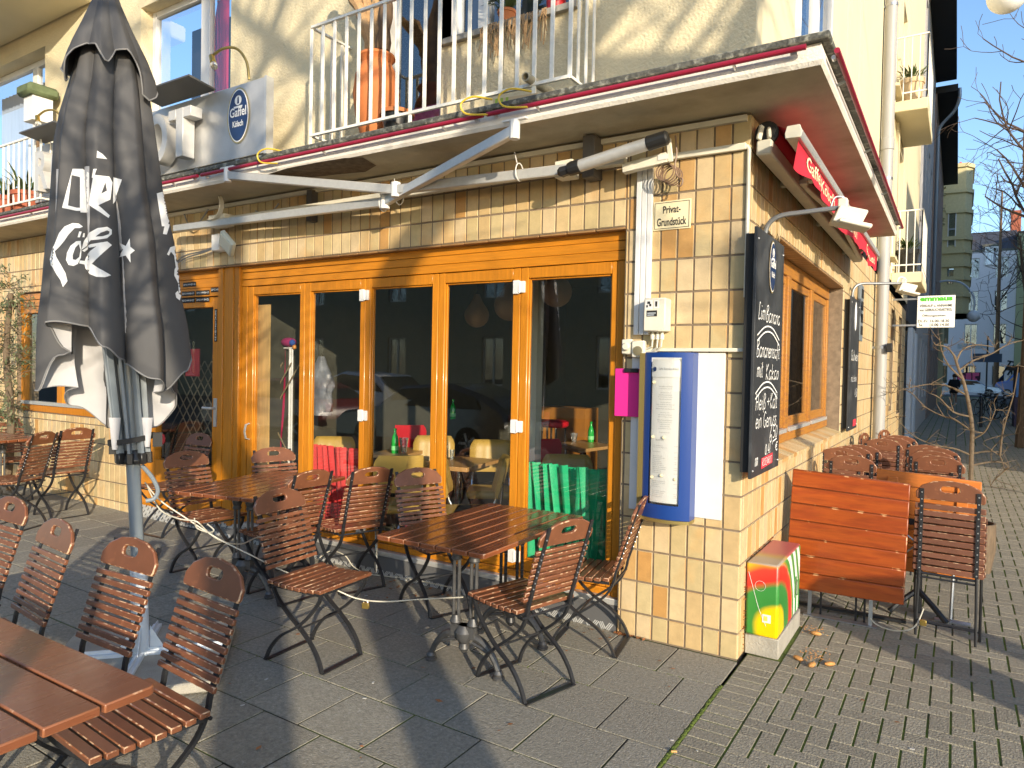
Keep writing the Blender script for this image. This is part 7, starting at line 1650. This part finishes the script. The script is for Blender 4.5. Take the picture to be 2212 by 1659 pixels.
# person far down the pavement
def person(x, y, label):
    s = thing('person', label, 'person', (x,y,0)); sc = 1.72
    def skinned(name, pts, edges, m, root=0, sub=2):
        me = bpy.data.meshes.new(name); me.from_pydata([p[:3] for p in pts], edges, []); o = link(name, me, m, s); md = o.modifiers.new('skin', 'SKIN'); md.use_smooth_shade = True
        for i, p in enumerate(pts): v_ = me.skin_vertices[0].data[i]; v_.radius = (p[3], p[3]*(p[4] if len(p) > 4 else 1)); v_.use_root = (i == root)
        o.modifiers.new('sub', 'SUBSURF').levels = sub; o.modifiers['sub'].render_levels = sub; return o
    X = lambda a, b_, c: (x+a, y+b_, c)
    body = [(*X(0,0,.93),.13,.85),(*X(0,0,1.15),.13,.8),(*X(0,0,1.38),.15,.7),(*X(0,0,1.48),.06),(*X(0,-.02,1.56),.075),(*X(0,-.02,1.66),.085),(*X(-.19,0,1.40),.055),(*X(-.24,.03,1.12),.045),(*X(-.22,-.05,.90),.035),(*X(-.21,-.07,.80),.03),(*X(.19,0,1.40),.055),(*X(.24,.02,1.14),.045),(*X(.20,-.12,1.0),.035),(*X(.15,-.2,1.02),.03),(*X(-.09,0,.86),.085),(*X(-.10,-.06,.48),.06),(*X(-.10,.05,.08),.042),(*X(-.10,-.10,.04),.04),(*X(.09,0,.86),.085),(*X(.10,.04,.48),.06),(*X(.11,.16,.10),.042),(*X(.11,.03,.04),.04)]
    ed = [(0,1),(1,2),(2,3),(3,4),(4,5),(2,6),(6,7),(7,8),(8,9),(2,10),(10,11),(11,12),(12,13),(0,14),(14,15),(15,16),(16,17),(0,18),(18,19),(19,20),(20,21)]
    skinned('body', body, ed, mat('skin', (.45,.27,.20), rough=.6))
    coat = [(*X(0,0,1.44),.11,.8),(*X(0,0,1.30),.23,.72),(*X(0,0,1.0),.24,.75),(*X(0,0,.62),.27,.75),(*X(-.20,0,1.40),.085),(*X(-.26,.03,1.12),.075),(*X(-.235,-.05,.90),.06),(*X(.20,0,1.40),.085),(*X(.26,.02,1.14),.075),(*X(.21,-.12,1.0),.06)]
    skinned('coat', coat, [(0,1),(1,2),(2,3),(1,4),(4,5),(5,6),(1,7),(7,8),(8,9)], mat('dark_coat', (.012,.012,.016), rough=.9), 2)
    MB().ball((x,y+.01,1.67), .115, 14, 10, (1,1.05,1.1)).build('hair', mat('hair', (.05,.03,.02), rough=.8), s)
    for a, bb in ((-.10,-.07),(.11,.06)): MB().ball((x+a,y+bb,.045), .06, 10, 6, (.75,1.7,.7)).build('shoe', M['white_print'], s)
person(.85, 44.8, 'person in a long dark coat and white shoes walking far down the side street')
# background trees over the side street
mat('far_twig', (.085,.06,.05), rough=.9)
def bare_tree(name, label, base, h, r, rnd, lev=4, first=.35, spread=.75, m='far_twig', L=None, kids=3, minr=.008, trunkm='bark', lean=(0,0)):
    s = thing(name, label, 'tree', base); b0 = V(base); tp = b0 + V((lean[0], lean[1], h*first)); 
    pts = spline([b0, b0.lerp(tp, .5) + V((rnd.gauss(0,.05),rnd.gauss(0,.05),0)), tp, tp + V((lean[0]*.6+rnd.gauss(0,.2),lean[1]*.6+rnd.gauss(0,.2),h*.25)), tp + V((lean[0]*.9,lean[1]*.9,h*.48))], 5)
    rad = [r*(1-.75*i/len(pts)) for i in range(len(pts))]; MB().tube(pts, rad, 10).build('trunk', M[trunkm], s)
    b = MB(); n0 = len(pts)
    for i in range(int(n0*.45), n0):
        for q in range(2): a = rnd.random()*6.28; branch(b, pts[i], V((cos(a),sin(a),rnd.uniform(.3,1.0))), (L or h*.32)*rnd.uniform(.7,1.1), rad[i]*.30, lev-1, rnd, spread, 5, 0, kids, minr, None, .06)
    b.build('branches', MATS[m], s); return s
rnd = random.Random(21)
q = at(2215, 640, y=16); bare_tree('bare_tree', 'dark bare tree trunk with buds at the right picture edge', (q.x+.08, 16, 0), 9.5, .19, rnd, lev=3, first=.50, minr=.006, L=1.7, kids=3)
q = at(2150, 700, y=60); bare_tree('bare_tree', 'fine branched bare tree in front of the white house', (q.x+3.6, 60, 0), 15, .25, rnd, lev=4, first=.32, minr=.012, L=4.2, kids=2, lean=(-1.2,0))
q = at(2130, 600, y=74); bare_tree('bare_tree', 'bare tree crown above the white house roof', (q.x+1, 74, 0), 21, .25, rnd, lev=4, first=.4, minr=.014, L=4.2, kids=2)

# olive tree at the left edge
s = thing('olive_tree', 'olive tree with narrow grey-green leaves at the left picture edge', 'tree', (-7.75,-.35,0)); b = MB(); lf = MB(); rnd = random.Random(5)
tk = spline([V((-7.85,-.35,0)), V((-7.78,-.33,.9)), V((-7.85,-.35,1.6)), V((-7.75,-.35,2.3))], 5); b.tube(tk, [.045*(1-.5*i/len(tk)) for i in range(len(tk))], 8)
for i in range(70):
    z = rnd.uniform(.85,2.55); a = rnd.random()*6.28; p = V((-7.80,-.36,z)); d = V((cos(a),sin(a)*.5,rnd.uniform(-.5,.6))); L = rnd.uniform(.25,.62)*(1.1 if 1.0 < z < 2.3 else .8); pts = [p + d*L*t + V((0,0,-.12*t*t+rnd.gauss(0,.01))) for t in (0,.35,.7,1)]; b.tube(pts, [.006,.004,.003,.002], 4)
    for k in range(26):
        t = rnd.uniform(.15,1); c = p + d*L*t + V((rnd.gauss(0,.03),rnd.gauss(0,.03),-.12*t*t+rnd.gauss(0,.03))); u = (d + V((rnd.gauss(0,.7),rnd.gauss(0,.7),rnd.gauss(0,.7)))).normalized()*rnd.uniform(.022,.036); w = u.orthogonal().normalized()*.0065; lf.add([c-u,c-w,c+u,c+w],[(0,1,2,3)])
b.build('trunk', M['twig'], s); lf.build('foliage', M['olive_leaf'], s)
# ================================================================== SUN, AND WHAT STANDS BETWEEN IT AND THE FACADE
SUN_AZ = radians(51.5); TE = .268; EL = math.atan(TE)
SV = V((sin(SUN_AZ)*cos(EL), -cos(SUN_AZ)*cos(EL), sin(EL)))        # towards the sun
SH = V((sin(SUN_AZ), -cos(SUN_AZ), 0)); SP = V((cos(SUN_AZ), sin(SUN_AZ), 0))
sun = bpy.data.lights.new('sun', 'SUN'); so = bpy.data.objects.new('sun', sun); COL.objects.link(so); so.rotation_euler = SV.to_track_quat('Z', 'Y').to_euler(); so.location = SV*30
sun.energy = 3.0; sun.angle = radians(.55); sun.color = (1.0, .86, .66)
w = bpy.data.worlds.new('World'); scene.world = w; w.use_nodes = True; nt = w.node_tree; bg = nt.nodes['Background']; sk = nt.nodes.new('ShaderNodeTexSky'); sk.sky_type = 'NISHITA'; sk.sun_disc = False
sk.sun_elevation = EL; sk.sun_rotation = math.atan2(SV.x, SV.y); sk.altitude = 100; sk.air_density = 1.0; sk.dust_density = .6; sk.ozone_density = 3.0
nt.links.new(sk.outputs[0], bg.inputs[0]); bg.inputs[1].default_value = .15
scene.view_settings.view_transform = 'Standard'; scene.view_settings.look = 'None'; scene.view_settings.exposure = 1.12; scene.view_settings.gamma = 1.0

# street trees across the pavement: their trunks and limbs throw the broad shadows on slabs, shopfront and stucco
def on_plane(wp, base, extra=0.0):
    """where a limb must be, in the upright plane through base facing the sun, to shade point wp"""
    wp = V(wp); k = (V((base[0],base[1],0)) - V((wp.x,wp.y,0))).dot(SH) + extra
    return wp + SH*k + V((0,0,TE*k))
def street_tree(label, g0, D, path, r0, limbs, seed, crown=True, lev=3, nside=10, top=.35):
    base = V((g0[0],g0[1],0)) + SH*D; base.z = -.15; s = thing('street_tree', label, 'tree', base, 'bare street trees across the pavement'); rnd = random.Random(seed)
    pts = [base] + [on_plane(p, base) for p in path]; tk = spline([tuple(p) for p in pts], 6); n = len(tk)
    MB().tube(tk, [r0*(1.12 - .6*i/n) for i in range(n)], 12).build('trunk', M['bark'], s)
    b = MB()
    for lp, r in limbs:
        q = [on_plane(p, base, rnd.uniform(-.4,.4)*0) for p in lp]; q = spline([tuple(p) for p in q], 5) if len(q) > 2 else q; m = len(q); b.tube(q, [r*(1-.5*i/m) for i in range(m)], 8)
        for i in range(1, m, 2): branch(b, q[i], V((rnd.gauss(0,1),rnd.gauss(0,1),rnd.uniform(-.2,1))), rnd.uniform(.7,1.6), r*.25, 1, rnd, .8, 4, 0, 2, .006)
    if crown:
        for i in range(nside):
            q = V(tk[int(n*rnd.uniform(.62,1))-1]); a = rnd.random()*6.28; branch(b, q, V((cos(a),sin(a),rnd.uniform(.2,1))), rnd.uniform(1.2,2.2), .035, lev-1, rnd, .75, 5, 0, 2, .006)
    b.build('branches', M['bark'], s); return s
FW_ = lambda px, py, y=-.012: at(px, py, y=y)
gA = (-.664,-1.69)
street_tree('bare street tree whose leaning trunk shades the middle of the shopfront', gA, 6.2, [(-2.0,-.61,0), (-2.55,0,.5), (-2.55,0,1.5), (-2.52,0,2.3), FW_(1130,235), FW_(1235,120), FW_(1350,-20), FW_(1470,-180)], .155,
    [([FW_(1200,160), FW_(1400,150), FW_(1550,140), FW_(1625,16), FW_(1700,-100)], .10), ([FW_(1130,235), FW_(1000,150), FW_(800,140), FW_(680,155), FW_(590,85), FW_(505,22), FW_(430,-60)], .085), ([FW_(1180,265), FW_(1270,235), FW_(1370,170), FW_(1500,105)], .03), ([FW_(1215,140), FW_(1120,40), FW_(1050,-60)], .05), ([FW_(1540,560,.07), FW_(1610,700,-.01), FW_(1560,520,.07)], .02)], 3, True, 2, 6)
gB = at(605, 1530, z=0) ; gB = (gB.x-.16, gB.y-.05)
street_tree('bare street tree behind the camera whose crown shades the parasol', gB, 7.5, [(gB[0]-1.5,gB[1]+1.2,.3), (-4.3,-.2,1.2), (-4.45,0,2.6), (-4.7,0,4.0), (-4.8,0,5.5)], .16, [([(-4.45,0,2.6), (-5.4,0,3.4), (-6.6,0,4.3), (-8,0,5)], .06), ([(-4.6,0,3.2), (-3.9,0,4.4), (-3.4,0,5.6)], .06)], 8, True, 3, 9)
gC = (.5, 1.75)
street_tree('bare street tree standing at the right, its trunk shading the side window', gC, 7.0, [(.3,1.9,.0), (-.012,2.15,.4), (-.012,2.18,1.6), (-.012,2.2,3.0), (-.012,2.3,5.0), (-.012,2.6,7.0)], .11, [([(-.01,2.2,3.0), (-.01,1.2,4.2), (-.01,.0,5.6)], .05)], 13, True, 2, 8)
s = thing('shadow_block', 'added grey block out of view, casting the low shadow band on the bricks', 'cabinet', (3.55,-1.42,0))  # unseen block, added only to throw the low shadow band across the bricks
MB().obox((3.55,-1.42,.66), V((.16,.127,0))*.8, V((-.14,.17,0))*.5, V((0,0,.62))).build('cabinet', M['grey_paint'], s, bevel=.01); MB().obox((3.55,-1.42,1.30), V((.16,.127,0))*.9, V((-.14,.17,0))*.6, V((0,0,.02))).build('lid', M['concrete'], s)
UB = lambda px, py: uq(px, py, -.22)
gD = (UB(255,700).x, UB(255,700).y)
street_tree('slender bare street tree whose fork shades the closed parasol', gD, 5.0, [UB(262,900), UB(258,760), UB(250,690), UB(248,600), UB(262,520), UB(290,440), UB(325,380), UB(360,300)], .045,
    [([UB(250,650), UB(225,590), UB(195,540), UB(170,520)], .022), ([UB(252,690), UB(300,620), UB(350,570), UB(410,545)], .026), ([UB(248,600), UB(235,530), UB(232,470), UB(215,420)], .02), ([UB(256,640), UB(285,600), UB(320,520), UB(380,470)], .018), ([UB(250,700), UB(200,660), UB(160,600)], .018), ([UB(270,500), UB(262,400), UB(240,300), UB(245,200)], .022), ([UB(290,440), UB(310,330), UB(300,230)], .016), ([UB(262,740), UB(330,690), UB(400,670)], .014)], 17, False)
# houses, seen mirrored in the panes and shading the side street
house('opposite_house', 'dark olive house across the street, mirrored in the shop panes', -46, -2, -30, -18.5, 11.5, MATS['olive_render'], 'y', 3, 9, frame='cream_paint')
mat('sand_render', (.50,.45,.34), rough=.9)
house('corner_house', 'low corner house on the other side of the side street', 11, 23, 3.6, 10.5, 9.0, MATS['sand_render'], 'x', 2, 3)
house('corner_house', 'tall house on the other side of the side street, keeping its far end in shade', 11, 23, 10.52, 110, 17, MATS['sand_render'], 'x', 4, 8)
c = car('white estate car parked across the street, mirrored in the panes', mat('car_white', (.70,.72,.74), rough=.25, coat=.5), h=1.6); c.location = (-12.6, -10.6, -.16); c.rotation_euler = (0,0,radians(3))
c = car('black saloon car parked by the pavement, mirrored in the panes', mat('car_black', (.012,.013,.016), rough=.15, coat=.8)); c.location = (-8.0, -7.4, -.16); c.rotation_euler = (0,0,radians(180))
c = car('dark red car parked by the pavement behind the black one', mat('car_red', (.16,.012,.02), rough=.2, coat=.8)); c.location = (-12.8, -7.4, -.16); c.rotation_euler = (0,0,radians(180))

# ------------------------------------------------------------------ camera
cd = bpy.data.cameras.new('camera'); co = bpy.data.objects.new('camera', cd); COL.objects.link(co); scene.camera = co
mw = Matrix((( RX.x, -DN.x, -FW.x, CAM.x), (RX.y, -DN.y, -FW.y, CAM.y), (RX.z, -DN.z, -FW.z, CAM.z), (0,0,0,1)))
co.matrix_world = mw
cd.sensor_width = 36; cd.sensor_fit = 'HORIZONTAL'; cd.lens = 2756.24/4000*36; cd.clip_start = .05; cd.clip_end = 600
